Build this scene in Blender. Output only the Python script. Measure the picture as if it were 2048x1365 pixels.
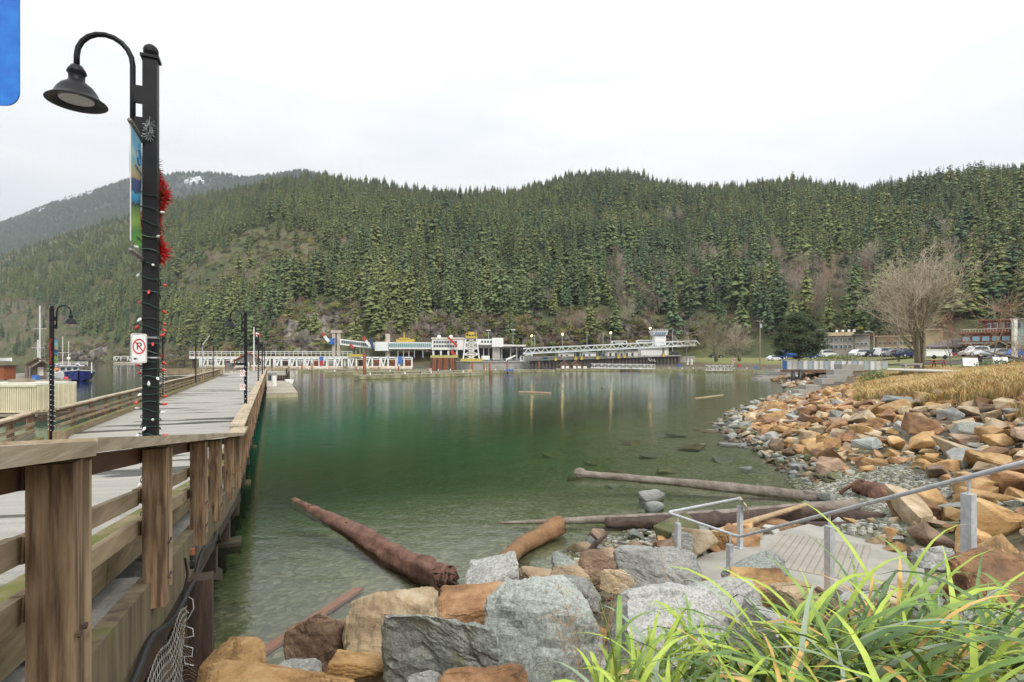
import bpy, bmesh, math, random
import numpy as np
from mathutils import Vector, Matrix, Euler, noise as mnoise

random.seed(7)
S = bpy.context.scene
C = S.collection
R = math.radians
for o in list(bpy.data.objects):
    bpy.data.objects.remove(o)

# ------------------------------------------------------------------ camera
F = 1100.0            # focal length in pixels of a 2048 px wide frame
EYE = 4.2             # metres above the water (water level is z = 0)
HOR = 718.0
cam_d = bpy.data.cameras.new('camera')
cam = bpy.data.objects.new('camera', cam_d)
C.objects.link(cam)
cam.location = (0, 0, EYE)
cam.rotation_euler = (R(90), 0, 0)
cam_d.sensor_width = 36
cam_d.lens = 36 * F / 2048
cam_d.shift_y = (HOR - 682.5) / 2048
cam_d.clip_start = 0.05
cam_d.clip_end = 12000
HAZE = .00010
S.camera = cam

# ------------------------------------------------------------------ sky
world = bpy.data.worlds.new('World')
S.world = world
world.use_nodes = True
wn = world.node_tree
wn.nodes.clear()
def wnode(t, **k):
    n = wn.nodes.new(t)
    for a, v in k.items():
        setattr(n, a, v)
    return n
SUN_EL, SUN_ROT = R(46), R(150)
sky = wnode('ShaderNodeTexSky', sky_type='NISHITA', sun_disc=False, sun_elevation=SUN_EL, sun_rotation=SUN_ROT)
bg_sky = wnode('ShaderNodeBackground')
bg_sky.inputs['Strength'].default_value = 0.07
wn.links.new(sky.outputs[0], bg_sky.inputs['Color'])
tc = wnode('ShaderNodeTexCoord')
sep = wnode('ShaderNodeSeparateXYZ')
wn.links.new(tc.outputs['Generated'], sep.inputs[0])
el = wnode('ShaderNodeMath', operation='MAXIMUM')
wn.links.new(sep.outputs['Z'], el.inputs[0]); el.inputs[1].default_value = 0.0
lum = wnode('ShaderNodeMath', operation='MULTIPLY_ADD')     # overcast sky: three times brighter overhead than at the horizon
wn.links.new(el.outputs[0], lum.inputs[0]); lum.inputs[1].default_value = 0.62; lum.inputs[2].default_value = 0.54
mp = wnode('ShaderNodeMapping'); mp.inputs['Scale'].default_value = (1.0, 1.0, 4.5)
wn.links.new(tc.outputs['Generated'], mp.inputs[0])
nz = wnode('ShaderNodeTexNoise'); nz.inputs['Scale'].default_value = 2.2; nz.inputs['Detail'].default_value = 7; nz.inputs['Roughness'].default_value = 0.55
nz.inputs['Distortion'].default_value = 0.5
wn.links.new(mp.outputs[0], nz.inputs['Vector'])
cr = wnode('ShaderNodeValToRGB')
cr.color_ramp.elements[0].position = 0.33; cr.color_ramp.elements[0].color = (0.835, 0.855, 0.88, 1)
cr.color_ramp.elements[1].position = 0.66; cr.color_ramp.elements[1].color = (1.03, 1.02, 1.0, 1)
wn.links.new(nz.outputs[0], cr.inputs[0])
bg_cl = wnode('ShaderNodeBackground')
wn.links.new(cr.outputs[0], bg_cl.inputs['Color']); wn.links.new(lum.outputs[0], bg_cl.inputs['Strength'])
mixw = wnode('ShaderNodeMixShader'); mixw.inputs[0].default_value = 0.94
wn.links.new(bg_sky.outputs[0], mixw.inputs[1]); wn.links.new(bg_cl.outputs[0], mixw.inputs[2])
wo = wnode('ShaderNodeOutputWorld')
wn.links.new(mixw.outputs[0], wo.inputs[0])

sun_d = bpy.data.lights.new('sun', 'SUN')
sun_d.energy = 1.5; sun_d.angle = R(14); sun_d.color = (1.0, 0.955, 0.89)
sun = bpy.data.objects.new('sun', sun_d); C.objects.link(sun)
sdir = Vector((math.cos(SUN_EL) * math.sin(SUN_ROT), math.cos(SUN_EL) * math.cos(SUN_ROT), math.sin(SUN_EL)))
sun.rotation_euler = sdir.to_track_quat('Z', 'Y').to_euler()

vs = S.view_settings
S.display_settings.display_device = 'sRGB'
vs.view_transform = 'Standard'; vs.look = 'None'; vs.exposure = 0.72; vs.gamma = 1.0; vs.use_curve_mapping = False
S.render.engine = 'CYCLES'
S.cycles.use_denoising = True
S.cycles.max_bounces = 6; S.cycles.diffuse_bounces = 3; S.cycles.glossy_bounces = 3
S.cycles.transmission_bounces = 3; S.cycles.transparent_max_bounces = 8; S.cycles.volume_bounces = 0
S.cycles.sample_clamp_indirect = 6.0
S.cycles.volume_step_rate = 4.0

# ------------------------------------------------------------------ helpers
def at(x, y, d):
    """world point of a picture point (2048 x 1365 frame) that lies d metres away"""
    return Vector(((x - 1024) / F * d, d, EYE + (HOR - y) / F * d))
def on(x, y, z):
    """world point of a picture point that lies at height z"""
    return at(x, y, (EYE - z) * F / (y - HOR))

class MB:
    def __init__(s):
        s.v = []; s.f = []; s.m = []; s.mi = 0
    def add(s, vs_, fs):
        b = len(s.v)
        s.v += [tuple(p) for p in vs_]
        for f in fs:
            s.f.append(tuple(i + b for i in f)); s.m.append(s.mi)
        return s
    def box(s, c, d, rz=0.0, mat=None):
        hx, hy, hz = d[0] / 2, d[1] / 2, d[2] / 2
        ps = [(-hx, -hy, -hz), (hx, -hy, -hz), (hx, hy, -hz), (-hx, hy, -hz), (-hx, -hy, hz), (hx, -hy, hz), (hx, hy, hz), (-hx, hy, hz)]
        m = mat if mat is not None else Matrix.Rotation(rz, 3, 'Z')
        c = Vector(c)
        return s.add([m @ Vector(p) + c for p in ps], [(0, 3, 2, 1), (4, 5, 6, 7), (0, 1, 5, 4), (1, 2, 6, 5), (2, 3, 7, 6), (3, 0, 4, 7)])
    def beam(s, p, q, w, h, up=(0, 0, 1), ext=0.0):
        p, q = Vector(p), Vector(q)
        d = (q - p); L = d.length
        if L < 1e-6: return s
        y = d / L; upv = Vector(up)
        x = y.cross(upv)
        if x.length < 1e-4: x = y.cross(Vector((1, 0, 0)))
        x.normalize(); z = x.cross(y)
        m = Matrix((x, y, z)).transposed()
        return s.box((p + q) / 2, (w, L + 2 * ext, h), mat=m)
    def path(s, pts, rad, n=6, caps=True):
        pts = [Vector(p) for p in pts]
        k = len(pts)
        if not hasattr(rad, '__len__'): rad = [rad] * k
        t0 = (pts[1] - pts[0]).normalized()
        x = t0.orthogonal().normalized()
        b = len(s.v)
        for i, p in enumerate(pts):
            t = (pts[min(i + 1, k - 1)] - pts[max(i - 1, 0)])
            if t.length < 1e-9: t = t0
            t = t.normalized()
            x = (x - t * x.dot(t))
            x = x.normalized() if x.length > 1e-6 else t.orthogonal().normalized()
            y = t.cross(x)
            for j in range(n):
                a = 2 * math.pi * j / n
                s.v.append(tuple(p + (x * math.cos(a) + y * math.sin(a)) * rad[i]))
        for i in range(k - 1):
            for j in range(n):
                a0 = b + i * n + j; a1 = b + i * n + (j + 1) % n
                s.f.append((a0, a1, a1 + n, a0 + n)); s.m.append(s.mi)
        if caps:
            s.f.append(tuple(b + j for j in reversed(range(n)))); s.m.append(s.mi)
            s.f.append(tuple(b + (k - 1) * n + j for j in range(n))); s.m.append(s.mi)
        return s
    def tube(s, p, q, r, r1=None, n=6, caps=True):
        return s.path([p, q], [r, r if r1 is None else r1], n, caps)
    def lathe(s, c, prof, n=16, axis=None):
        """prof: list of (radius, z); axis: optional 3x3"""
        c = Vector(c); b = len(s.v); k = len(prof)
        m = axis or Matrix.Identity(3)
        for r, z in prof:
            for j in range(n):
                a = 2 * math.pi * j / n
                s.v.append(tuple(m @ Vector((r * math.cos(a), r * math.sin(a), z)) + c))
        for i in range(k - 1):
            for j in range(n):
                a0 = b + i * n + j; a1 = b + i * n + (j + 1) % n
                s.f.append((a0, a1, a1 + n, a0 + n)); s.m.append(s.mi)
        s.f.append(tuple(b + j for j in reversed(range(n)))); s.m.append(s.mi)
        s.f.append(tuple(b + (k - 1) * n + j for j in range(n))); s.m.append(s.mi)
        return s
    def prism(s, poly, e):
        """poly: list of 3D points, e: extrusion vector"""
        n = len(poly); e = Vector(e)
        v = [Vector(p) for p in poly] + [Vector(p) + e for p in poly]
        return s.add(v, [tuple(range(n - 1, -1, -1)), tuple(range(n, 2 * n))] + [(i, (i + 1) % n, n + (i + 1) % n, n + i) for i in range(n)])
    def ball(s, c, r, n=8, sc=(1, 1, 1)):
        k = max(4, n // 2)
        prof = [(max(1e-4, r * math.sin(math.pi * i / k)), -r * math.cos(math.pi * i / k)) for i in range(k + 1)]
        b = len(s.v)
        s.lathe((0, 0, 0), prof, n)
        c = Vector(c)
        for i in range(b, len(s.v)):
            p = s.v[i]; s.v[i] = (p[0] * sc[0] + c.x, p[1] * sc[1] + c.y, p[2] * sc[2] + c.z)
        return s
    def mesh(s, name, mats, smooth=False, recalc=False):
        me = bpy.data.meshes.new(name)
        me.from_pydata(s.v, [], s.f)
        if not isinstance(mats, (list, tuple)): mats = [mats]
        for m in mats: me.materials.append(m)
        if any(s.m): me.polygons.foreach_set('material_index', s.m)
        if recalc:
            bm = bmesh.new(); bm.from_mesh(me); bmesh.ops.recalc_face_normals(bm, faces=bm.faces); bm.to_mesh(me); bm.free()
        if smooth: me.polygons.foreach_set('use_smooth', [True] * len(me.polygons))
        me.update()
        return me
    def build(s, name, mats, parent=None, smooth=False, recalc=False):
        return link(name, s.mesh(name, mats, smooth, recalc), parent)

def link(name, data, parent=None, loc=None):
    o = bpy.data.objects.new(name, data); C.objects.link(o)
    if parent is not None:
        o.parent = parent
        if data is not None and loc is None:
            o.matrix_parent_inverse = parent.matrix_basis.inverted()
    if loc is not None: o.location = loc
    return o
def tag(o, label=None, cat=None, group=None, kind=None):
    if label: o['label'] = label
    if cat: o['category'] = cat
    if group: o['group'] = group
    if kind: o['kind'] = kind
    return o
def thing(name, label, cat, loc=(0, 0, 0), group=None, rz=0.0):
    """an Empty at the thing's base that parents its parts"""
    o = bpy.data.objects.new(name, None); C.objects.link(o)
    o.location = loc; o.rotation_euler = (0, 0, rz); o.empty_display_size = 0.2
    return tag(o, label, cat, group)
_kids = {}
def local(parent, name, data):
    """part given in the thing's own coordinates"""
    o = bpy.data.objects.new(name, data); C.objects.link(o); o.parent = parent
    _kids.setdefault(parent.name, []).append(o)
    return o
def face(root, x):
    """turn a far building to look straight at the bay's near shore"""
    a = math.atan((x - 1024) / F); root.rotation_euler.z = -a; root.scale = (math.cos(a), 1, 1)
ORD = 'first second third fourth fifth sixth seventh eighth ninth tenth eleventh twelfth thirteenth fourteenth fifteenth sixteenth seventeenth eighteenth nineteenth twentieth'.split()
NUM = 'one two three four five six seven eight nine ten eleven twelve thirteen fourteen fifteen sixteen seventeen eighteen nineteen twenty'.split()
def single_out(obs):
    """things that would share a label also get their place among their like"""
    by = {}
    for o in obs: by.setdefault(o['label'], []).append(o)
    for lab, g in by.items():
        if len(g) < 2 or len(g) > 20: continue
        g.sort(key=lambda o: o.location.x / o.location.y)
        for i, o in enumerate(g):
            while len(lab.split()) > (13 if len(g) == 2 else 11): lab = lab.split(' ', 1)[1]
            o['label'] = lab + (', left of two' if i == 0 else ', right of two') if len(g) == 2 else lab + (', leftmost of ' if i == 0 else ', rightmost of ' if i == len(g) - 1 else ', %s from left of ' % ORD[i]) + NUM[len(g) - 1]
def dup(root, loc, rz=0.0, sc=1.0, label=None, group=None):
    r = root.copy(); C.objects.link(r); r.location = loc; r.rotation_euler = (0, 0, rz); r.scale = (sc, sc, sc)
    if label: r['label'] = label
    if group: r['group'] = group
    def rec(src, dst):
        for ch in _kids.get(src.name, []):
            c = ch.copy(); C.objects.link(c); c.parent = dst
            _kids.setdefault(dst.name, []).append(c)
            rec(ch, c)
    rec(root, r)
    return r

# value noise on arrays
def _hash(ix, iy, seed):
    h = (ix.astype(np.int64) * 374761393 + iy.astype(np.int64) * 668265263 + seed * 982451653) & 0x7fffffff
    h = ((h ^ (h >> 13)) * 1274126177) & 0x7fffffff
    return ((h ^ (h >> 16)) & 0xffff) / 65535.0
def vnoise(x, y, seed=0):
    ix = np.floor(x); iy = np.floor(y); fx = x - ix; fy = y - iy
    ux = fx * fx * (3 - 2 * fx); uy = fy * fy * (3 - 2 * fy)
    a = _hash(ix, iy, seed); b = _hash(ix + 1, iy, seed); c = _hash(ix, iy + 1, seed); d = _hash(ix + 1, iy + 1, seed)
    return (a + (b - a) * ux) * (1 - uy) + (c + (d - c) * ux) * uy
def fbm(x, y, seed=0, octv=4):
    t = 0.0; amp = 0.5; tot = 0.0
    for i in range(octv):
        t = t + amp * vnoise(x * 2 ** i + 13.7 * i, y * 2 ** i - 7.1 * i, seed + i); tot += amp; amp *= 0.5
    return t / tot

# ------------------------------------------------------------------ materials
_mats = {}
def M(name, c1, c2=None, c3=None, scale=4.0, rough=0.7, metal=0.0, bump=0.0, bscale=None, detail=5.0, stretch=None, rz=0.0, rand=0.0,
      emit=None, emit_s=0.0, spec=None, pos=(0.35, 0.65), coord='POS', mossy=None, bdist=0.02, knots=None):
    """noise-mixed Principled material in world (POS) or object (OBJ) coordinates"""
    if name in _mats: return _mats[name]
    m = bpy.data.materials.new(name); m.use_nodes = True
    nt = m.node_tree; ns = nt.nodes; L = nt.links
    b = ns['Principled BSDF']
    b.inputs['Roughness'].default_value = rough; b.inputs['Metallic'].default_value = metal
    if spec is not None: b.inputs['Specular IOR Level'].default_value = spec
    b.inputs['Base Color'].default_value = (*c1, 1)
    vec = None
    if c2 is not None or bump:
        if coord == 'POS':
            g = ns.new('ShaderNodeNewGeometry'); vec = g.outputs['Position']
        else:
            g = ns.new('ShaderNodeTexCoord'); vec = g.outputs['Object']
        if rz:
            r_ = ns.new('ShaderNodeVectorRotate'); r_.rotation_type = 'Z_AXIS'; r_.inputs['Angle'].default_value = rz
            L.new(vec, r_.inputs['Vector']); vec = r_.outputs[0]
        if stretch:
            mp_ = ns.new('ShaderNodeMapping'); mp_.inputs['Scale'].default_value = stretch
            L.new(vec, mp_.inputs[0]); vec = mp_.outputs[0]
    col = None
    if c2 is not None:
        n = ns.new('ShaderNodeTexNoise'); n.inputs['Scale'].default_value = scale; n.inputs['Detail'].default_value = detail; n.inputs['Roughness'].default_value = 0.62
        L.new(vec, n.inputs['Vector'])
        ramp = ns.new('ShaderNodeValToRGB'); e = ramp.color_ramp.elements
        e[0].position = pos[0]; e[0].color = (*c1, 1); e[1].position = pos[1]; e[1].color = (*c2, 1)
        if c3 is not None:
            e.new(0.5 * (pos[0] + pos[1])).color = (*c3, 1)
        L.new(n.outputs[0], ramp.inputs[0]); col = ramp.outputs[0]
    if knots is not None:      # dark elongated knots and checks in timber
        g4 = ns.new('ShaderNodeNewGeometry'); v4 = g4.outputs['Position']
        if rz:
            r4 = ns.new('ShaderNodeVectorRotate'); r4.rotation_type = 'Z_AXIS'; r4.inputs['Angle'].default_value = rz; L.new(v4, r4.inputs['Vector']); v4 = r4.outputs[0]
        m4 = ns.new('ShaderNodeMapping'); m4.inputs['Scale'].default_value = knots; L.new(v4, m4.inputs[0])
        k4 = ns.new('ShaderNodeTexVoronoi'); k4.inputs['Scale'].default_value = 1.0; L.new(m4.outputs[0], k4.inputs['Vector'])
        q4 = ns.new('ShaderNodeMapRange'); q4.inputs['From Min'].default_value = .06; q4.inputs['From Max'].default_value = .17; q4.inputs['To Min'].default_value = .35; q4.inputs['To Max'].default_value = 1; L.new(k4.outputs['Distance'], q4.inputs['Value'])
        x4 = ns.new('ShaderNodeMix'); x4.data_type = 'RGBA'; x4.blend_type = 'MULTIPLY'; x4.inputs['Factor'].default_value = 1; L.new(col, x4.inputs['A']); L.new(q4.outputs[0], x4.inputs['B']); col = x4.outputs['Result']
        n5 = ns.new('ShaderNodeTexNoise'); n5.inputs['Scale'].default_value = 1.7; n5.inputs['Detail'].default_value = 4; L.new(g4.outputs['Position'], n5.inputs['Vector'])
        q5 = ns.new('ShaderNodeMapRange'); q5.inputs['From Min'].default_value = .3; q5.inputs['From Max'].default_value = .7; q5.inputs['To Min'].default_value = .68; q5.inputs['To Max'].default_value = 1.25; L.new(n5.outputs[0], q5.inputs['Value'])
        x5 = ns.new('ShaderNodeMix'); x5.data_type = 'RGBA'; x5.blend_type = 'MULTIPLY'; x5.inputs['Factor'].default_value = 1; L.new(col, x5.inputs['A']); L.new(q5.outputs[0], x5.inputs['B']); col = x5.outputs['Result']
    if mossy is not None:      # moss or lichen grows where the surface looks up and a second noise allows
        g2 = ns.new('ShaderNodeNewGeometry'); sx = ns.new('ShaderNodeSeparateXYZ'); L.new(g2.outputs['Normal'], sx.inputs[0])
        n3 = ns.new('ShaderNodeTexNoise'); n3.inputs['Scale'].default_value = mossy[1]; n3.inputs['Detail'].default_value = 6; L.new(g2.outputs['Position'], n3.inputs['Vector'])
        ad = ns.new('ShaderNodeMath'); ad.operation = 'MULTIPLY_ADD'; ad.inputs[1].default_value = mossy[2]
        L.new(sx.outputs['Z'], ad.inputs[0]); L.new(n3.outputs[0], ad.inputs[2])
        mr = ns.new('ShaderNodeMapRange'); mr.inputs['From Min'].default_value = mossy[3]; mr.inputs['From Max'].default_value = mossy[3] + 0.15
        L.new(ad.outputs[0], mr.inputs['Value'])
        mx = ns.new('ShaderNodeMix'); mx.data_type = 'RGBA'
        L.new(mr.outputs[0], mx.inputs['Factor'])
        if col is not None: L.new(col, mx.inputs['A'])
        else: mx.inputs['A'].default_value = (*c1, 1)
        mx.inputs['B'].default_value = (*mossy[0], 1); col = mx.outputs['Result']
    if rand:
        oi = ns.new('ShaderNodeObjectInfo')
        mr = ns.new('ShaderNodeMapRange'); mr.inputs['To Min'].default_value = 1 - rand; mr.inputs['To Max'].default_value = 1 + rand
        L.new(oi.outputs['Random'], mr.inputs['Value'])
        hs = ns.new('ShaderNodeHueSaturation'); L.new(mr.outputs[0], hs.inputs['Value'])
        if col is not None: L.new(col, hs.inputs['Color'])
        else: hs.inputs['Color'].default_value = (*c1, 1)
        col = hs.outputs[0]
    if col is not None: L.new(col, b.inputs['Base Color'])
    if bump:
        n2 = ns.new('ShaderNodeTexNoise'); n2.inputs['Scale'].default_value = bscale or scale * 3; n2.inputs['Detail'].default_value = 6
        L.new(vec, n2.inputs['Vector'])
        bp = ns.new('ShaderNodeBump'); bp.inputs['Strength'].default_value = bump; bp.inputs['Distance'].default_value = bdist
        L.new(n2.outputs[0], bp.inputs['Height']); L.new(bp.outputs[0], b.inputs['Normal'])
    if emit:
        b.inputs['Emission Color'].default_value = (*emit, 1); b.inputs['Emission Strength'].default_value = emit_s
    _mats[name] = m
    return m

PU = Vector((-0.4012, 0.916, 0)); PN = Vector((0.916, 0.4012, 0))     # along the wharf, and across it to the right
PANG = math.atan2(PU.y, PU.x)
white_paint = M('white_paint', (.82, .82, .80), (.70, .70, .68), scale=1.2, rough=.5)
off_white = M('off_white', (.72, .70, .65), (.58, .55, .49), scale=.8, rough=.6)
grey_paint = M('grey_paint', (.40, .42, .43), (.30, .32, .33), scale=.7, rough=.55)
dark_void = M('dark_steel_and_shade', (.05, .05, .055), (.03, .03, .035), scale=1, rough=.7)  # dark fittings and wires; also the colour of shade painted into open bays
black_metal = M('black_metal', (.007, .007, .009), (.014, .014, .017), scale=6, rough=.45, bump=.15, bscale=60, bdist=.002, spec=.22)
galv = M('galvanised_steel', (.56, .58, .60), (.44, .46, .48), scale=14, rough=.45, metal=.25, pos=(.4, .6), bump=.1, bscale=60, bdist=.003)
pipe_metal = M('weathered_pipe', (.24, .23, .21), (.15, .14, .13), scale=20, rough=.45, metal=.5)
concrete = M('concrete', (.36, .345, .31), (.27, .26, .23), scale=1.6, rough=.85, bump=.25, bscale=40, bdist=.004)
concrete_new = M('concrete_pale', (.50, .48, .44), (.38, .37, .33), scale=2.0, rough=.8, bump=.2, bscale=30, bdist=.004)
rust_steel = M('rust_steel', (.30, .09, .035), (.20, .06, .03), scale=3, rough=.75)
yellow_paint = M('yellow_paint', (.62, .44, .06), (.48, .36, .08), scale=1, rough=.55)
red_paint = M('red_paint', (.50, .045, .035), (.36, .04, .03), scale=2, rough=.5)
blue_paint = M('blue_paint', (.05, .17, .50), (.04, .13, .38), scale=2, rough=.45)
glass_dark = M('window_glass', (.06, .08, .09), rough=.08, spec=.8)
glass_teal = M('teal_glass', (.16, .28, .28), (.22, .36, .36), scale=.6, rough=.12, spec=.7)
grey_wood_w = M('grey_timber', (.30, .26, .20), (.19, .165, .13), scale=2.0, rough=.85, stretch=(1, 1, 1))
wood_dock = M('dock_timber', (.36, .33, .26), (.22, .21, .15), scale=1.4, rough=.85)
dark_wood = M('creosote_wood', (.05, .035, .026), (.09, .055, .035), scale=5, rough=.75, stretch=(3, 3, .6), bump=.5, bscale=14, bdist=.01)
asphalt = M('asphalt', (.06, .06, .06), (.085, .083, .08), scale=2, rough=.9)
# ------------------------------------------------------------------ shore, seabed, water
WL = np.array([(-60, 1), (-30, 4), (-12, 6.2), (-6, 5.6), (-4.2, 6.0), (-3.0, 6.9), (-1.2, 8.4), (0, 9.8), (1.8, 11.3), (3.5, 12.7), (6, 13.2),
               (8.5, 14.2), (10.0, 15.8), (10.3, 17.2), (10.7, 18.6), (11.4, 21.8), (12.1, 26.9), (12.6, 30), (13.2, 33.5), (16, 39), (20, 46), (26, 55),
               (32, 64), (40, 80), (45.8, 92), (50, 105), (56, 118), (70, 150), (82, 185), (78, 225), (40, 238), (0, 250), (-60, 255), (-90, 262)], float)
POLY = np.vstack([WL, [(-90, 400), (900, 400), (900, -40), (-60, -40)]])
def shore_dist(x, y):
    """signed distance to the water's edge, positive on land"""
    x = np.asarray(x, float); y = np.asarray(y, float)
    d = np.full(x.shape, 1e9)
    for i in range(len(WL) - 1):
        ax, ay = WL[i]; bx, by = WL[i + 1]
        ex, ey = bx - ax, by - ay
        t = np.clip(((x - ax) * ex + (y - ay) * ey) / (ex * ex + ey * ey), 0, 1)
        d = np.minimum(d, np.hypot(x - ax - t * ex, y - ay - t * ey))
    ins = np.zeros(x.shape, bool)
    n = len(POLY)
    for i in range(n):
        ax, ay = POLY[i]; bx, by = POLY[(i + 1) % n]
        if ay == by: continue
        c = ((ay > y) != (by > y)) & (x < (bx - ax) * (y - ay) / (by - ay) + ax)
        ins ^= c
    return np.where(ins, d, -d)
PLAT = [(3.08, 10.2), (4.72, 11.5), (6.9, 12.8), (8.0, 10.7), (6.2, 8.2), (3.5, 8.55)]
STAIR = [(3.7, 8.9), (4.65, 4.4), (7.4, 5.2), (6.35, 8.9)]
def poly_dist(P, x, y):
    d = np.full(x.shape, 1e9); ins = np.zeros(x.shape, bool); n = len(P)
    for i in range(n):
        (ax, ay), (bx, by) = P[i], P[(i + 1) % n]; ex, ey = bx - ax, by - ay
        t = np.clip(((x - ax) * ex + (y - ay) * ey) / (ex * ex + ey * ey), 0, 1)
        d = np.minimum(d, np.hypot(x - ax - t * ex, y - ay - t * ey))
        if ay != by: ins ^= ((ay > y) != (by > y)) & (x < ex * (y - ay) / ey + ax)
    return np.where(ins, -d, d)
def ground_z(x, y):
    x = np.asarray(x, float); y = np.asarray(y, float)
    s = shore_dist(x, y)
    k = np.interp(y, [0, 22, 36, 400], [.28, .28, .18, .2])
    land = np.interp(s, [0, 9.4, 16, 30, 60], [0, 9.4, 15, 22, 40]) * k
    cap = np.interp(y, [0, 12, 40, 50, 62, 70, 79, 110, 400], [2.6, 2.75, 3.05, 3.15, 3.5, 3.95, 4.55, 4.5, 5.0])
    land = np.minimum(land, cap)
    sea = np.interp(-s, [0, 2, 5, 10, 16, 30, 60], [0, -.14, -.42, -1.1, -2.2, -5.0, -8.0])
    z = np.where(s > 0, land, sea)
    # the bank is cut away for the landing and the stairs
    pd = poly_dist(PLAT, x, y); z = np.minimum(z, .22 + np.where(pd > 0, .50, 0) * pd)
    sdn = poly_dist(STAIR, x, y); zs = np.clip(.36 + (8.75 - y) * .46, .36, 2.6) - .25
    z = np.where((y < 9.5) & (y > 4), np.minimum(z, zs + np.where(sdn > 0, .6, 0) * sdn), z)
    z = np.where((x < -.4 - .43 * y) & (y < 14), np.minimum(z, 3.136 - .133 * np.clip(y, 0, 12) - .8), z)
    z = z + (fbm(x * .35, y * .35, 3) - .5) * np.where(s > 0, .28, .16) * np.clip(np.abs(s) / 3, 0.25, 1)
    return z
_tx = np.arange(-14, 76, .3); _ty = np.arange(-5, 132, .3)
_gx, _gy = np.meshgrid(_tx, _ty)
_gs = shore_dist(_gx, _gy)
_gt = None
def _look(t, x, y):
    u, v = (x + 14) / .3, (y + 5) / .3; i, j = int(u), int(v)
    if u < 0 or v < 0 or i >= len(_tx) - 1 or j >= len(_ty) - 1: return None
    u -= i; v -= j
    return float((t[j, i] * (1 - u) + t[j, i + 1] * u) * (1 - v) + (t[j + 1, i] * (1 - u) + t[j + 1, i + 1] * u) * v)
def sdist(x, y):
    r = _look(_gs, x, y)
    return r if r is not None else float(shore_dist(np.array([x]), np.array([y]))[0])
def gz(x, y):
    global _gt
    if _gt is None: _gt = ground_z(_gx, _gy)
    r = _look(_gt, x, y)
    return r if r is not None else float(ground_z(np.array([x]), np.array([y]))[0])

def grid_mesh(name, X, Y, Zf, mats, attr=None, faces_mask=None):
    xx, yy = np.meshgrid(X, Y); zz = Zf(xx, yy)
    nx, ny = len(X), len(Y)
    v = np.stack([xx.ravel(), yy.ravel(), zz.ravel()], 1)
    i = np.arange(nx * ny).reshape(ny, nx)
    f = np.stack([i[:-1, :-1].ravel(), i[:-1, 1:].ravel(), i[1:, 1:].ravel(), i[1:, :-1].ravel()], 1)
    if faces_mask is not None:
        f = f[faces_mask(v[f].mean(1))]
    me = bpy.data.meshes.new(name)
    me.vertices.add(len(v)); me.vertices.foreach_set('co', v.ravel())
    me.loops.add(f.size); me.loops.foreach_set('vertex_index', f.ravel().astype(np.int32))
    me.polygons.add(len(f)); me.polygons.foreach_set('loop_start', np.arange(0, f.size, 4, dtype=np.int32))
    me.polygons.foreach_set('use_smooth', np.ones(len(f), bool))
    me.update(calc_edges=True); me.validate()
    for m in (mats if isinstance(mats, list) else [mats]): me.materials.append(m)
    if attr:
        for k, fn in attr.items():
            a = me.attributes.new(k, 'FLOAT', 'POINT'); a.data.foreach_set('value', fn(xx, yy).ravel().astype(np.float32))
    return me

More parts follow.
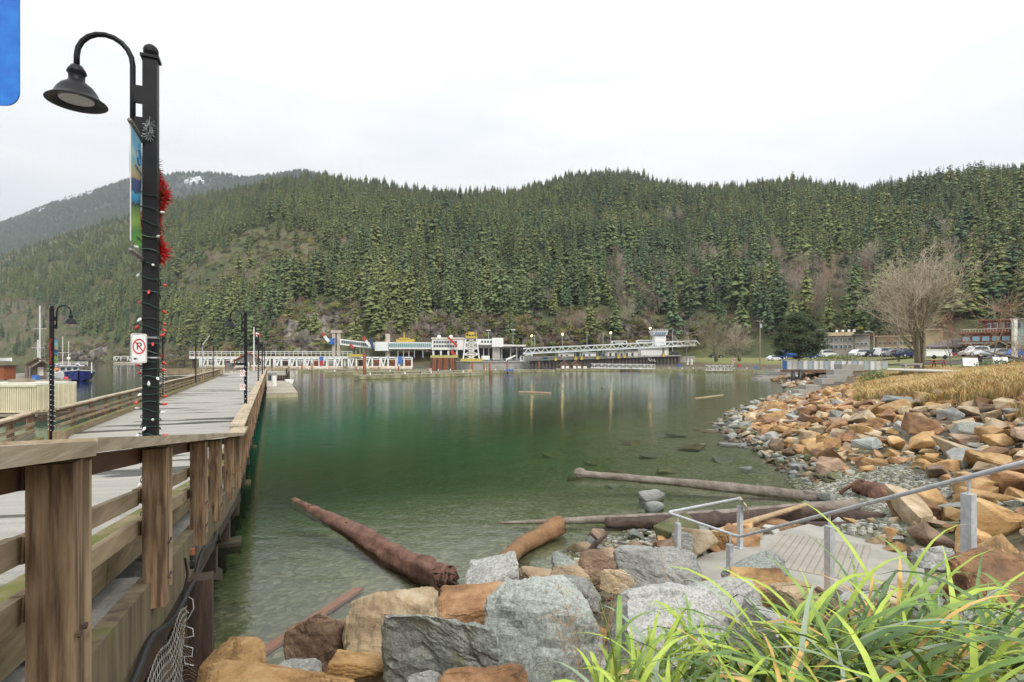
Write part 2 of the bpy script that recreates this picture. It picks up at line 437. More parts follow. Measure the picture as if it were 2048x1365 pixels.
# ground material: pebbles by the water, soil between the rocks, lawn on the park
def ground_material():
    m = bpy.data.materials.new('shore_ground'); m.use_nodes = True
    nt = m.node_tree; ns = nt.nodes; L = nt.links; b = ns['Principled BSDF']
    g = ns.new('ShaderNodeNewGeometry')
    vo = ns.new('ShaderNodeTexVoronoi'); vo.inputs['Scale'].default_value = 9.5; L.new(g.outputs['Position'], vo.inputs['Vector'])
    vb = ns.new('ShaderNodeTexVoronoi'); vb.inputs['Scale'].default_value = 4.2; L.new(g.outputs['Position'], vb.inputs['Vector'])
    n = ns.new('ShaderNodeTexNoise'); n.inputs['Scale'].default_value = .6; n.inputs['Detail'].default_value = 8; L.new(g.outputs['Position'], n.inputs['Vector'])
    def ramp(src, *st):
        r = ns.new('ShaderNodeValToRGB'); e = r.color_ramp.elements
        e[0].position, e[0].color = st[0][0], (*st[0][1], 1); e[1].position, e[1].color = st[-1][0], (*st[-1][1], 1)
        for p, c in st[1:-1]: e.new(p).color = (*c, 1)
        L.new(src, r.inputs[0]); return r.outputs[0]
    def mix(fac, a, c, mode='MIX'):
        x = ns.new('ShaderNodeMix'); x.data_type = 'RGBA'; x.blend_type = mode
        if hasattr(fac, 'links') or not isinstance(fac, (int, float)): L.new(fac, x.inputs['Factor'])
        else: x.inputs['Factor'].default_value = fac
        L.new(a, x.inputs['A']); L.new(c, x.inputs['B']); return x.outputs['Result']
    peb = ramp(vo.outputs['Color'], (.1, (.035, .04, .022)), (.5, (.12, .125, .075)), (.9, (.40, .39, .29)))
    big = ramp(vb.outputs['Color'], (.2, (.10, .11, .07)), (.8, (.22, .21, .15)))
    peb = mix(.35, peb, big)
    alg = ramp(n.outputs[0], (.40, (.17, .165, .13)), (.60, (.085, .105, .03)))
    peb = mix(.45, peb, alg)
    soil = ramp(n.outputs[0], (.3, (.06, .045, .03)), (.7, (.13, .10, .06)))
    at1 = ns.new('ShaderNodeAttribute'); at1.attribute_name = 'inland'
    mr = ns.new('ShaderNodeMapRange'); mr.inputs['From Min'].default_value = 2.2; mr.inputs['From Max'].default_value = 5.5; L.new(at1.outputs['Fac'], mr.inputs['Value'])
    c = mix(mr.outputs[0], peb, soil)
    lawn = ramp(n.outputs[0], (.35, (.14, .15, .045)), (.55, (.19, .20, .06)), (.75, (.24, .20, .09)))
    at2 = ns.new('ShaderNodeAttribute'); at2.attribute_name = 'lawn'
    c = mix(at2.outputs['Fac'], c, lawn)
    L.new(c, b.inputs['Base Color']); b.inputs['Roughness'].default_value = .85
    bp = ns.new('ShaderNodeBump'); bp.inputs['Strength'].default_value = .6; bp.inputs['Distance'].default_value = .03
    L.new(vo.outputs['Distance'], bp.inputs['Height']); L.new(bp.outputs[0], b.inputs['Normal'])
    return m
gm = ground_material()
X = np.concatenate([np.arange(-400, -60, 20), np.arange(-60, -12, 4), np.arange(-12, 16, .3), np.arange(16, 60, 1.0), np.arange(60, 130, 5), np.arange(130, 901, 70)])
Y = np.concatenate([np.arange(-40, -4, 6), np.arange(-4, 24, .3), np.arange(24, 70, 1.0), np.arange(70, 130, 4), np.arange(130, 401, 15)])
def lawn_fac(x, y):
    s = shore_dist(x, y)
    return np.clip((s - 11) / 4, 0, 1) * (y > 14) * 1.0
gme = grid_mesh('shore_ground', X, Y, ground_z, gm, {'inland': lambda x, y: shore_dist(x, y), 'lawn': lawn_fac})
ground = tag(link('shore_ground', gme), kind='structure')

def water_material():
    m = bpy.data.materials.new('bay_water'); m.use_nodes = True
    nt = m.node_tree; ns = nt.nodes; L = nt.links; ns.remove(ns['Principled BSDF'])
    out = ns['Material Output']
    g = ns.new('ShaderNodeNewGeometry')
    def noise(sc, stretch, det=3.0, dist=0.0):
        mp_ = ns.new('ShaderNodeMapping'); mp_.inputs['Scale'].default_value = stretch; mp_.inputs['Rotation'].default_value = (0, 0, .35); L.new(g.outputs['Position'], mp_.inputs[0])
        n = ns.new('ShaderNodeTexNoise'); n.inputs['Scale'].default_value = sc; n.inputs['Detail'].default_value = det; n.inputs['Distortion'].default_value = dist
        L.new(mp_.outputs[0], n.inputs['Vector']); return n.outputs[0]
    b1 = ns.new('ShaderNodeBump'); b1.inputs['Strength'].default_value = 1.0; b1.inputs['Distance'].default_value = WAVE_BIG
    L.new(noise(1.1, (1, 1.6, 1), 3), b1.inputs['Height'])
    b2 = ns.new('ShaderNodeBump'); b2.inputs['Strength'].default_value = 1.0; b2.inputs['Distance'].default_value = WAVE_SMALL
    L.new(noise(7.0, (1, 1.7, 1), 3, .4), b2.inputs['Height']); L.new(b1.outputs[0], b2.inputs['Normal'])
    # wind patches: ripples are stronger in some places than in others
    pn = noise(.09, (1, .5, 1), 3)
    pr = ns.new('ShaderNodeMapRange'); pr.inputs['From Min'].default_value = .35; pr.inputs['From Max'].default_value = .62; pr.inputs['To Min'].default_value = .45; pr.inputs['To Max'].default_value = 1.0
    L.new(pn, pr.inputs['Value']); L.new(pr.outputs[0], b2.inputs['Strength'])
    fr = ns.new('ShaderNodeFresnel'); fr.inputs['IOR'].default_value = 1.333; L.new(b2.outputs[0], fr.inputs['Normal'])
    gl = ns.new('ShaderNodeBsdfGlossy'); gl.inputs['Roughness'].default_value = .03; gl.inputs['Color'].default_value = (1, 1, 1, 1); L.new(b2.outputs[0], gl.inputs['Normal'])
    # turbid body: the deeper the water, the less of the bed shows through
    at_ = ns.new('ShaderNodeAttribute'); at_.attribute_name = 'depth'
    mu = ns.new('ShaderNodeMath'); mu.operation = 'MULTIPLY'; mu.inputs[1].default_value = -.24; L.new(at_.outputs['Fac'], mu.inputs[0])
    ex = ns.new('ShaderNodeMath'); ex.operation = 'EXPONENT'; L.new(mu.outputs[0], ex.inputs[0])
    cr_ = ns.new('ShaderNodeValToRGB'); e = cr_.color_ramp.elements
    e[0].position = 0; e[0].color = (.035, .042, .015, 1); e[1].position = 1; e[1].color = (.006, .020, .016, 1)
    e.new(.22).color = (.022, .088, .030, 1); e.new(.48).color = (.008, .150, .084, 1); e.new(.78).color = (.006, .048, .034, 1)
    dv = ns.new('ShaderNodeMath'); dv.operation = 'DIVIDE'; dv.inputs[1].default_value = 8.0; L.new(at_.outputs['Fac'], dv.inputs[0]); L.new(dv.outputs[0], cr_.inputs[0])
    df = ns.new('ShaderNodeBsdfDiffuse'); L.new(cr_.outputs[0], df.inputs['Color'])
    tr = ns.new('ShaderNodeBsdfTransparent'); tr.inputs['Color'].default_value = (.93, .97, .93, 1)
    ca = ns.new('ShaderNodeValToRGB'); e = ca.color_ramp.elements       # what the water lets through falls off with depth, red first
    e[0].position = 0; e[0].color = (.97, .985, .95, 1); e[1].position = 1; e[1].color = (.0, .07, .05, 1)
    e.new(.06).color = (.86, .93, .80, 1); e.new(.15).color = (.52, .76, .50, 1); e.new(.30).color = (.14, .50, .30, 1); e.new(.55).color = (.02, .26, .16, 1)
    L.new(dv.outputs[0], ca.inputs[0]); L.new(ca.outputs[0], tr.inputs['Color'])
    body = ns.new('ShaderNodeMixShader'); L.new(ex.outputs[0], body.inputs[0]); L.new(df.outputs[0], body.inputs[1]); L.new(tr.outputs[0], body.inputs[2])
    mx = ns.new('ShaderNodeMixShader'); L.new(fr.outputs[0], mx.inputs[0]); L.new(body.outputs[0], mx.inputs[1]); L.new(gl.outputs[0], mx.inputs[2])
    L.new(mx.outputs[0], out.inputs['Surface'])
    return m
WAVE_BIG, WAVE_SMALL = .012, .0055
XW = np.concatenate([[-4000, -2000, -1000, -600, -300, -150, -90], np.arange(-60, -12, 4), np.arange(-12, 16, .5), np.arange(16, 60, 1.5), np.arange(60, 100, 5), [150, 300]])
YW = np.concatenate([np.arange(-4, 24, .5), np.arange(24, 70, 1.5), np.arange(70, 130, 5), np.arange(130, 270, 20), [300, 500, 900, 2000, 4000]])
def depth_fn(x, y):
    return np.clip(np.where((np.abs(x) < 400) & (y < 390), -ground_z(x, y), 8.0), 0, 9)
water = tag(link('bay_water', grid_mesh('bay_water', XW, YW, lambda x, y: x * 0.0, water_material(), {'depth': depth_fn})), kind='structure')

# ------------------------------------------------------------------ hills
def interp(pts):
    p = np.array(pts, float)
    return lambda x: np.interp(x, p[:, 0], p[:, 1])
CREST = interp([(-300, 590), (0, 515), (100, 480), (200, 450), (270, 432), (340, 408), (400, 396), (480, 381), (540, 368), (600, 362), (640, 362), (700, 370), (760, 372), (800, 379), (850, 388), (900, 399),
                (950, 398), (1020, 400), (1060, 388), (1100, 372), (1140, 358), (1200, 350), (1260, 352), (1320, 368), (1380, 378), (1440, 386), (1520, 386), (1600, 380),
                (1680, 384), (1730, 388), (1780, 380), (1850, 370), (1900, 364), (1960, 358), (2048, 350), (2400, 330)])
BASE_D = interp([(-300, 700), (0, 640), (120, 600), (230, 570), (330, 470), (420, 390), (520, 320), (600, 292), (720, 275), (1000, 268), (1350, 280), (1500, 262), (1650, 235), (1800, 215), (2048, 195), (2400, 170)])
BASE_Z = interp([(-300, -2), (520, -2), (640, 2), (1350, 5), (1500, 8), (1700, 8), (2400, 9)])
CREST_D = interp([(-300, 1350), (0, 1250), (300, 1120), (640, 930), (900, 800), (1020, 860), (1200, 980), (1440, 820), (1700, 720), (2048, 620), (2400, 560)])
def hill_pt(px, t):
    """picture column and 0..1 from the hill's foot to its crest -> world"""
    px = np.asarray(px, float); t = np.asarray(t, float)
    d0, d1 = BASE_D(px), CREST_D(px)
    z1 = EYE + (HOR - CREST(px)) / F * d1
    z0 = BASE_Z(px)
    d = d0 + (d1 - d0) * t
    tt = np.clip(t, 0, 1)
    prof = .30 * tt ** .55 + .70 * tt ** 1.05
    over = np.clip(t - 1, 0, 1)
    z = z0 + (z1 - z0) * (prof - .8 * over)
    X_ = (px - 1024) / F * d
    # spurs and gullies
    bumpy = (fbm(X_ * .006, d * .006, 11, 3) - .5) * 46 + (fbm(X_ * .02, d * .02, 17, 3) - .5) * 13
    z = z + bumpy * np.clip(t * 4, 0, 1) * np.clip((1.12 - t) * 2.2, 0.06, 1)
    return X_, d, z
hill_mat = M('hill_floor', (.045, .06, .022), (.13, .105, .06), (.085, .095, .032), scale=.035, rough=.95, detail=9, bump=.8, bscale=.25, bdist=1.5)
pxs = np.linspace(-300, 2400, 300); ts = np.concatenate([np.linspace(-.12, .1, 12)[:-1], np.linspace(.1, 1.35, 70)])
PXg, Tg = np.meshgrid(pxs, ts)
hx, hy, hz = hill_pt(PXg, Tg)
hz = np.where(Tg < 0, np.minimum(hz, BASE_Z(PXg) + Tg * 120), hz)
def surf(name, x, y, z, mat):
    ny, nx = x.shape
    i = np.arange(nx * ny).reshape(ny, nx)
    f = np.stack([i[:-1, :-1].ravel(), i[:-1, 1:].ravel(), i[1:, 1:].ravel(), i[1:, :-1].ravel()], 1)
    me = bpy.data.meshes.new(name); v = np.stack([x.ravel(), y.ravel(), z.ravel()], 1)
    me.vertices.add(len(v)); me.vertices.foreach_set('co', v.ravel())
    me.loops.add(f.size); me.loops.foreach_set('vertex_index', f.ravel().astype(np.int32))
    me.polygons.add(len(f)); me.polygons.foreach_set('loop_start', np.arange(0, f.size, 4, dtype=np.int32))
    me.polygons.foreach_set('use_smooth', np.ones(len(f), bool)); me.update(calc_edges=True)
    me.materials.append(mat)
    return link(name, me)
tag(surf('wooded_hill', hx, hy, hz, hill_mat), kind='structure')

# far mountain with late snow
FCREST = interp([(-400, 520), (0, 452), (60, 428), (110, 410), (150, 398), (220, 378), (260, 364), (300, 356), (350, 350), (390, 347), (450, 350), (500, 357), (545, 353), (600, 346), (640, 352), (700, 372), (900, 420), (1100, 480)])
def far_pt(px, t):
    d1 = 3600 - px * .6; d0 = 1700.0
    d = d0 + (d1 - d0) * t
    z1 = EYE + (HOR - FCREST(px)) / F * d1
    z = z1 * (np.clip(t, 0, 1) ** .9 - np.clip(t - 1, 0, 1) * 1.2)
    X_ = (px - 1024) / F * d
    z = z + (fbm(X_ * .0016, d * .0016, 5, 4) - .5) * 200 * np.clip(t * 2, 0, 1) * np.clip((1.1 - t) * 3, .03, 1)
    return X_, d, z
far_mat = M('far_forest', (.022, .036, .02), (.065, .07, .035), (.035, .05, .026), scale=.012, rough=.95, detail=12, bump=1.0, bscale=.06, bdist=14)
PXf, Tf = np.meshgrid(np.linspace(-150, 1100, 140), np.linspace(0, 1.3, 60))
fx, fy, fz = far_pt(PXf, Tf)
tag(surf('far_mountain', fx, fy, fz, far_mat), kind='structure')
snow_mat = M('snow', (.62, .64, .67), (.4, .43, .45), scale=.02, rough=.8)
def snow_patch(px0, px1, t0, t1, thr, seed):
    P_, T_ = np.meshgrid(np.linspace(px0, px1, 60), np.linspace(t0, t1, 26))
    x, y, z = far_pt(P_, T_)
    u = (P_ - px0) / (px1 - px0) * 2 - 1; v = (T_ - t0) / (t1 - t0) * 2 - 1
    k = fbm(P_ * .16, T_ * 60, seed, 3) - .45 * (u * u + v * v) > thr
    mb = MB(); idx = {}
    for j in range(25):
        for i in range(59):
            if k[j, i]:
                q = [(j, i), (j, i + 1), (j + 1, i + 1), (j + 1, i)]
                mb.add([(x[a], y[a], z[a] + 16) for a in q], [(0, 1, 2, 3)])
                mb.add([(x[q[0]], y[q[0]], z[q[0]] + 16), (x[q[1]], y[q[1]], z[q[1]] + 16), (x[q[1]], y[q[1]], z[q[1]] - 4), (x[q[0]], y[q[0]], z[q[0]] - 4)], [(0, 3, 2, 1)])
    return tag(mb.build('snow_patch', snow_mat), kind='structure')
snow_patch(120, 190, .93, 1.0, .28, 4)
snow_patch(362, 412, .87, .96, .40, 9)
snow_patch(30, 110, .82, .95, .50, 14)

# ------------------------------------------------------------------ rock faces on the hill
cliff_mat = M('cliff_rock', (.06, .053, .044), (.30, .275, .24), (.155, .135, .11), scale=.30, rough=.9, detail=9, bump=1.0, bscale=.6, bdist=.8, stretch=(1, 1, .6), mossy=((.15, .16, .03), .12, .55, .93))
dark_cliff = M('dark_cliff_rock', (.04, .035, .03), (.17, .15, .13), (.09, .075, .06), scale=.25, rough=.9, detail=9, bump=1.0, bscale=.5, bdist=1.0, mossy=((.10, .085, .035), .1, .6, .98))
scrub_mat = M('mossy_slope', (.11, .115, .03), (.14, .10, .055), (.20, .20, .05), scale=.12, rough=.95, detail=9, bump=.8, bscale=.8, bdist=.6)
def hull(mb, pts):
    bm = bmesh.new()
    for p in pts: bm.verts.new(p)
    r = bmesh.ops.convex_hull(bm, input=bm.verts)
    bmesh.ops.delete(bm, geom=[v for v in bm.verts if not v.link_faces], context='VERTS')
    bm.verts.index_update()
    mb.add([v.co[:] for v in bm.verts], [tuple(v.index for v in f.verts) for f in bm.faces])
    bm.free()
def cliff(px, py, t, w, h, dep, mat, seed, name='cliff', amp=.5):
    """a broken rock face about w x h metres: many angular blocks bedded in the slope"""
    x0, y0, z0 = [float(q) for q in hill_pt(np.array(px), np.array(t))]
    z0 = EYE + (HOR - py) / F * y0
    rg = random.Random(int(seed * 10)); mb = MB()
    n = int(40 + w * h / 14)
    for i in range(n):
        while True:
            u, v = rg.uniform(-1, 1), rg.uniform(-1, 1)
            if u * u + v * v < 1: break
        sz = rg.uniform(.5, 1.0) * min(w, h * 2) * .12 * (1.15 - .5 * (u * u + v * v))
        sx_, sz_ = sz * rg.uniform(.7, 1.5), sz * rg.uniform(.6, 1.5)
        cx, cz = x0 + u * w / 2, z0 + v * h / 2
        cy = y0 + v * h * .5 + dep * .05 - dep * .10 * (1 - u * u) + rg.uniform(-.15, .2) * dep
        tw = rg.uniform(-.5, .5)
        pts = []
        for k in range(15):
            a = Vector((rg.gauss(0, 1), rg.gauss(0, 1), rg.gauss(0, 1))).normalized() * rg.uniform(.85, 1.1)
            p_, q_ = a.x * sx_, a.z * sz_
            pts.append((cx + p_ * math.cos(tw) - q_ * math.sin(tw), cy + a.y * sz * 1.2, cz + p_ * math.sin(tw) * .6 + q_ * math.cos(tw)))
        hull(mb, pts)
    CLIFFS.append((x0, y0, z0, w, h, dep))
    return tag(mb.build(name, mat), kind='structure')
CLIFFS = []
cliff(560, 528, .50, 48, 22, 22, cliff_mat, 1.3)
cliff(640, 528, .52, 40, 16, 20, cliff_mat, 9.3)
cliff(396, 580, .30, 38, 24, 16, cliff_mat, 2.2)
cliff(655, 668, .035, 46, 26, 16, cliff_mat, 3.7)
cliff(600, 690, .02, 30, 18, 14, cliff_mat, 5.1)
cliff(720, 650, .05, 34, 20, 13, dark_cliff, 6.4)
cliff(930, 668, .015, 62, 15, 12, dark_cliff, 7.7)
cliff(850, 672, .015, 42, 13, 10, dark_cliff, 8.9)
cliff(1080, 676, .012, 52, 11, 8, dark_cliff, 4.9)
cliff(1310, 664, .03, 46, 15, 10, cliff_mat, 10.4)
cliff(1220, 668, .02, 44, 13, 9, dark_cliff, 12.4)
cliff(1400, 672, .02, 50, 11, 9, dark_cliff, 13.4)
cliff(200, 708, .02, 62, 18, 16, cliff_mat, 14.4)
cliff(130, 712, .02, 44, 12, 14, cliff_mat, 15.9)
cliff(290, 714, .012, 50, 9, 14, cliff_mat, 16.4)
cliff(380, 716, .015, 50, 9, 14, cliff_mat, 17.4)
cliff(480, 712, .02, 50, 14, 14, scrub_mat, 18.4, 'mossy_slope')
cliff(520, 502, .56, 120, 20, 30, scrub_mat, 21.4, 'mossy_slope', amp=.35)
cliff(450, 545, .42, 110, 26, 26, scrub_mat, 23.4, 'mossy_slope', amp=.35)
cliff(640, 640, .09, 60, 16, 16, scrub_mat, 24.4, 'mossy_slope', amp=.4)

def on_ground(x, y, zoff=0.0):
    return Vector((x, y, gz(x, y) + zoff))
# ------------------------------------------------------------------ trees
rng = random.Random(21)
bark_dark = M('bark', (.07, .052, .04), (.13, .10, .075), scale=3, rough=.9)
needle = [M('needles_dark', (.046, .074, .028), (.165, .215, .08), scale=.5, rough=.8, rand=.35, coord='OBJ', detail=8),
          M('needles_olive', (.07, .086, .026), (.225, .25, .085), scale=.5, rough=.8, rand=.3, coord='OBJ', detail=8),
          M('needles_blue_green', (.036, .070, .030), (.115, .175, .08), scale=.5, rough=.8, rand=.3, coord='OBJ', detail=8)]
def conifer_shape(seed, H=20.0, Rm=3.4, bare=.12, shape=.8, whorl=.52, nb=6, droop=.35, ragged=.35):
    r = random.Random(seed)
    t = MB(); t.path([(0, 0, -1.5), (0, 0, H * .5), (0, 0, H * .97)], [H * .017, H * .011, H * .002], 5)
    c = MB(); h = H * bare
    while h < H * .985:
        f = (h / H - bare) / (1 - bare)
        Rr = Rm * ((1 - f) ** shape) * (.55 + .45 * min(1, f * 5 + .3)) + .12
        k = max(3, int(nb * (.55 + .6 * (1 - f)) + .5))
        a0 = r.random() * 6.28
        for j in range(k):
            if r.random() < .10: continue
            a = a0 + 6.283 * j / k + r.uniform(-.4, .4)
            Ln = Rr * r.uniform(1 - ragged, 1 + ragged * .6)
            dz = -droop * Ln * r.uniform(.4, 1.3) + (.25 * Ln if f > .8 else 0)
            ca, sa = math.cos(a), math.sin(a)
            w = Ln * r.uniform(.24, .36)
            hz_ = h + r.uniform(-.25, .25)
            b0 = (ca * .05, sa * .05, hz_ + .12)
            mid = (ca * Ln * .55, sa * Ln * .55, hz_ + dz * .35 + .10 * Ln)
            tip = (ca * Ln, sa * Ln, hz_ + dz)
            sd = r.uniform(.06, .22) * Ln
            l_ = (ca * Ln * .6 - sa * w, sa * Ln * .6 + ca * w, hz_ + dz * .6 - sd)
            rr = (ca * Ln * .6 + sa * w, sa * Ln * .6 - ca * w, hz_ + dz * .6 - sd * r.uniform(.5, 1.3))
            hang = (ca * Ln * .72, sa * Ln * .72, hz_ + dz - sd * 1.6)
            c.add([b0, mid, tip, l_, rr, hang], [(0, 4, 1), (0, 1, 3), (1, 4, 2), (1, 2, 3), (1, 5, 2)])
        h += whorl * (1 + .5 * (1 - f)) * r.uniform(.8, 1.2) * H / 20
    return t, c
SHAPES = [dict(Rm=4.2, shape=.8, ragged=.45), dict(Rm=3.3, shape=.7, whorl=.5, ragged=.45), dict(Rm=5.0, shape=.58, bare=.16, ragged=.55, nb=7), dict(Rm=3.8, shape=.95, bare=.05, droop=.5),
          dict(Rm=4.4, shape=.48, bare=.28, ragged=.6, nb=7), dict(Rm=2.8, shape=.75, bare=.08)]
con = []
src = bpy.data.collections.new('conifer_sources')      # sources of the far wood's instances, not part of the scene
for i, kw in enumerate(SHAPES):
    t, c = conifer_shape(100 + i, **kw)
    tm = t.mesh('trunk', bark_dark)
    for k in range(3):
        cm = c.mesh('crown', needle[k]); con.append((tm, cm))
        j = MB(); j.v = list(t.v); j.f = list(t.f); j.m = [0] * len(t.f); j.mi = 1; j.add(c.v, c.f)
        src.objects.link(bpy.data.objects.new('conifer_%02d' % (i * 3 + k), j.mesh('conifer', [bark_dark, needle[k]])))

def bare_shape(seed, H=12.0, levels=5, spread=.55, r0=.16, stems=1, up=.25, kids=(3, 4), seg_n=(6, 5, 4, 3, 3, 3), shrink=(.62, .8), start=.25, droop=0.0, minr=.006, lean=(.12, .36), stem_f=.34):
    """winter tree: tapered limbs that fork again and again; returns trunk-and-limbs and twigs"""
    r = random.Random(seed); wood = MB(); twig = MB()
    def grow(p, d, L, rad, lev):
        pts = [p]; dd = d.copy(); n = 3 if lev < 3 else 2
        for i in range(n):
            dd = (dd + Vector((r.uniform(-1, 1), r.uniform(-1, 1), r.uniform(-.6, 1))) * .16 + Vector((0, 0, (up if lev > 0 else .1) * .3 - droop * (lev > 2)))).normalized()
            pts.append(pts[-1] + dd * L / n)
        rads = [rad * (1 - .42 * i / n) for i in range(n + 1)]
        if lev >= levels: rads[-1] = rad * .25
        tgt = wood if lev <= 2 else twig
        tgt.path(pts, rads, seg_n[min(lev, 5)], caps=lev == 0)
        if lev >= levels: return
        k = r.randint(*kids)
        for j in range(k):
            f = 1.0 if j == 0 else r.uniform(start if lev == 0 else .3, 1.0)
            ii = min(n - 1, int(f * n)); q = pts[ii].lerp(pts[ii + 1], f * n - ii)
            ax = dd.orthogonal().normalized(); ax.rotate(Matrix.Rotation(r.random() * 6.283, 3, dd))
            ang = r.uniform(.25, .55) if j == 0 else r.uniform(.5, 1.1) * spread / .55
            nd = (dd * math.cos(ang) + ax * math.sin(ang)).normalized()
            grow(q, nd, L * r.uniform(*shrink), max(rad * (.62 if j == 0 else .48), minr), lev + 1)
    for s_ in range(stems):
        a = 6.283 * s_ / max(1, stems) + r.uniform(-.3, .3)
        ln_ = 0 if stems == 1 else r.uniform(*lean)
        d = Vector((math.cos(a) * ln_, math.sin(a) * ln_, 1)).normalized()
        grow(Vector((math.cos(a) * r0 * (stems > 1), math.sin(a) * r0 * (stems > 1), -.4)), d, H * (.36 if stems == 1 else stem_f) * r.uniform(.85, 1.15), r0 * r.uniform(.8, 1.1), 0)
    return wood, twig
twig_pink = M('twigs_brown', (.22, .15, .115), (.34, .25, .195), scale=.3, rough=.9, rand=.25, coord='OBJ')
twig_grey = M('twigs_grey', (.25, .215, .165), (.38, .33, .26), scale=.3, rough=.9, rand=.2, coord='OBJ')
bark_grey = M('bark_grey', (.14, .115, .09), (.24, .21, .165), scale=2, rough=.9, coord='OBJ')
bare = []
bsrc = bpy.data.collections.new('bare_sources')
for i in range(4):
    w, tg = bare_shape(300 + i, H=13, levels=5, minr=.028, spread=.5 + .08 * i, r0=.15, kids=(3, 4), seg_n=(5, 4, 3, 3, 3, 3), shrink=(.6, .82), start=.3)
    zt = max(p[2] for p in tg.v)
    tg.v = [tuple(q) for q in tg.v]
    mt = (twig_pink, twig_grey)[i % 2]
    bare.append((w.mesh('trunk', bark_grey), tg.mesh('twigs', mt), zt))
    j = MB(); j.v = list(w.v); j.f = list(w.f); j.m = [0] * len(w.f); j.mi = 1; j.add(tg.v, tg.f)
    bsrc.objects.link(bpy.data.objects.new('bare_%02d' % i, j.mesh('bare', [bark_grey, mt])))

ssrc = bpy.data.collections.new('shrub_sources')
for i, (ca, cb) in enumerate((((.14, .15, .035), (.26, .26, .075)), ((.17, .105, .07), (.27, .18, .12)), ((.055, .075, .025), (.11, .13, .045)), ((.19, .105, .075), (.28, .17, .125)))):
    rs = random.Random(800 + i); m_ = MB()
    for k in range(230):
        a = Vector((rs.gauss(0, 1), rs.gauss(0, 1), abs(rs.gauss(0, 1)))).normalized(); kk = rs.uniform(.6, 1.05) * (1 + .3 * mnoise.noise(a * 2.1 + Vector((i * 5, 0, 0)))); p = Vector((a.x * 2.6 * kk, a.y * 2.6 * kk, a.z * 2.3 * kk - .2))
        u = Vector((rs.gauss(0, 1), rs.gauss(0, 1), rs.gauss(0, 1))).normalized() * .42; v = u.orthogonal().normalized() * .22
        if i % 2: v = v * .3
        m_.add([p - u, p + v, p + u, p - v], [(0, 1, 2, 3)])
    ssrc.objects.link(bpy.data.objects.new('shrub_%02d' % i, m_.mesh('shrub', M('scrub_%d' % i, ca, cb, scale=.7, rough=.9, rand=.25, coord='OBJ'))))
def scatter_nodes(name, coll):
    g = bpy.data.node_groups.new(name, 'GeometryNodeTree')
    g.interface.new_socket('Geometry', in_out='INPUT', socket_type='NodeSocketGeometry'); g.interface.new_socket('Geometry', in_out='OUTPUT', socket_type='NodeSocketGeometry')
    N = g.nodes; L = g.links
    i = N.new('NodeGroupInput'); o = N.new('NodeGroupOutput')
    ci = N.new('GeometryNodeCollectionInfo'); ci.inputs['Collection'].default_value = coll; ci.inputs['Separate Children'].default_value = True; ci.inputs['Reset Children'].default_value = True
    iop = N.new('GeometryNodeInstanceOnPoints'); iop.inputs['Pick Instance'].default_value = True
    def attr(n, ty):
        a = N.new('GeometryNodeInputNamedAttribute'); a.data_type = ty; a.inputs['Name'].default_value = n; return a.outputs['Attribute']
    L.new(i.outputs[0], iop.inputs['Points']); L.new(ci.outputs[0], iop.inputs['Instance'])
    L.new(attr('idx', 'INT'), iop.inputs['Instance Index']); L.new(attr('rot', 'FLOAT_VECTOR'), iop.inputs['Rotation']); L.new(attr('scl', 'FLOAT_VECTOR'), iop.inputs['Scale'])
    L.new(iop.outputs[0], o.inputs[0])
    return g
def scatter(name, coll, items, label=None):
    """items: (x, y, z, variant, turn, scale xy, scale z) -> one 'stuff' object that instances the wood's trees"""
    me = bpy.data.meshes.new(name); me.from_pydata([q[:3] for q in items], [], [])
    a = me.attributes.new('idx', 'INT', 'POINT'); a.data.foreach_set('value', [q[3] for q in items])
    a = me.attributes.new('rot', 'FLOAT_VECTOR', 'POINT'); a.data.foreach_set('vector', [w for q in items for w in (0, 0, q[4])])
    a = me.attributes.new('scl', 'FLOAT_VECTOR', 'POINT'); a.data.foreach_set('vector', [w for q in items for w in (q[5], q[5], q[6])])
    o = link(name, me); md = o.modifiers.new('scatter', 'NODES'); md.node_group = scatter_nodes(name, coll)
    return tag(o, kind='stuff', label=label)

# where the hill's trees stand
def ell(px, py, cx, cy, rx, ry):
    return ((px - cx) / rx) ** 2 + ((py - cy) / ry) ** 2
CLEAR = [(560, 525, 75, 32, .97), (640, 525, 50, 26, .95), (550, 510, 150, 48, .86), (396, 580, 56, 36, .97), (440, 550, 110, 50, .82), (640, 650, 80, 48, .93), (700, 640, 50, 30, .7),
         (930, 660, 110, 22, .9), (1080, 668, 80, 18, .9), (1240, 660, 150, 22, .88), (1400, 660, 120, 20, .7), (200, 700, 90, 16, .85), (300, 712, 90, 12, .9), (1290, 432, 60, 10, .5)]
BAREZ = [(1300, 615, 70, 55, .6), (1420, 545, 60, 26, .7), (1530, 545, 60, 26, .65), (1500, 590, 50, 30, .3), (1650, 605, 90, 50, .85), (1600, 560, 40, 24, .5), (1380, 590, 70, 40, .45), (1740, 585, 60, 40, .7), (1230, 560, 30, 30, .5), (960, 560, 50, 40, .2), (40, 665, 110, 60, .95), (1100, 610, 60, 40, .15),
         (1900, 560, 120, 60, .5), (1230, 470, 40, 20, .3), (1330, 445, 60, 20, .25), (120, 690, 60, 30, .6), (560, 545, 150, 60, .10)]
firs = []; bares = []; scrub = []
sp = 6.6
a0, a1 = math.atan((-220 - 1024) / F), math.atan((2270 - 1024) / F)
rad = 190.0
pts_px = []; pts_t = []
while rad < 2100:
    step = sp * (1 + max(0, rad - 500) / 1400)
    n = int((a1 - a0) * rad / step)
    for i in range(n):
        az = a0 + (a1 - a0) * (i + rng.random()) / n
        px = 1024 + F * math.tan(az); d = (rad + rng.uniform(-.5, .5) * step) * math.cos(az)
        pts_px.append(px); pts_t.append(d)
    rad += step
P_ = np.array(pts_px); D_ = np.array(pts_t)
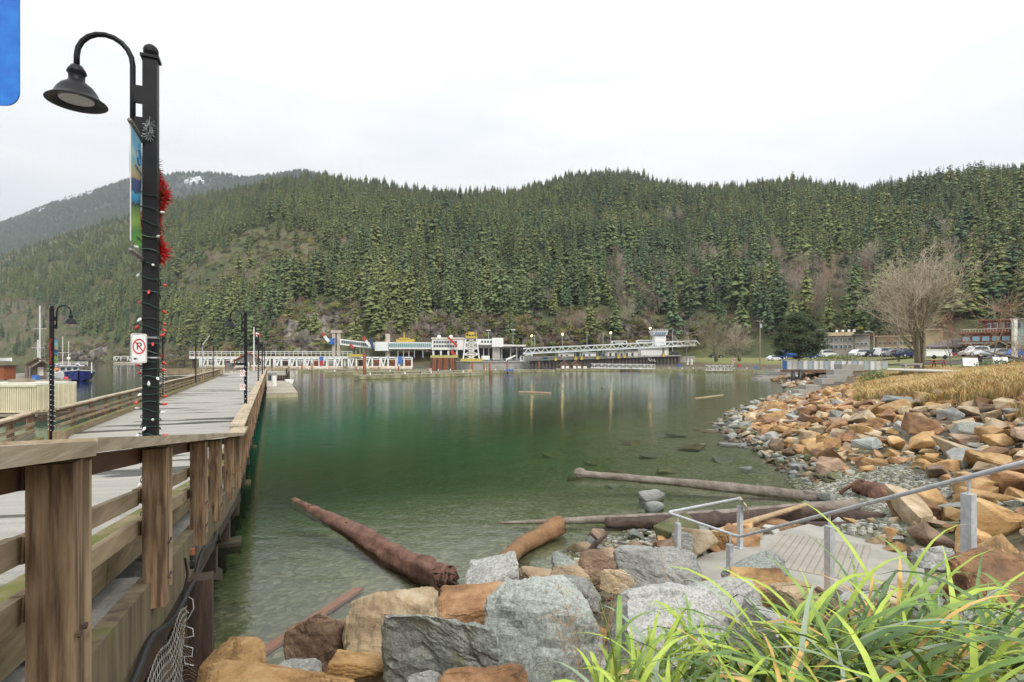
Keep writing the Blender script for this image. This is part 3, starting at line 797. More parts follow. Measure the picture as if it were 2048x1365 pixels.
T_ = (D_ - BASE_D(P_)) / (CREST_D(P_) - BASE_D(P_))
ok = (T_ > .008) & (T_ < 1.05)
P_, T_ = P_[ok], T_[ok]
hx_, hy_, hz_ = hill_pt(P_, T_)
PY_ = HOR - (hz_ - EYE) / hy_ * F
tone = fbm(hx_ * .012, hy_ * .012, 41, 3)
for px, t, x, y, z, py, tn in zip(P_, T_, hx_, hy_, hz_, PY_, tone):
    p_clear = 0
    for cx, cy, rx, ry, w in CLEAR:
        if ell(px, py, cx, cy, rx, ry) < 1: p_clear = max(p_clear, w)
    if rng.random() < p_clear:
        if True: scrub.append((x, y, z - .2, rng.choice((0, 0, 1, 2, 3)), rng.random() * 6.28, rng.uniform(.7, 1.7), rng.uniform(.6, 1.5)))
        continue
    pb = 0
    for cx, cy, rx, ry, w in BAREZ:
        e = ell(px, py, cx, cy, rx, ry)
        if e < 1: pb = max(pb, w * (1 - .4 * e))
    if rng.random() < pb:
        s = rng.uniform(.85, 1.35) * (.6 if px < 200 else 1)
        bares.append((x, y, z, rng.randrange(4), rng.random() * 6.28, s, s * rng.uniform(.95, 1.3), px, t, py)); continue
    if t < .05 and 800 < px < 1480 and rng.random() < .45:
        scrub.append((x, y, z - .2, rng.choice((1, 3, 3, 2)), rng.random() * 6.28, rng.uniform(.9, 1.9), rng.uniform(.8, 1.7))); continue
    if rng.random() < .35 and t < .5: scrub.append((x + rng.uniform(-4, 4), y - rng.uniform(1, 4), z - .6, rng.choice((0, 1, 2, 3)), rng.random() * 6.28, rng.uniform(.6, 1.3), rng.uniform(.5, 1.2)))
    lin = tn + rng.gauss(0, .13) - (.06 if px > 1300 and py < 520 else 0)
    k = 1 if lin > .48 else (2 if rng.random() < .18 else 0)
    if px > 1050 and py > 480 and rng.random() < .25: k = 2
    shp = rng.choice((0, 0, 1, 1, 2, 3, 4, 5))
    s = rng.choice((rng.uniform(.45, .8), rng.uniform(.8, 1.3), rng.uniform(.8, 1.45))) * (1.08 if t < .25 else .95 if t < .6 else .74)
    if px < 330: s *= .82
    firs.append((x, y, z - .3, shp * 3 + k, rng.random() * 6.28, s * rng.uniform(.9, 1.1), s * rng.uniform(.95, 1.12), px, t, py))

ZONES = [(230, 'behind the marina hut'), (380, 'behind the left wharf rail'), (520, 'left of the mossy bluff'), (760, 'round the mossy bluff'), (900, 'behind the glazed walkways'),
         (1050, 'behind the terminal building'), (1220, 'above the truss ramp'), (1370, 'above the control tower'), (1560, 'behind the mossy park trees'), (1720, 'behind the dark park pine'), (1880, 'behind the big bare maple'), (9999, 'above the red building')]
def zone(px): return next(z for q, z in ZONES if px < q)
FIRW = ['dark green', 'olive green', 'blue-green']
FORM = ['broad conical', 'slim', 'wide ragged', 'full skirted', 'bare-stemmed high-crowned', 'narrow pointed']
vis = sorted([q for q in firs if -15 < q[7] < 2062], key=lambda q: -q[6] * F / q[1])
named = []
near_f = vis[:290]; ids = set(map(id, near_f))
for q in near_f:
    root = thing('fir_tree', None, 'tree', q[:3], 'fir trees on the wooded hillside', q[4])
    root.scale = (q[5], q[5], q[6])
    size = 'tall' if q[6] > 1.15 else 'short' if q[6] < .92 else 'mid-height'
    root['label'] = '%s %s %s fir tree %s' % (size, FORM[q[3] // 3], FIRW[q[3] % 3], zone(q[7]))
    tm, cm = con[q[3]]
    local(root, 'trunk', tm); local(root, 'crown', cm); named.append(root)
scatter('hillside_forest', src, [q for q in firs if id(q) not in ids])
visb = sorted([q for q in bares if -15 < q[7] < 2062], key=lambda q: -q[6] * F / q[1])
near_b = visb[:110]; ids = set(map(id, near_b))
for q in near_b:
    root = thing('bare_tree', None, 'tree', q[:3], 'leafless trees on the wooded hillside', q[4])
    root.scale = (q[5], q[5], q[6])
    size = 'tall' if q[6] > 1.3 else 'small' if q[6] < .95 else 'mid-sized'
    root['label'] = '%s leafless %s tree %s' % (size, ('pinkish brown', 'greyish tan')[q[3] % 2], zone(q[7]))
    w, tg, zt = bare[q[3]]
    local(root, 'trunk', w); local(root, 'twigs', tg); named.append(root)
single_out(named)
for (x0, y0, z0, w, h, dep) in CLIFFS:
    for i in range(int(24 + w * h / 4.5)):
        u, v = rng.uniform(-1.25, 1.25), rng.uniform(-1.2, 1.3)
        if rng.random() < .30 * (1 - min(1, u * u + v * v)): continue
        s = rng.uniform(.4, 1.25)
        if rng.random() < .22: bares.append((x0 + u * w / 2, y0 + v * h * .5 - dep * .2, z0 + v * h / 2 - .5, rng.randrange(4), rng.random() * 6.28, rng.uniform(.3, .6), rng.uniform(.3, .6), -999, 0, 0))
        scrub.append((x0 + u * w / 2, y0 + v * h * .5 - dep * .22 * max(0, 1 - u * u) - .8, z0 + v * h / 2 - .8, rng.choice((0, 0, 1, 1, 2, 3)), rng.random() * 6.28, s, s * rng.uniform(.6, 1.1)))
scatter('undergrowth', ssrc, scrub)
scatter('bare_woodland', bsrc, [q for q in bares if id(q) not in ids])

# the far mountain's wood: clumps of small conifers
ff = []
n = 15000
pf = np.array([rng.uniform(-60, 700) for _ in range(n)]); tf = np.array([rng.random() ** .8 * .99 + .03 for _ in range(n)])
x, y, z = far_pt(pf, tf)
k = fbm(pf * .16, tf * 60, 4, 3)
for i in range(n):
    if (120 < pf[i] < 190 and .92 < tf[i] < 1.0 and k[i] > .5) or (350 < pf[i] < 425 and .85 < tf[i] < .98 and k[i] > .42): continue
    s = rng.uniform(.8, 1.35)
    ff.append((x[i], y[i], z[i] - 1, rng.choice((0, 3, 9, 2, 11, 15, 1, 12)), rng.random() * 6.28, s * 2.0, s * 1.05))
scatter('distant_forest', src, ff)
# ------------------------------------------------------------------ wharf
rail_wood = M('rail_timber', (.42, .33, .21), (.23, .165, .095), (.35, .265, .165), scale=1.6, rough=.8, stretch=(14, 1.0, 14), rz=-PANG + R(90), bump=.35, bscale=5, bdist=.006, detail=7, pos=(.3, .7), knots=(5, 1.7, 5))
cap_wood = M('cap_timber', (.47, .40, .285), (.30, .235, .15), (.41, .335, .23), scale=1.8, rough=.85, stretch=(16, 1.2, 16), rz=-PANG + R(90), bump=.4, bscale=5, bdist=.006, detail=7, pos=(.32, .68), knots=(4, 1.1, 4))
top_board = M('top_board_timber', (.17, .085, .045), (.09, .045, .025), scale=1.4, rough=.75, stretch=(8, 1.2, 8), rz=-PANG + R(90), bump=.3, bscale=5, bdist=.005)
post_wood = M('post_timber', (.35, .24, .14), (.10, .058, .032), (.25, .16, .09), scale=2.0, rough=.8, stretch=(16, 16, 1.1), bump=.45, bscale=4, bdist=.006, detail=9, pos=(.36, .62), knots=(5.5, 5.5, 2.4))
post_pale = M('post_edge_timber', (.44, .33, .21), (.29, .205, .12), scale=1.6, rough=.8, stretch=(18, 18, 1.2), bump=.35, bscale=4, bdist=.005)
curb_wood = M('curb_timber', (.31, .25, .155), (.185, .14, .075), scale=1.5, rough=.85, stretch=(10, 1.4, 10), rz=-PANG + R(90), bump=.4, bscale=5, bdist=.008, mossy=((.14, .145, .025), 2.4, .62, .98))
fascia_wood = M('fascia_timber', (.21, .165, .10), (.085, .06, .04), (.155, .125, .07), scale=1.7, rough=.9, stretch=(5, 5, .7), bump=.5, bscale=4, bdist=.01, detail=8, mossy=((.13, .13, .03), 3.0, .0, .58))
pile_wood = M('pile_timber', (.030, .022, .018), (.075, .045, .03), scale=4, rough=.6, stretch=(6, 6, .8), bump=.6, bscale=5, bdist=.015)
footing_m = M('mossy_footing', (.045, .04, .026), (.09, .08, .045), scale=5, rough=.9, bump=.5, bscale=14, mossy=((.085, .085, .02), 3.5, .5, .95))
def deck_material():
    m = bpy.data.materials.new('deck_surface'); m.use_nodes = True
    nt = m.node_tree; ns = nt.nodes; L = nt.links; b = ns['Principled BSDF']
    g = ns.new('ShaderNodeNewGeometry')
    rot = ns.new('ShaderNodeVectorRotate'); rot.rotation_type = 'Z_AXIS'; rot.inputs['Angle'].default_value = -PANG + R(90); L.new(g.outputs['Position'], rot.inputs['Vector'])
    fine = ns.new('ShaderNodeTexNoise'); fine.inputs['Scale'].default_value = 60; fine.inputs['Detail'].default_value = 4; L.new(g.outputs['Position'], fine.inputs['Vector'])
    mp_ = ns.new('ShaderNodeMapping'); mp_.inputs['Scale'].default_value = (.35, 3.2, 1); L.new(rot.outputs[0], mp_.inputs[0])
    big = ns.new('ShaderNodeTexNoise'); big.inputs['Scale'].default_value = .9; big.inputs['Detail'].default_value = 6; L.new(mp_.outputs[0], big.inputs['Vector'])
    r = ns.new('ShaderNodeValToRGB'); e = r.color_ramp.elements
    e[0].position = .3; e[0].color = (.27, .257, .23, 1); e[1].position = .72; e[1].color = (.43, .41, .37, 1); L.new(fine.outputs[0], r.inputs[0])
    r2 = ns.new('ShaderNodeValToRGB'); e = r2.color_ramp.elements
    e[0].position = .36; e[0].color = (.86, .86, .86, 1); e[1].position = .66; e[1].color = (1.06, 1.06, 1.05, 1); L.new(big.outputs[0], r2.inputs[0])
    mx = ns.new('ShaderNodeMix'); mx.data_type = 'RGBA'; mx.blend_type = 'MULTIPLY'; mx.inputs['Factor'].default_value = 1; L.new(r.outputs[0], mx.inputs['A']); L.new(r2.outputs[0], mx.inputs['B'])
    # puddled seams: darker and glossier where rain has stayed between the boards
    mp2 = ns.new('ShaderNodeMapping'); mp2.inputs['Scale'].default_value = (.22, 1.3, 1); L.new(rot.outputs[0], mp2.inputs[0])
    wet = ns.new('ShaderNodeTexNoise'); wet.inputs['Scale'].default_value = 1.0; wet.inputs['Detail'].default_value = 5; L.new(mp2.outputs[0], wet.inputs['Vector'])
    wr = ns.new('ShaderNodeMapRange'); wr.inputs['From Min'].default_value = .565; wr.inputs['From Max'].default_value = .61; L.new(wet.outputs[0], wr.inputs['Value'])
    mw = ns.new('ShaderNodeMix'); mw.data_type = 'RGBA'; L.new(wr.outputs[0], mw.inputs['Factor']); L.new(mx.outputs['Result'], mw.inputs['A']); mw.inputs['B'].default_value = (.085, .082, .078, 1)
    L.new(mw.outputs['Result'], b.inputs['Base Color'])
    rr = ns.new('ShaderNodeMapRange'); rr.inputs['To Min'].default_value = .72; rr.inputs['To Max'].default_value = .2; L.new(wr.outputs[0], rr.inputs['Value']); L.new(rr.outputs[0], b.inputs['Roughness'])
    bp = ns.new('ShaderNodeBump'); bp.inputs['Strength'].default_value = .3; bp.inputs['Distance'].default_value = .006; L.new(fine.outputs[0], bp.inputs['Height']); L.new(bp.outputs[0], b.inputs['Normal'])
    return m
deck_mat = deck_material()

CAPDROP = lambda y: .044 + .133 * min(y, 12.0)
def capz(y): return EYE - CAPDROP(y)
def deckz(y): return capz(y) - 1.02
def RX(y): return -1.0 - .43 * y if y < 12 else -6.16 - .438 * (y - 12)                    # right rail line
LPTS = [(-2.0, -6.2), (4.0, -9.4), (12.5, -12.15), (18.2, -15.15), (87, -46.2)]
def LX(y): return float(np.interp(y, [p[0] for p in LPTS], [p[1] for p in LPTS]))
def rp(y, off=0.0, z=0.0):
    """point on the right rail line, moved off metres outwards, z below the rail cap's top"""
    return Vector((RX(y) + PN.x * off, y + PN.y * off, capz(y) - z))
def lp(y, off=0.0, z=0.0):
    return Vector((LX(y) - PN.x * off, y - PN.y * off, capz(y) - z))

wharf = thing('wharf', 'long grey timber wharf sloping down from the shore and running out into the bay', 'wharf', (RX(12), 12, 0))
ysec = [-1.5, 2, 5, 8, 11, 12, 13, 16, 20, 30, 45, 60, 75, 92]
# transverse deck boards as far as they can be told apart, then one sheet
mb = MB(); pts = []
for y in ysec:
    a = rp(y, .06); b = lp(y, .06)
    pts += [(a.x, a.y, deckz(y)), (b.x, b.y, deckz(y)), (a.x, a.y, deckz(y) - .14), (b.x, b.y, deckz(y) - .14)]
for i in range(len(ysec) - 1):
    k = i * 4
    mb.add([pts[k], pts[k + 4], pts[k + 5], pts[k + 1]], [(0, 1, 2, 3)])
    mb.add([pts[k + 2], pts[k + 6], pts[k + 7], pts[k + 3]], [(3, 2, 1, 0)])
    mb.add([pts[k], pts[k + 4], pts[k + 6], pts[k + 2]], [(3, 2, 1, 0)])
    mb.add([pts[k + 1], pts[k + 5], pts[k + 7], pts[k + 3]], [(0, 1, 2, 3)])
mb.build('deck', deck_mat, wharf)
# shallow seams between boards on the level deck
mb = MB()
y = 13.0
while y < 60:
    a = rp(y, -.42); b = lp(y, -.42); z = deckz(y) + .004
    w = .018 + .01 * rng.random()
    q = PU * w
    f0, f1 = sorted((rng.uniform(0, .35), rng.uniform(.6, 1)))
    p0 = a.lerp(b, f0); p1 = a.lerp(b, f1)
    mb.add([(p0.x, p0.y, z), (p1.x, p1.y, z), (p1.x + q.x, p1.y + q.y, z), (p0.x + q.x, p0.y + q.y, z)], [(0, 3, 2, 1)])
    y += rng.choice((.6, .6, .9, 1.2)) * (1 + y / 60)
o = mb.build('deck_seams', M('deck_seam', (.06, .058, .054), rough=.9), wharf); tag(o, kind='stuff')
# curbs, fascia and piles, bay by bay
posts_r = [-.9, .45, 1.92, 3.6, 5.6, 7.15, 9.3, 11.3]
while posts_r[-1] < 91: posts_r.append(posts_r[-1] + 2.05)
for a, b in zip([-1.5] + posts_r, posts_r):
    m0, m1 = a + .02, b - .02
    MB().beam(rp(m0, -.20, .82), rp(m1, -.20, .82), .24, .24).build('curb', curb_wood, wharf)
    MB().beam(rp(m0, .115, 1.16), rp(m1, .115, 1.16), .10, .40).build('fascia_board', fascia_wood, wharf)
yb = posts_r[-1]
MB().beam(rp(-1.5, .03, 1.46), rp(12, .03, 1.46), .22, .22).beam(rp(12, .03, 1.46), rp(91, .03, 1.46), .22, .22).build('stringer', pile_wood, wharf)
py_ = [3.2, 5.6, 7.7, 9.9, 12.5, 15.5, 18.5, 22, 26, 30, 35, 40, 46, 52, 58, 65, 72, 80, 88]
for i, y in enumerate(py_):
    for off in (-.25, -3.2, -6.2):
        p = rp(y, off)
        zb = min(gz(p.x, p.y), 0) - .6
        r_ = .15 + .02 * rng.random()
        MB().path([(p.x + rng.uniform(-.05, .05), p.y, zb), (p.x, p.y, .8), (p.x, p.y, capz(y) - 1.58)], [r_ * 1.05, r_, r_ * .95], 10).build('pile', pile_wood, wharf, smooth=True)
    # cross cap on the piles; its end sticks out past the fascia
    a, b = rp(y, .16, 1.74), rp(y, -6.6, 1.74)
    MB().beam(a, b, .30, .32).build('cross_cap', pile_wood, wharf)
    if y < 30 and i % 2 == 0:
        MB().beam(rp(y, -.45) * Vector((1, 1, 0)) if False else Vector((rp(y, .2).x, rp(y, .2).y, -.04)), Vector((rp(y, -.7).x, rp(y, -.7).y, -.04)), .5, .24).build('footing', footing_m, wharf)
    if i % 2 == 0 and y < 60:
        MB().beam(Vector((rp(y).x, rp(y).y, capz(y) - 1.9)), Vector((rp(py_[min(i + 1, len(py_) - 1)]).x, py_[min(i + 1, len(py_) - 1)], .3)), .08, .2).build('brace', pile_wood, wharf)
# graffiti scrawl on the second pile
p = rp(5.2, .24)
gp = [(0, .05), (-.07, .12), (-.09, .2), (-.02, .24), (.05, .2), (.06, .1), (0, .0), (-.06, -.08), (.05, -.12), (.06, -.2), (-.05, -.22), (-.06, -.30), (.05, -.33), (.04, -.42), (-.05, -.42), (-.04, -.5), (.06, -.52)]
mb = MB(); mb.path([Vector((p.x + PN.x * .02 + u * .8, p.y - .20, 1.80 + v * .85)) for u, v in gp], .0055, 4)
mb.build('graffiti', M('spray_paint', (.55, .55, .55), rough=.6), wharf)
MB().box((p.x, p.y, 1.05), (.22, .24, 2.1), PANG).build('pile', pile_wood, wharf)

rust_dark = M('rusty_bolt', (.09, .05, .035), (.05, .035, .03), scale=30, rough=.7)
def railing(name, label, pt, ys, outer, near=False):
    root = thing(name, label, 'railing', pt(ys[0], 0, 1.0))
    sg = 1
    for i, y in enumerate(ys):
        if near and y < 12:      # heavy sandwich posts bolted to the outside of the wharf
            tp, bt = .075, 1.12 + (.35 if y < 3 else .0)
            w = .116
            z0 = capz(y)
            c = pt(y, .185)
            po_ = MB().box((c.x, c.y, z0 - (tp + bt) / 2), (.135, w, bt - tp), PANG - R(90)).build('post', post_wood, root)
            bo_ = MB()
            for zz in (.70, .93):
                for ss in (-.03, .035):
                    q = pt(y + ss, .185 + .075); bo_.tube((q.x, q.y, z0 - zz), (q.x + PN.x * .010, q.y + PN.y * .010, z0 - zz), .013, n=7)
            bo_.build('bolts', rust_dark, po_)
            c = pt(y + .108, .185)
            MB().box((c.x, c.y, z0 - .016 - (tp + bt - .1) / 2), (.15, .030, bt - tp - .1), PANG - R(90)).build('post_board', post_pale, root)
            c = pt(y + .172, .160)
            MB().box((c.x, c.y, z0 - .024 - (tp + bt - .14) / 2), (.115, .038, bt - tp - .14), PANG - R(90)).build('post_board', post_wood, root)
        else:
            c = pt(y, outer); z0 = capz(y); bt = 1.12 if outer > 0 else 1.0
            MB().box((c.x, c.y, z0 - (.06 + bt) / 2), (.14, .14, bt - .06), PANG - R(90)).build('post', post_wood, root)
            if y < 60:
                c = pt(y + .10, outer)
                MB().box((c.x, c.y, z0 - .01 - (.06 + bt) / 2), (.12, .04, bt - .08), PANG - R(90)).build('post_board', post_pale, root)
    for a, b in zip(ys, ys[1:]):
        j = lambda: rng.uniform(-.012, .012)
        for z, h, mt in ((.115, .10, top_board), (.385, .095, rail_wood), (.60, .095, rail_wood)):
            MB().beam(pt(a + .01, outer - .115 if outer > 0 else outer - .1, z + j()), pt(b - .01, outer - .115 if outer > 0 else outer - .1, z + j()), .045, h).build('rail', mt, root)
    # cap planks, about four metres each, butted end to end with small steps
    i = 0
    while i < len(ys) - 1:
        k = min(i + 2, len(ys) - 1)
        a, b = ys[i], ys[k]
        if a < 12 < b: k = i + 1; b = ys[k]
        e = rng.uniform(-.014, .010)
        MB().beam(pt(a + .006, outer * .35 + (.085 if near and a < 12 else 0), .03 + e), pt(b - .006, outer * .35 + (.085 if near and a < 12 else 0), .03 + e + rng.uniform(-.01, .01)), .32 if near else .27, .055).build('cap_board', cap_wood, root)
        i = k
    return root
railing('wharf_railing', 'weathered timber railing with heavy posts down the right edge of the wharf', rp, posts_r, .185, True)
posts_l = [18.3]
while posts_l[-1] < 85: posts_l.append(posts_l[-1] + 2.15)
railing('wharf_railing', 'timber railing along the left edge of the level wharf, from the left lamp post outwards', lp, posts_l, .12)
for a, b in zip(posts_l, posts_l[1:]):
    MB().beam(lp(a, -.14, .90), lp(b, -.14, .90), .22, .22).build('curb', curb_wood, wharf)
posts_l2 = [9.0, 10.7, 12.4, 14.2, 16.0, 17.6]
def lp2(y, off=0.0, z=0.0):
    q = lp(y, off + .35, z + .03); return q
rl = railing('wharf_railing', 'lower timber railing left of the left lamp post with a solid plank at its foot', lp2, posts_l2, .12)
MB().beam(lp2(15.2, .0, .83), lp2(17.6, .0, .83), .05, .30).build('kick_board', M('grey_plank', (.34, .30, .24), (.24, .21, .16), scale=2, rough=.85, stretch=(3, 3, 8)), rl)
for a, b in zip(posts_l2, posts_l2[1:]):
    MB().beam(lp2(a, -.14, .92), lp2(b, -.14, .92), .2, .2).build('curb', curb_wood, wharf)
MB().box(lp(18.0, -.22, .88), (.34, .34, .3), PANG).build('curb_block', curb_wood, wharf)
for y in np.arange(14, 90, 5.0):
    p = lp(float(y), -.2)
    MB().path([(p.x, p.y, -1.2), (p.x, p.y, deckz(float(y)) - .15)], .15, 8).build('pile', pile_wood, wharf)

# conduit that sags along the foot of the fascia, with a valve, and the torn chain-link below it
rub = M('black_pipe', (.02, .02, .022), rough=.45)
pp = [rp(y, .20 + .02 * math.sin(y * 3), 1.34 + .05 * math.sin(y * 1.7) + .03 * math.sin(y * 5)) for y in np.arange(.6, 7.6, .2)] + [rp(7.7, .2, 1.5), rp(8.1, .1, 1.62)]
cond = tag(MB().path(pp, .022, 7).build('water_pipe', rub, smooth=True), 'black water pipe clamped under the edge of the sloping wharf', 'pipe')
vp = rp(4.35, .30, 1.02)
v_ = thing('valve', 'small black valve on a rusty stub beside the second big railing post', 'valve', vp)
MB().tube(vp + Vector((0, 0, -.06)), vp + Vector((0, 0, .05)), .022, n=8).tube(vp - PU * .06, vp + PU * .06, .02, n=8).build('valve_body', rub, v_)
MB().tube(vp + Vector((0, 0, .05)), vp + Vector((0, 0, .10)), .016, n=8).build('stub', rust_steel, v_)
MB().path([rp(4.4, .24, 1.0), rp(4.45, .25, 1.15), rp(4.4, .22, 1.34)], .010, 5).build('hose', rub, v_)
mb = MB(); wires = 26
def net(u, v):     # u along the wharf 0..1, v down 0..1
    y = 1.9 + u * 2.5
    sag = .06 * math.sin(u * 9 + v * 4) + .05 * math.sin(v * 7 + u * 3)
    b_ = rp(y, .25 + .10 * v + sag * v, 1.36 + v * (1.15 - .45 * u) + .03 * math.sin(u * 20))
    return b_
for k in range(-22, 46):
    for sgn in (1, -1):
        line = []
        for t in range(0, 33):
            v = t / 32; u = (k / 44) + sgn * v * .5 + (0 if sgn > 0 else .0)
            if 0 <= u <= 1: line.append(net(u, v) + PN * (.004 * (1 if t % 2 else -1) * sgn))
        if len(line) > 2: mb.path(line, .0024, 3, caps=False)
netting = tag(mb.build('chain_link_netting', M('old_wire', (.30, .30, .27), (.16, .12, .08), scale=9, rough=.5, metal=.5)), 'torn chain-link netting hanging below the sloping wharf edge', 'netting')

# T-shaped wharf head
zt = deckz(60)
head = thing('pier_end', 'wide far end of the wharf under the red-roofed shelter', 'wharf', (-45, 100, 0))
hp = [rp(92, .06), rp(92, 3.2), rp(125, 4.6), lp(125, 9), lp(88, 9), lp(88, .06)]
MB().prism([(q.x, q.y, zt - .145) for q in hp], (0, 0, .14)).build('deck', deck_mat, head)
for q in np.linspace(0, 1, 9):
    for a_, b_ in ((hp[1], hp[2]), (hp[4], hp[5]), (hp[0], hp[1])):
        p = Vector(a_).lerp(Vector(b_), float(q))
        MB().path([(p.x, p.y, -2), (p.x, p.y, zt - .14)], .18, 7).build('pile', pile_wood, head)
def simple_rail(name, label, pts, z, h=1.0, step=2.3, mt=None, root=None, cat='railing', rails=(.35, .6, .85), cap=True, post_w=.13):
    root = root or thing(name, label, cat, pts[0])
    mt = mt or grey_wood_w
    for a, b in zip(pts, pts[1:]):
        a, b = Vector(a), Vector(b); L_ = (b - a).length; n = max(1, int(L_ / step))
        for i in range(n + 1):
            p = a.lerp(b, i / n); zz = z + p.z
            MB().box((p.x, p.y, zz + h / 2), (post_w, post_w, h)).build('post', mt, root)
        for r_ in rails:
            q = Vector((0, 0, z + r_ * h)); MB().beam(a + q, b + q, .05, .09).build('rail', mt, root)
        if cap:
            q = Vector((0, 0, z + h + .03)); MB().beam(a + q, b + q, .2, .055).build('cap_board', mt, root)
    return root
simple_rail('wharf_railing', 'timber railing along the right side of the wharf head by the fuel float', [Vector((q.x, q.y, 0)) for q in (hp[0], hp[1], hp[2])], zt, mt=rail_wood)
simple_rail('wharf_railing', 'timber railing along the left side of the wharf head near the shelter', [Vector((q.x, q.y, 0)) for q in (hp[5], hp[4], hp[3])], zt, mt=rail_wood)
simple_rail('wharf_railing', 'timber railing along the far end of the wharf behind the shelter', [Vector((q.x, q.y, 0)) for q in (hp[3], hp[2])], zt, mt=rail_wood)

# ------------------------------------------------------------------ lamp posts
lens_m = M('lamp_lens', (.42, .43, .42), (.30, .31, .30), scale=30, rough=.35)
def lamp_post(base, H, side, label, group='curved-arm lamp posts along the wharf', hi=False):
    """side: unit vector the arm reaches towards"""
    root = thing('lamp_post', label, 'lamp post', base, group)
    b = Vector(base); side = Vector(side); w = .104
    n = 14 if hi else 8
    MB().box((b.x, b.y, b.z + H / 2), (w, w, H), PANG).build('post', black_metal, root)
    cp = MB().box((b.x, b.y, b.z + H + .012), (w + .03, w + .03, .024), PANG)
    cp.ball((b.x, b.y, b.z + H + .075), .058, n); cp.build('post_cap', black_metal, root, smooth=False)
    top = b + Vector((0, 0, H))
    r0 = side * (w / 2 + .075)
    rad = .188
    pts = [top + r0 + Vector((0, 0, z)) for z in (-.62, -.3, -.12, -.07)]
    for i in range(1, 11):
        a = math.pi * i / 10
        pts.append(top + r0 + side * (rad - rad * math.cos(a)) + Vector((0, 0, -.07 + rad * 1.12 * math.sin(a))))
    pts.append(pts[-1] + Vector((0, 0, -.10)))
    MB().path(pts, .021, 10 if hi else 6).build('arm', black_metal, root, smooth=True)
    for z0, h in ((-.30, .14), (-.56, .14)):
        MB().beam(top + side * (w / 2) + Vector((0, 0, z0)), top + r0 + Vector((0, 0, z0)), .035, h).build('bracket', black_metal, root)
    sc = pts[-1]
    prof = [(.012, .03), (.045, .02), (.07, -.02), (.078, -.045), (.064, -.06), (.064, -.115), (.085, -.135), (.125, -.165), (.155, -.205), (.175, -.25), (.20, -.275), (.235, -.30), (.240, -.308), (.225, -.306), (.17, -.285), (.13, -.26)]
    prof = [(r_ * .86, z_ * .90) for r_, z_ in prof]
    sh = MB(); sh.lathe(sc, prof, 28 if hi else 14)
    sh = sh.build('shade', black_metal, root, smooth=True)
    MB().lathe(sc, [(.002, -.252), (.116, -.256), (.119, -.239), (.086, -.225)], 24 if hi else 10).build('lens', lens_m, sh)
    return root, top
banner_top = None
def banner_material():
    m = bpy.data.materials.new('banner_print'); m.use_nodes = True
    nt = m.node_tree; ns = nt.nodes; L = nt.links; b = ns['Principled BSDF']; b.inputs['Roughness'].default_value = .6
    t = ns.new('ShaderNodeTexCoord'); s = ns.new('ShaderNodeSeparateXYZ'); L.new(t.outputs['UV'], s.inputs[0])
    n = ns.new('ShaderNodeTexNoise'); n.inputs['Scale'].default_value = 3.5; n.inputs['Detail'].default_value = 5; n.inputs['Distortion'].default_value = .8; L.new(t.outputs['UV'], n.inputs['Vector'])
    a = ns.new('ShaderNodeMath'); a.operation = 'MULTIPLY_ADD'; a.inputs[1].default_value = .10; L.new(n.outputs[0], a.inputs[0]); L.new(s.outputs['Y'], a.inputs[2])
    a2 = ns.new('ShaderNodeMath'); a2.operation = 'MULTIPLY_ADD'; a2.inputs[1].default_value = .10; L.new(s.outputs['X'], a2.inputs[0]); L.new(a.outputs[0], a2.inputs[2])
    r = ns.new('ShaderNodeValToRGB'); e = r.color_ramp.elements
    e[0].position = 0; e[0].color = (.10, .34, .07, 1); e[1].position = 1; e[1].color = (.16, .42, .58, 1)
    for p, c in ((.10, (.16, .45, .08)), (.22, (.10, .30, .06)), (.30, (.30, .48, .10)), (.42, (.14, .26, .07)), (.46, (.03, .05, .09)), (.485, (.02, .22, .44)), (.55, (.05, .38, .62)), (.575, (.015, .05, .16)), (.68, (.03, .06, .17)), (.70, (.42, .30, .14)), (.78, (.46, .44, .28)), (.86, (.20, .46, .50)), (.93, (.38, .56, .60))):
        e.new(p).color = (*c, 1)
    L.new(a2.outputs[0], r.inputs[0]); L.new(r.outputs[0], b.inputs['Base Color'])
    return m
ban_mat = banner_material()
ink = M('banner_ink', (.02, .05, .12), rough=.6)
def banner(p_top, d, w, h, label, lettering=False, group='printed banners on the lamp posts'):
    """hangs from a rod that leaves p_top along unit vector d"""
    root = thing('banner', label, 'banner', p_top, group)
    p = Vector(p_top); d = Vector(d)
    for z, ext in ((0.0, .06), (-h - .07, .05)):
        MB().tube(p + Vector((0, 0, z)) - d * (.0 if z == 0 else .22), p + d * (w + ext) + Vector((0, 0, z)), .017, n=10).build('rod', pipe_metal, root, smooth=True)
    nx, nz = 8, 20; mb = MB(); vs_ = []; uv = []
    nrm = Vector((d.y, -d.x, 0))
    for j in range(nz + 1):
        for i in range(nx + 1):
            u, v = i / nx, j / nz
            q = p + d * (.03 + u * w) + Vector((0, 0, -.02 - (h - .03) * (1 - v))) + nrm * (.012 * math.sin(u * 4 + v * 5) * (1 - abs(2 * v - 1)))
            vs_.append(q); uv.append((u, v))
    k = nx + 1
    mb.add(vs_, [(j * k + i, j * k + i + 1, (j + 1) * k + i + 1, (j + 1) * k + i) for j in range(nz) for i in range(nx)])
    o = mb.build('cloth', ban_mat, root, smooth=True)
    ul = o.data.uv_layers.new(name='UVMap')
    for l in o.data.loops: ul.data[l.index].uv = uv[l.vertex_index]
    MB().beam(p + d * (w + .03) + Vector((0, 0, -.02)), p + d * (w + .03) + Vector((0, 0, -h)), .006, .008, up=d).build('hem', M('banner_hem', (.6, .6, .58), rough=.7), root)
    return root, p, d, nrm

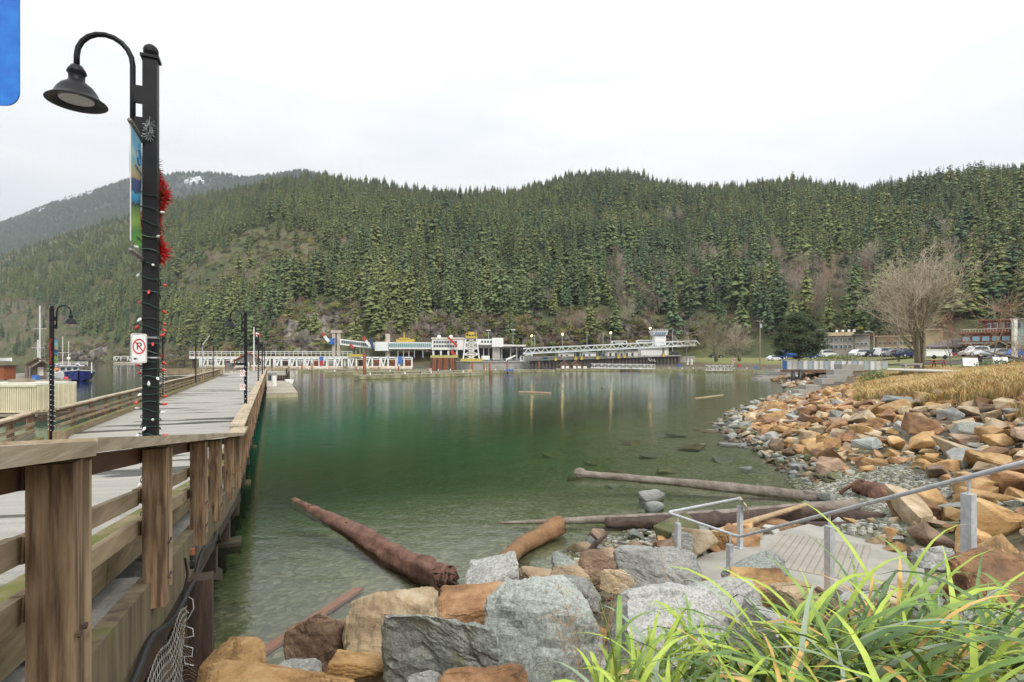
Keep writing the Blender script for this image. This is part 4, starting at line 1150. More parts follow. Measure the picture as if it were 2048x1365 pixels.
tinsel_red = M('tinsel_red', (.52, .022, .018), (.33, .012, .012), scale=40, rough=.42)
garland_green = M('garland_green', (.02, .075, .02), (.05, .12, .035), scale=40, rough=.6)
def garland(p, d, H, label, group='red tinsel garlands on the lamp posts', n=900, r=.085):
    """twisted red tinsel stem with green sprigs that hangs down from p"""
    root = thing('garland', label, 'garland', p, group)
    rg = random.Random(int(p[1] * 100)); red = MB(); gr = MB(); p = Vector(p); d = Vector(d); nrm = Vector((-d.y, d.x, 0))
    for i in range(n):
        t = rg.random()
        swell = 1 - .3 * abs(math.sin(t * 3.1 * math.pi))
        c = p + Vector((0, 0, -H * t)) + d * (r * .75 + r * .30 * math.sin(t * 11)) + nrm * (r * .3 * math.cos(t * 9.4))
        v = Vector((rg.gauss(0, 1), rg.gauss(0, 1), rg.gauss(0, 1))).normalized()
        mb = red if rg.random() < .84 or math.sin(t * 19) < -.2 else gr
        a = c + v * r * .15; e = c + v * r * swell * rg.uniform(.35, .95)
        s_ = v.orthogonal().normalized() * r * .055
        mb.add([a - s_, a + s_, e + s_ * .3, e - s_ * .3], [(0, 1, 2, 3)])
    red.build('tinsel', tinsel_red, root); gr.build('green_sprigs', garland_green, root)
    return root
RDIR = -PN; LDIR = PN
LAMPS = []
l1b = Vector((-3.02, 4.6, deckz(4.6) - .01))
lamp1, top1 = lamp_post(l1b, 4.18, RDIR, 'big black lamp post in front, wrapped in red and white fairy lights', hi=True)
LR = [(20, 'black lamp post on the right rail with two round no-parking signs'), (40, 'second black lamp post out on the right rail'), (58, 'third black lamp post out on the right rail by the fuel float'), (76, 'farthest black lamp post on the right rail')]
LL = [(17.95, 'black lamp post on the left rail beside the cream container, with banner and garland'), (37, 'black lamp post half hidden behind the big front lamp post'), (55, 'black lamp post on the left rail before the red-roofed shelter'), (74, 'farthest black lamp post on the left rail')]
for y, lab in LR:
    b = rp(y, -.02); b.z = deckz(y); r_, t = lamp_post(b, 4.27, RDIR, lab)
    LAMPS.append((b, t, 1, y))
for y, lab in LL:
    b = lp(y, .0 if y < 20 else -.12); b.z = deckz(y) - (.05 if y < 20 else 0); r_, t = lamp_post(b, 4.32, LDIR, lab)
    LAMPS.append((b, t, -1, y))
# banner, garland, sign and lights of the front lamp post
bt = Vector((-3.02, 4.6, EYE + 428 * 4.6 / F))
bn, p, d, nrm = banner(bt - PU * .06 + RDIR * .05, -PU, .38, .90, 'large printed banner with sea, hills and fern on the front lamp post')
def text(body, size, loc, xdir, mat, parent, name='lettering', ext=.0008, align='CENTER', up=(0, 0, 1), shear=0):
    cu = bpy.data.curves.new(name, 'FONT'); cu.body = body; cu.size = size; cu.extrude = ext; cu.align_x = align; cu.align_y = 'CENTER'; cu.resolution_u = 3; cu.shear = shear
    cu.materials.append(mat)
    tmp = bpy.data.objects.new(name, cu)
    me = bpy.data.meshes.new_from_object(tmp); bpy.data.objects.remove(tmp)
    if not me.materials: me.materials.append(mat)
    x = Vector(xdir).normalized(); u = Vector(up); z = x.cross(u).normalized(); u = z.cross(x)
    m = Matrix((x, u, z)).transposed().to_4x4(); m.translation = Vector(loc)
    me.transform(m)
    return link(name, me, parent)
fn = -nrm if (-nrm).dot(Vector((0, 0, EYE)) - p) > 0 else nrm      # side of the cloth that faces the bay
xd = Vector((0, 0, 1)).cross(fn) if False else (fn.cross(Vector((0, 0, 1)))) * -1
text('HORSESHOE BAY', .040, p + d * .22 + Vector((0, 0, -.315)) + fn * .02, xd, ink, bn)
text('HORSESHOE', .034, p + d * .22 + Vector((0, 0, -.85)) + fn * .02, xd, M('dark_green_ink', (.02, .08, .03), rough=.6), bn)
sw = [p + d * .22 + fn * .02 + xd * (.055 * math.cos(a) * (1 - a / 14)) + Vector((0, 0, -.20 + .06 * math.sin(a) * (1 - a / 14))) for a in np.linspace(-2.8, 2.2, 14)]
MB().path(sw, .006, 5).tube(p + d * .22 + fn * .02 + Vector((0, 0, -.10)), p + d * .22 + fn * .02 + Vector((0, 0, -.22)), .005, n=5).build('emblem', M('emblem_blue', (.03, .16, .36), rough=.6), bn)
garland(bt + PU * .07 + Vector((0, 0, -.12)), PU, .78, 'red tinsel garland down the far side of the front lamp post', n=6500, r=.13)
MB_ = MB()
for i in range(90):
    v = Vector((rng.gauss(0, 1), rng.gauss(0, 1), rng.gauss(0, 1.4))).normalized() * .05
    c = Vector((l1b.x, l1b.y, bt.z + .10)) - PU * .07 + Vector((0, 0, rng.uniform(-.06, .06)))
    MB_.tube(c, c + v, .004, n=3)
tag(MB_.build('cable_ties', M('cable_grey', (.22, .23, .24), rough=.4)), 'bundle of grey cable ties on the front lamp post above the banner', 'cable ties')

wire_m = M('fairy_wire', (.02, .05, .045), rough=.5)
bulb_red = M('bulb_red', (.55, .03, .02), rough=.22, spec=.7); bulb_white = M('bulb_white', (.78, .78, .76), rough=.2, spec=.7)
socket_m = M('bulb_socket', (.02, .06, .04), rough=.5)
def bulb_mesh(m):
    b = MB(); b.lathe((0, 0, 0), [(.007, 0), (.011, .008), (.0115, .018), (.007, .034), (.001, .043)], 7); b.mi = 1; b.lathe((0, 0, 0), [(.006, -.016), (.0075, 0)], 6)
    return b.mesh('bulb', [m, socket_m], smooth=True)
bm_r, bm_w = bulb_mesh(bulb_red), bulb_mesh(bulb_white)
fl = thing('fairy_lights', 'string of red and white fairy lights wound round the front lamp post', 'fairy lights', l1b)
pts = []; zlo, zhi = .14, 2.02; turns = 19
def sq(a, r):      # rounded square path round the post
    c, s_ = math.cos(a), math.sin(a); k = 1 / max(abs(c), abs(s_)); k = min(k, 1.22)
    return PU * (c * r * k) + PN * (s_ * r * k)
for (za, zb, tn) in ((.14, 1.00, 9), (1.02, 2.05, 15), (2.07, 3.10, 9)):
    ln = []
    for i in range(tn * 20 + 1):
        a = i / 20 * 6.283; t = i / (tn * 20)
        q = Vector((l1b.x, l1b.y, l1b.z + za + (zb - za) * t + .010 * math.sin(a * 2.3))) + sq(a, .066)
        ln.append(q)
        if i % 9 == 4 and za < 2:
            o_ = sq(a, 1).normalized(); dirv = (o_ * rng.uniform(.5, 1.2) + Vector((0, 0, rng.uniform(-1.2, .5))) + PU * rng.uniform(-.5, .5)).normalized()
            bo = link('bulb', bm_r if rng.random() < .5 else bm_w, fl, loc=None)
            bo.matrix_parent_inverse = Matrix.Identity(4); bo.location = q + o_ * .014 - l1b; bo.rotation_euler = dirv.to_track_quat('Z', 'Y').to_euler()
        elif i % 13 == 4 and za > 2:
            o_ = sq(a, 1).normalized(); dirv = (o_ + Vector((0, 0, rng.uniform(-1.2, .5)))).normalized()
            bo = link('bulb', bm_w if rng.random() < .6 else bm_r, fl); bo.matrix_parent_inverse = Matrix.Identity(4); bo.location = q + o_ * .014 - l1b; bo.rotation_euler = dirv.to_track_quat('Z', 'Y').to_euler()
    w_ = MB(); w_.path(ln, .0042, 4); w_.build('wire', wire_m, fl)
gl_ = Vector((l1b.x, l1b.y, l1b.z + .88)) - PU * .0605
text('LANG', .062, gl_, PN, M('scratched_tag', (.10, .10, .105), rough=.6), lamp1, 'graffiti', .0004)
# straps round the post that hold the sign
ps = at(278, 697, 4.42)
sg = thing('no_parking_sign', 'white no-parking sign strapped to the front lamp post', 'sign', ps)
sx = (at(292, 697, 4.50) - at(265, 697, 4.42)); sx.z = 0; sx.normalize()
sn = sx.cross(Vector((0, 0, 1)))
if sn.dot(Vector((0, 0, EYE)) - ps) < 0: sn = -sn
def rrect(c, x, w, h, r, k=5, up=Vector((0, 0, 1))):
    out = []
    for cx, cz, a0 in ((w / 2 - r, h / 2 - r, 0), (-w / 2 + r, h / 2 - r, 90), (-w / 2 + r, -h / 2 + r, 180), (w / 2 - r, -h / 2 + r, 270)):
        for i in range(k + 1):
            a = R(a0 + 90 * i / k); out.append(c + x * (cx + r * math.cos(a)) + up * (cz + r * math.sin(a)))
    return out
sign_white = M('sign_white', (.78, .78, .77), rough=.35); sign_black = M('sign_black', (.015, .015, .015), rough=.4); sign_red = M('sign_red', (.58, .02, .03), rough=.4)
SW_, SH_ = .115, .235
def np_sign(c, x, n, w, h, parent, arrow=True):
    MB().prism(rrect(c, x, w, h, w * .12), -n * .003).build('plate', sign_white, parent)
    # thin black border as a ring of strips
    o_ = rrect(c + n * .0006, x, w * .92, h * .95, w * .10); i_ = rrect(c + n * .0006, x, w * .87, h * .93, w * .08)
    k = len(o_); MB().add(o_ + i_, [(j, (j + 1) % k, k + (j + 1) % k, k + j) for j in range(k)]).build('border', sign_black, parent)
    cc = c + Vector((0, 0, h * .06)) + n * .0012
    text('P', w * .72, cc, x * (1 if x.cross(Vector((0, 0, 1))).dot(n) > 0 else -1), sign_black, parent, 'letter', .0003)
    rg_ = MB(); ro, ri = w * .40, w * .33
    q = [cc + n * .0012 + x * (rr * math.cos(a)) + Vector((0, 0, rr * 1.35 * math.sin(a))) for rr in (ro, ri) for a in np.linspace(0, 6.283, 29)[:-1]]
    rg_.add(q, [(j, (j + 1) % 28, 28 + (j + 1) % 28, 28 + j) for j in range(28)])
    a, b = x * (-ri * .72) + Vector((0, 0, ri * .96)), x * (ri * .72) + Vector((0, 0, -ri * .96)); dd = Vector((0, 0, 1)).cross(n) * .0 + (b - a).normalized().cross(n) * w * .035
    e = cc + n * .0018
    rg_.add([e + a - dd, e + a + dd, e + b + dd, e + b - dd], [(0, 1, 2, 3)])
    rg_.build('prohibition_ring', sign_red, parent)
    if arrow:
        ca = c + Vector((0, 0, -h * .36)) - x * w * .22 + n * .0012
        MB().add([ca - x * w * .16, ca + Vector((0, 0, h * .05)), ca - Vector((0, 0, h * .05))], [(0, 1, 2)]).add([ca + x * w * .0 + Vector((0, 0, h * .018)), ca + x * w * .13 + Vector((0, 0, h * .018)), ca + x * w * .13 - Vector((0, 0, h * .018)), ca - Vector((0, 0, h * .018))], [(0, 1, 2, 3)]).build('arrow', sign_black, parent)
np_sign(ps, sx, sn, SW_, SH_, sg)
for z in (.09, -.075):
    cz = l1b.x, l1b.y, ps.z + z
    st = MB()
    for k in range(4):
        a = R(45 + 90 * k); b_ = R(135 + 90 * k)
        st.beam(Vector(cz) + sq(a, .0605), Vector(cz) + sq(b_, .0605), .002, .012)
    st.tube(Vector(cz) + sq(R(180), .06), ps + Vector((0, 0, z)) - sn * .004, .006, n=5)
    st.build('strap', galv, sg)
# the other lamp posts' dressings
for b, t, sgn, y in LAMPS:
    nm = 'left' if sgn < 0 else 'right'
    z0 = Vector((b.x, b.y, t.z - .95))
    who = {17.95: 'left lamp post by the cream container', 37: 'lamp post behind the front lamp post', 55: 'lamp post before the red-roofed shelter', 74: 'farthest left lamp post', 20: 'lamp post with two round signs', 40: 'second right-hand lamp post', 58: 'third right-hand lamp post', 76: 'farthest right-hand lamp post'}[y]
    if y == 17.95:
        banner(z0 + PU * .06, PU, .46, .82, 'printed blue and green banner on the left lamp post')
    if y != 37:
        sd = (-PU if sgn < 0 else PU)
        garland(z0 + sd * .07 + Vector((0, 0, -.02)), sd, .80 if y < 30 else .6, 'red tinsel garland on the ' + who, n=500 if y < 30 else 160, r=.075 if y < 30 else .09)
    if y < 45:
        f2 = thing('fairy_lights', 'white fairy lights wound round the ' + who, 'fairy lights', b)
        lt = MB(); ln = []
        for i in range(160):
            a = i / 12 * 6.283; q = Vector((b.x, b.y, b.z + .3 + 2.2 * i / 160)) + sq(a, .068); ln.append(q)
            if i % 2 == 0: lt.ball(q + sq(a, 1).normalized() * .012, .014 if y < 30 else .02, 5)
        MB().path(ln, .004, 3).build('wire', wire_m, f2); tag(lt.build('bulbs', bulb_white, f2), kind='stuff')
b, t, _, _ = LAMPS[0]
for k, z in ((0, 1.12), (1, .62)):
    c = Vector((b.x, b.y, b.z + 1.02 + z)) - PU * .075 - PN * .10
    s2 = thing('no_parking_sign', ('upper' if k == 0 else 'lower') + ' small no-parking sign on the lamp post on the right rail', 'sign', c, 'paired no-parking signs on the right rail lamp post')
    n_ = -PU; x_ = PN
    np_sign(c, x_, n_, .17, .23, s2, False)
# ------------------------------------------------------------------ rocks
def rock_mat(name, c1, c2, c3, sc=1.6, speck=None, lichen=None):
    m = bpy.data.materials.new(name); m.use_nodes = True
    nt = m.node_tree; ns = nt.nodes; L = nt.links; b = ns['Principled BSDF']; b.inputs['Roughness'].default_value = .72
    g = ns.new('ShaderNodeNewGeometry'); oi = ns.new('ShaderNodeObjectInfo')
    of = ns.new('ShaderNodeVectorMath'); of.operation = 'SCALE'; of.inputs[0].default_value = (17, 31, 23); L.new(oi.outputs['Random'], of.inputs['Scale'])
    ad = ns.new('ShaderNodeVectorMath'); ad.operation = 'ADD'; L.new(g.outputs['Position'], ad.inputs[0]); L.new(of.outputs[0], ad.inputs[1])
    rt = ns.new('ShaderNodeVectorRotate'); rt.rotation_type = 'X_AXIS'; L.new(oi.outputs['Random'], rt.inputs['Angle']); L.new(ad.outputs[0], rt.inputs['Vector'])
    mp_ = ns.new('ShaderNodeMapping'); mp_.inputs['Scale'].default_value = (1, 1, 1.5); L.new(rt.outputs[0], mp_.inputs[0])
    n = ns.new('ShaderNodeTexNoise'); n.inputs['Scale'].default_value = sc; n.inputs['Detail'].default_value = 10; n.inputs['Roughness'].default_value = .66; n.inputs['Distortion'].default_value = .4; L.new(mp_.outputs[0], n.inputs['Vector'])
    r = ns.new('ShaderNodeValToRGB'); e = r.color_ramp.elements
    e[0].position = .34; e[0].color = (*c1, 1); e[1].position = .68; e[1].color = (*c3, 1); e.new(.5).color = (*c2, 1); L.new(n.outputs[0], r.inputs[0]); col = r.outputs[0]
    if speck:
        v = ns.new('ShaderNodeTexNoise'); v.inputs['Scale'].default_value = speck[0]; v.inputs['Detail'].default_value = 4; v.inputs['Roughness'].default_value = .8; L.new(ad.outputs[0], v.inputs['Vector'])
        r2 = ns.new('ShaderNodeValToRGB'); e = r2.color_ramp.elements; e[0].position = .40; e[0].color = (*speck[1], 1); e[1].position = .58; e[1].color = (*speck[2], 1); L.new(v.outputs[0], r2.inputs[0])
        mx = ns.new('ShaderNodeMix'); mx.data_type = 'RGBA'; mx.inputs['Factor'].default_value = speck[3]; L.new(col, mx.inputs['A']); L.new(r2.outputs[0], mx.inputs['B']); col = mx.outputs['Result']
    if lichen:
        v = ns.new('ShaderNodeTexNoise'); v.inputs['Scale'].default_value = lichen[1]; v.inputs['Detail'].default_value = 8; v.inputs['Roughness'].default_value = .7; L.new(ad.outputs[0], v.inputs['Vector'])
        mr = ns.new('ShaderNodeMapRange'); mr.inputs['From Min'].default_value = lichen[2]; mr.inputs['From Max'].default_value = lichen[2] + .1; mr.inputs['To Max'].default_value = lichen[3]; L.new(v.outputs[0], mr.inputs['Value'])
        mx = ns.new('ShaderNodeMix'); mx.data_type = 'RGBA'; L.new(mr.outputs[0], mx.inputs['Factor']); L.new(col, mx.inputs['A']); mx.inputs['B'].default_value = (*lichen[0], 1); col = mx.outputs['Result']
    hs = ns.new('ShaderNodeHueSaturation'); mr = ns.new('ShaderNodeMapRange'); mr.inputs['To Min'].default_value = .72; mr.inputs['To Max'].default_value = 1.2; L.new(oi.outputs['Random'], mr.inputs['Value']); L.new(mr.outputs[0], hs.inputs['Value'])
    L.new(col, hs.inputs['Color'])
    # stones that the tide wets are darker near the waterline
    sx = ns.new('ShaderNodeSeparateXYZ'); L.new(g.outputs['Position'], sx.inputs[0])
    w = ns.new('ShaderNodeMapRange'); w.inputs['From Min'].default_value = .05; w.inputs['From Max'].default_value = .32; w.inputs['To Min'].default_value = .42; w.inputs['To Max'].default_value = 1; L.new(sx.outputs['Z'], w.inputs['Value'])
    m2 = ns.new('ShaderNodeMix'); m2.data_type = 'RGBA'; m2.blend_type = 'MULTIPLY'; m2.inputs['Factor'].default_value = 1; L.new(hs.outputs[0], m2.inputs['A']); L.new(w.outputs[0], m2.inputs['B'])
    L.new(m2.outputs['Result'], b.inputs['Base Color'])
    bp = ns.new('ShaderNodeBump'); bp.inputs['Strength'].default_value = .75; bp.inputs['Distance'].default_value = .035
    n4 = ns.new('ShaderNodeTexNoise'); n4.inputs['Scale'].default_value = 9; n4.inputs['Detail'].default_value = 10; n4.inputs['Roughness'].default_value = .7; L.new(mp_.outputs[0], n4.inputs['Vector'])
    L.new(n4.outputs[0], bp.inputs['Height']); L.new(bp.outputs[0], b.inputs['Normal'])
    return m
R_OCHRE = rock_mat('rock_ochre', (.15, .082, .032), (.40, .24, .095), (.55, .39, .20))
R_RUST = rock_mat('rock_rust', (.10, .052, .026), (.28, .148, .066), (.44, .28, .15))
R_TAN = rock_mat('rock_tan', (.20, .14, .08), (.42, .325, .20), (.58, .49, .36))
R_BROWN = rock_mat('rock_brown', (.09, .055, .035), (.22, .145, .095), (.38, .28, .19))
R_GREY = rock_mat('rock_grey', (.14, .145, .13), (.30, .305, .28), (.46, .46, .43), speck=(26, (.10, .11, .10), (.55, .55, .52), .35))
R_GREEN = rock_mat('rock_grey_green', (.13, .15, .13), (.27, .295, .265), (.40, .42, .385), sc=1.1, speck=(34, (.10, .115, .105), (.50, .52, .48), .45), lichen=((.34, .33, .17), 2.2, .56, .5))
R_PALE = rock_mat('rock_speckled', (.18, .185, .17), (.37, .375, .35), (.50, .50, .47), sc=2, speck=(30, (.10, .105, .10), (.54, .54, .51), .5), lichen=((.04, .045, .035), 3.0, .62, .8))
R_WET = rock_mat('rock_wet_moss', (.05, .06, .02), (.10, .105, .04), (.16, .15, .08))
WORDS = {R_OCHRE: 'ochre', R_RUST: 'rust-red', R_TAN: 'pale tan', R_BROWN: 'dark brown', R_GREY: 'grey', R_GREEN: 'grey-green', R_PALE: 'speckled pale grey', R_WET: 'mossy wet'}

def rock_mesh(seed, n=13, rnd=.38, chisel=.10, sub=0, rough=.0, flat=1.0):
    """angular broken stone of about unit size"""
    rg = random.Random(seed); bm = bmesh.new()
    for i in range(n):
        p = Vector((rg.uniform(-1, 1), rg.uniform(-1, 1), rg.uniform(-1, 1)))
        m = max(abs(p.x), abs(p.y), abs(p.z)); p = p / m * rg.uniform(.72, 1.0)
        p = p.lerp(p.normalized() * .95, rnd)
        bm.verts.new((p.x * .5, p.y * .5, p.z * .5 * flat))
    bmesh.ops.convex_hull(bm, input=bm.verts)
    bmesh.ops.delete(bm, geom=[v for v in bm.verts if not v.link_faces], context='VERTS')
    bmesh.ops.dissolve_limit(bm, angle_limit=R(14), verts=bm.verts, edges=bm.edges)
    bmesh.ops.bevel(bm, geom=list(bm.edges), offset=.035, segments=1, profile=.6, affect='EDGES', clamp_overlap=True)
    bmesh.ops.triangulate(bm, faces=bm.faces)
    if sub:
        for k in range(sub):
            bmesh.ops.subdivide_edges(bm, edges=[e for e in bm.edges if e.calc_length() > .09 / (k + 1)], cuts=1, use_grid_fill=True)
            bmesh.ops.triangulate(bm, faces=bm.faces)
        bm.normal_update(); o_ = Vector((seed * 3.1, seed * 1.7, seed * .3))
        for v in bm.verts:
            q = v.co * 3.0 + o_
            a = mnoise.fractal(q * .8, 1.0, 2.0, 4) * .026 - max(0, .10 - abs(mnoise.noise(q * .8 + Vector((9, 2, 5))))) * .20 + (mnoise.cell(q * 1.3) - .5) * .012 + mnoise.fractal(q * 5, .8, 2.1, 4) * .013
            v.co += v.normal * a * rough
    me = bpy.data.meshes.new('rock'); bm.to_mesh(me); bm.free()
    if sub: me.polygons.foreach_set('use_smooth', [False] * len(me.polygons))
    me.materials.append(R_OCHRE)
    return me
ROCKS = [rock_mesh(s, n=rng.choice((8, 9, 10, 12, 14)), rnd=.22, sub=1, rough=.55) for s in range(16)]
BIG = [rock_mesh(40 + s, n=15 + s % 7, sub=4, rough=1.0) for s in range(10)]
def put_rock(me, loc, size, mat, label, rot, group=None, name='rock'):
    o = link(name, me, None, loc=loc); o.scale = size; o.rotation_euler = rot
    o.material_slots[0].link = 'OBJECT'; o.material_slots[0].material = mat
    return tag(o, label, 'rock', group)
# foreground boulders, one by one: picture box (x0, y0, x1, y1), distance, stone
FORE = [
    (765, 1208, 1012, 1400, 4.5, R_GREEN, 'large blocky grey-green boulder with yellow lichen at the bottom middle', 0),
    (982, 1165, 1240, 1400, 4.6, R_GREEN, 'largest smooth grey boulder, right of the blocky lichen one', 3),
    (1200, 1168, 1565, 1330, 4.9, R_PALE, 'long flat-topped grey boulder half hidden behind the green grass clump', 2),
    (1232, 1098, 1405, 1190, 6.8, R_GREY, 'dark grey slab tilted against the concrete platform edge', 5),
    (938, 1112, 1042, 1200, 7.0, R_PALE, 'pale speckled boulder standing alone at the foot of the short log', 1),
    (420, 1322, 700, 1420, 4.3, R_OCHRE, 'flat ochre boulder at the bottom edge, left of the brown layered rocks', 4),
    (412, 1292, 530, 1375, 5.0, R_OCHRE, 'pointed mossy ochre boulder nearest the wharf piles', 7),
    (590, 1200, 700, 1335, 5.9, R_BROWN, 'brown layered boulder split by cracks beside the submerged plank', 6),
    (690, 1222, 790, 1330, 5.7, R_BROWN, 'brown boulder wedged between the layered rock and the leaning slab', 8),
    (700, 1192, 880, 1350, 5.4, R_TAN, 'pinkish leaning slab between the brown layered rocks and the lichen boulder', 9),
    (735, 1205, 800, 1260, 6.6, R_TAN, 'pale buff stone at the water behind the brown layered rocks', 5),
    (884, 1172, 1016, 1240, 6.5, R_RUST, 'rust-orange boulder directly behind the blocky lichen boulder', 1),
    (890, 1176, 945, 1216, 6.9, R_OCHRE, 'small ochre stone under the broken end of the big log', 6),
    (865, 1340, 1050, 1420, 3.9, R_RUST, 'rust boulder cut by the bottom edge under the two grey ones', 2),
    (1012, 1172, 1080, 1205, 6.6, R_RUST, 'rust-orange stone between the pale speckled boulder and the largest grey one', 3),
    (1038, 1138, 1120, 1190, 7.6, R_TAN, 'pale cream stone at the water right of the speckled boulder', 4),
    (1100, 1142, 1180, 1190, 7.4, R_TAN, 'flat cream stone right of the pale cream one by the water', 7),
    (1095, 1150, 1145, 1176, 7.2, R_RUST, 'small brick-red stone among the cream stones', 8),
    (1162, 1102, 1236, 1158, 8.2, R_BROWN, 'brown boulder left of the tilted slab by the water', 9),
    (1228, 1084, 1296, 1126, 8.9, R_OCHRE, 'ochre boulder behind the brown one by the platform', 0),
    (1115, 1160, 1200, 1210, 6.0, R_GREY, 'grey stone tucked behind the largest grey boulder', 3),
    (1205, 1130, 1262, 1180, 6.9, R_TAN, 'tan stone at the left foot of the tilted slab', 6),
    (1468, 1140, 1568, 1190, 6.2, R_OCHRE, 'pale ochre boulder at the near edge of the platform', 1),
    (1540, 1165, 1640, 1215, 5.6, R_TAN, 'tan boulder behind the grass clump by the platform corner', 4),
    (1910, 1118, 2110, 1215, 4.2, R_RUST, 'large rust-orange boulder on the right edge above the grass', 7),
    (1895, 1200, 2100, 1300, 3.9, R_BROWN, 'brown boulder under the large rust one on the right edge', 2),
    (1935, 1225, 2080, 1320, 3.4, R_GREY, 'grey boulder behind the grass tips at the right edge', 5),
    (1830, 1290, 2080, 1420, 3.1, R_RUST, 'rust boulder at the bottom right corner behind the grass', 9),
    (1832, 1090, 1898, 1135, 7.9, R_GREY, 'small grey rock on the platform right of the rail post', 6),
    (1812, 1092, 1850, 1118, 8.2, R_BROWN, 'brown stone on the platform beside the small grey rock', 8),
    (1400, 1062, 1450, 1092, 11.0, R_OCHRE, 'ochre stone behind the platform railing near the pale stick', 0),
    (1460, 1058, 1520, 1082, 11.6, R_TAN, 'tan stone behind the platform railing post with the rag', 2),
    (1510, 1040, 1600, 1068, 12.6, R_RUST, 'reddish flat rock behind the far corner of the platform', 3),
    (1310, 1080, 1370, 1115, 10.0, R_BROWN, 'brown stone at the left edge of the platform', 5),
    (1345, 1068, 1395, 1100, 10.6, R_GREY, 'grey stone beside the small steps at the platform edge', 9),
    (560, 1325, 640, 1350, 5.2, R_GREY, 'small pale grey stone behind the flat ochre boulder', 5),
    (820, 1340, 880, 1375, 4.4, R_GREY, 'small grey stone at the bottom edge left of the lichen boulder', 6),
    (660, 1300, 780, 1345, 5.0, R_OCHRE, 'ochre stone between the flat ochre boulder and the leaning slab', 8),
]
for i, (x0, y0, x1, y1, d, mt, lab, k) in enumerate(FORE):
    w = (x1 - x0) / F * d; h = (y1 - y0) / F * d
    c = at((x0 + x1) / 2, (y0 + y1) / 2, d + w * .30) - Vector((0, 0, h * .13))
    dp = .5 * (w + h) * 1.05
    rr = random.Random(i * 7 + 3)
    put_rock(BIG[k], c, (w * 1.34, dp * 1.15, h * 1.62), mt, lab, (rr.uniform(-.22, .22), rr.uniform(-.15, .15), rr.uniform(-.35, .35)))
fore_xy = [(at((q[0] + q[2]) / 2, (q[1] + q[3]) / 2, q[4] + .15)) for q in FORE]
def inside(poly, x, y):
    r = False; n = len(poly)
    for i in range(n):
        (ax, ay), (bx, by) = poly[i], poly[(i + 1) % n]
        if (ay > y) != (by > y) and x < (bx - ax) * (y - ay) / (by - ay) + ax: r = not r
    return r
# rip-rap on the bank
cand = []
rg = random.Random(99)
def too_close(px_, py2, s, grid, cell=2.0):
    gx, gy = int(px_ // cell), int(py2 // cell)
    for a in (-1, 0, 1):
        for b in (-1, 0, 1):
            for (qx, qy, qs) in grid.get((gx + a, gy + b), ()):
                if (qx - px_) ** 2 + (qy - py2) ** 2 < ((qs + s) * .33) ** 2: return True
    return False
grid_ = {}
xs = np.array([rg.uniform(-7, 34) for _ in range(42000)]); ys = np.array([rg.uniform(1.2, 64) ** 1 for _ in range(42000)])
sd = shore_dist(xs, ys); gzz = ground_z(xs, ys)
for x, y, s, z in zip(xs, ys, sd, gzz):
    if x / y > 1.12 or x / y < -.75: continue
    if x < RX(y) + .2: continue
    if s < -1.0 or s > 10.2 + 1.2 * math.sin(x * .9 + y): continue
    if x > 9.3 and 14.0 < y < 18.6 and -1 < s < 2.3: continue           # the small gravel beach
    if inside(PLAT, x, y) or inside(STAIR, x, y): continue
    if 4.5 < x < 9.3 and 12.2 < y < 15.5 and s < 1.6: continue
    near = y < 12
    if near and (y < 3.2 or (s < .15 and x < 2.5) or rg.random() < .3): continue
    sz = rg.choice((.45, .6, .75, .95, 1.2)) * (1.05 if s > 1 else .8)
    if near: sz *= .9
    if 2.2 < x < 9 and 6 < y < 10.4 and (poly_dist(PLAT, np.array([x]), np.array([y]))[0] < .35 or poly_dist(STAIR, np.array([x]), np.array([y]))[0] < .3): continue
    if s < 0: sz *= .55 if y > 11 or x > 3 else .5
    if 2.0 < x < 8 and 4 < y < 10.5 and poly_dist(PLAT, np.array([x]), np.array([y]))[0] < 1.5:
        if y < 10 or rg.random() < .6: continue
        sz = min(sz, .5)
    if y < 9 and x > -3.5:
        if any((f.x - x) ** 2 + (f.y - y) ** 2 < .30 for f in fore_xy): continue
        sz *= .85
    if too_close(x, y, sz, grid_): continue
    grid_.setdefault((int(x // 2), int(y // 2)), []).append((x, y, sz))
    cand.append((x, y, z, sz, s))
def zone_r(x, y, s):
    if y < 9.5: return 'among the foreground boulders'
    if y < 15 and x > 7: return 'beside the concrete stairs'
    if y < 15: return 'by the landing'
    if y < 20: return 'above the gravel beach'
    if s < 1.2: return 'along the bank waterline'
    if s > 8.3: return 'just under the dry grass'
    if y < 27: return 'on the nearer bank'
    if y < 38: return 'on the farther bank'
    return 'below the concrete terraces'
items = []
for (x, y, z, sz, s) in cand:
    q = rg.random()
    if s < .55: mt = rg.choice((R_GREY, R_WET, R_GREEN, R_BROWN, R_TAN))
    elif q < .30: mt = R_OCHRE
    elif q < .54: mt = R_RUST
    elif q < .72: mt = R_TAN
    elif q < .86: mt = R_BROWN
    elif q < .94: mt = R_GREY
    else: mt = R_GREEN
    size = Vector((sz * rg.uniform(.95, 1.5), sz * rg.uniform(.75, 1.15), sz * rg.uniform(.5, .85)))
    rot = (rg.uniform(-.45, .45), rg.uniform(-.35, .35), rg.random() * 6.28)
    items.append((sz / math.hypot(x, y), x, y, z + size.z * rg.uniform(.18, .36), size, rot, mt, s, rg.randrange(16)))
items.sort(key=lambda q: -q[0])
vis_ = [q for q in items if abs(q[1] / q[2]) < .97 and HOR + (EYE - q[3]) / q[2] * F < 1380]
rk = []
first = vis_[:262]; ids = set(map(id, first))
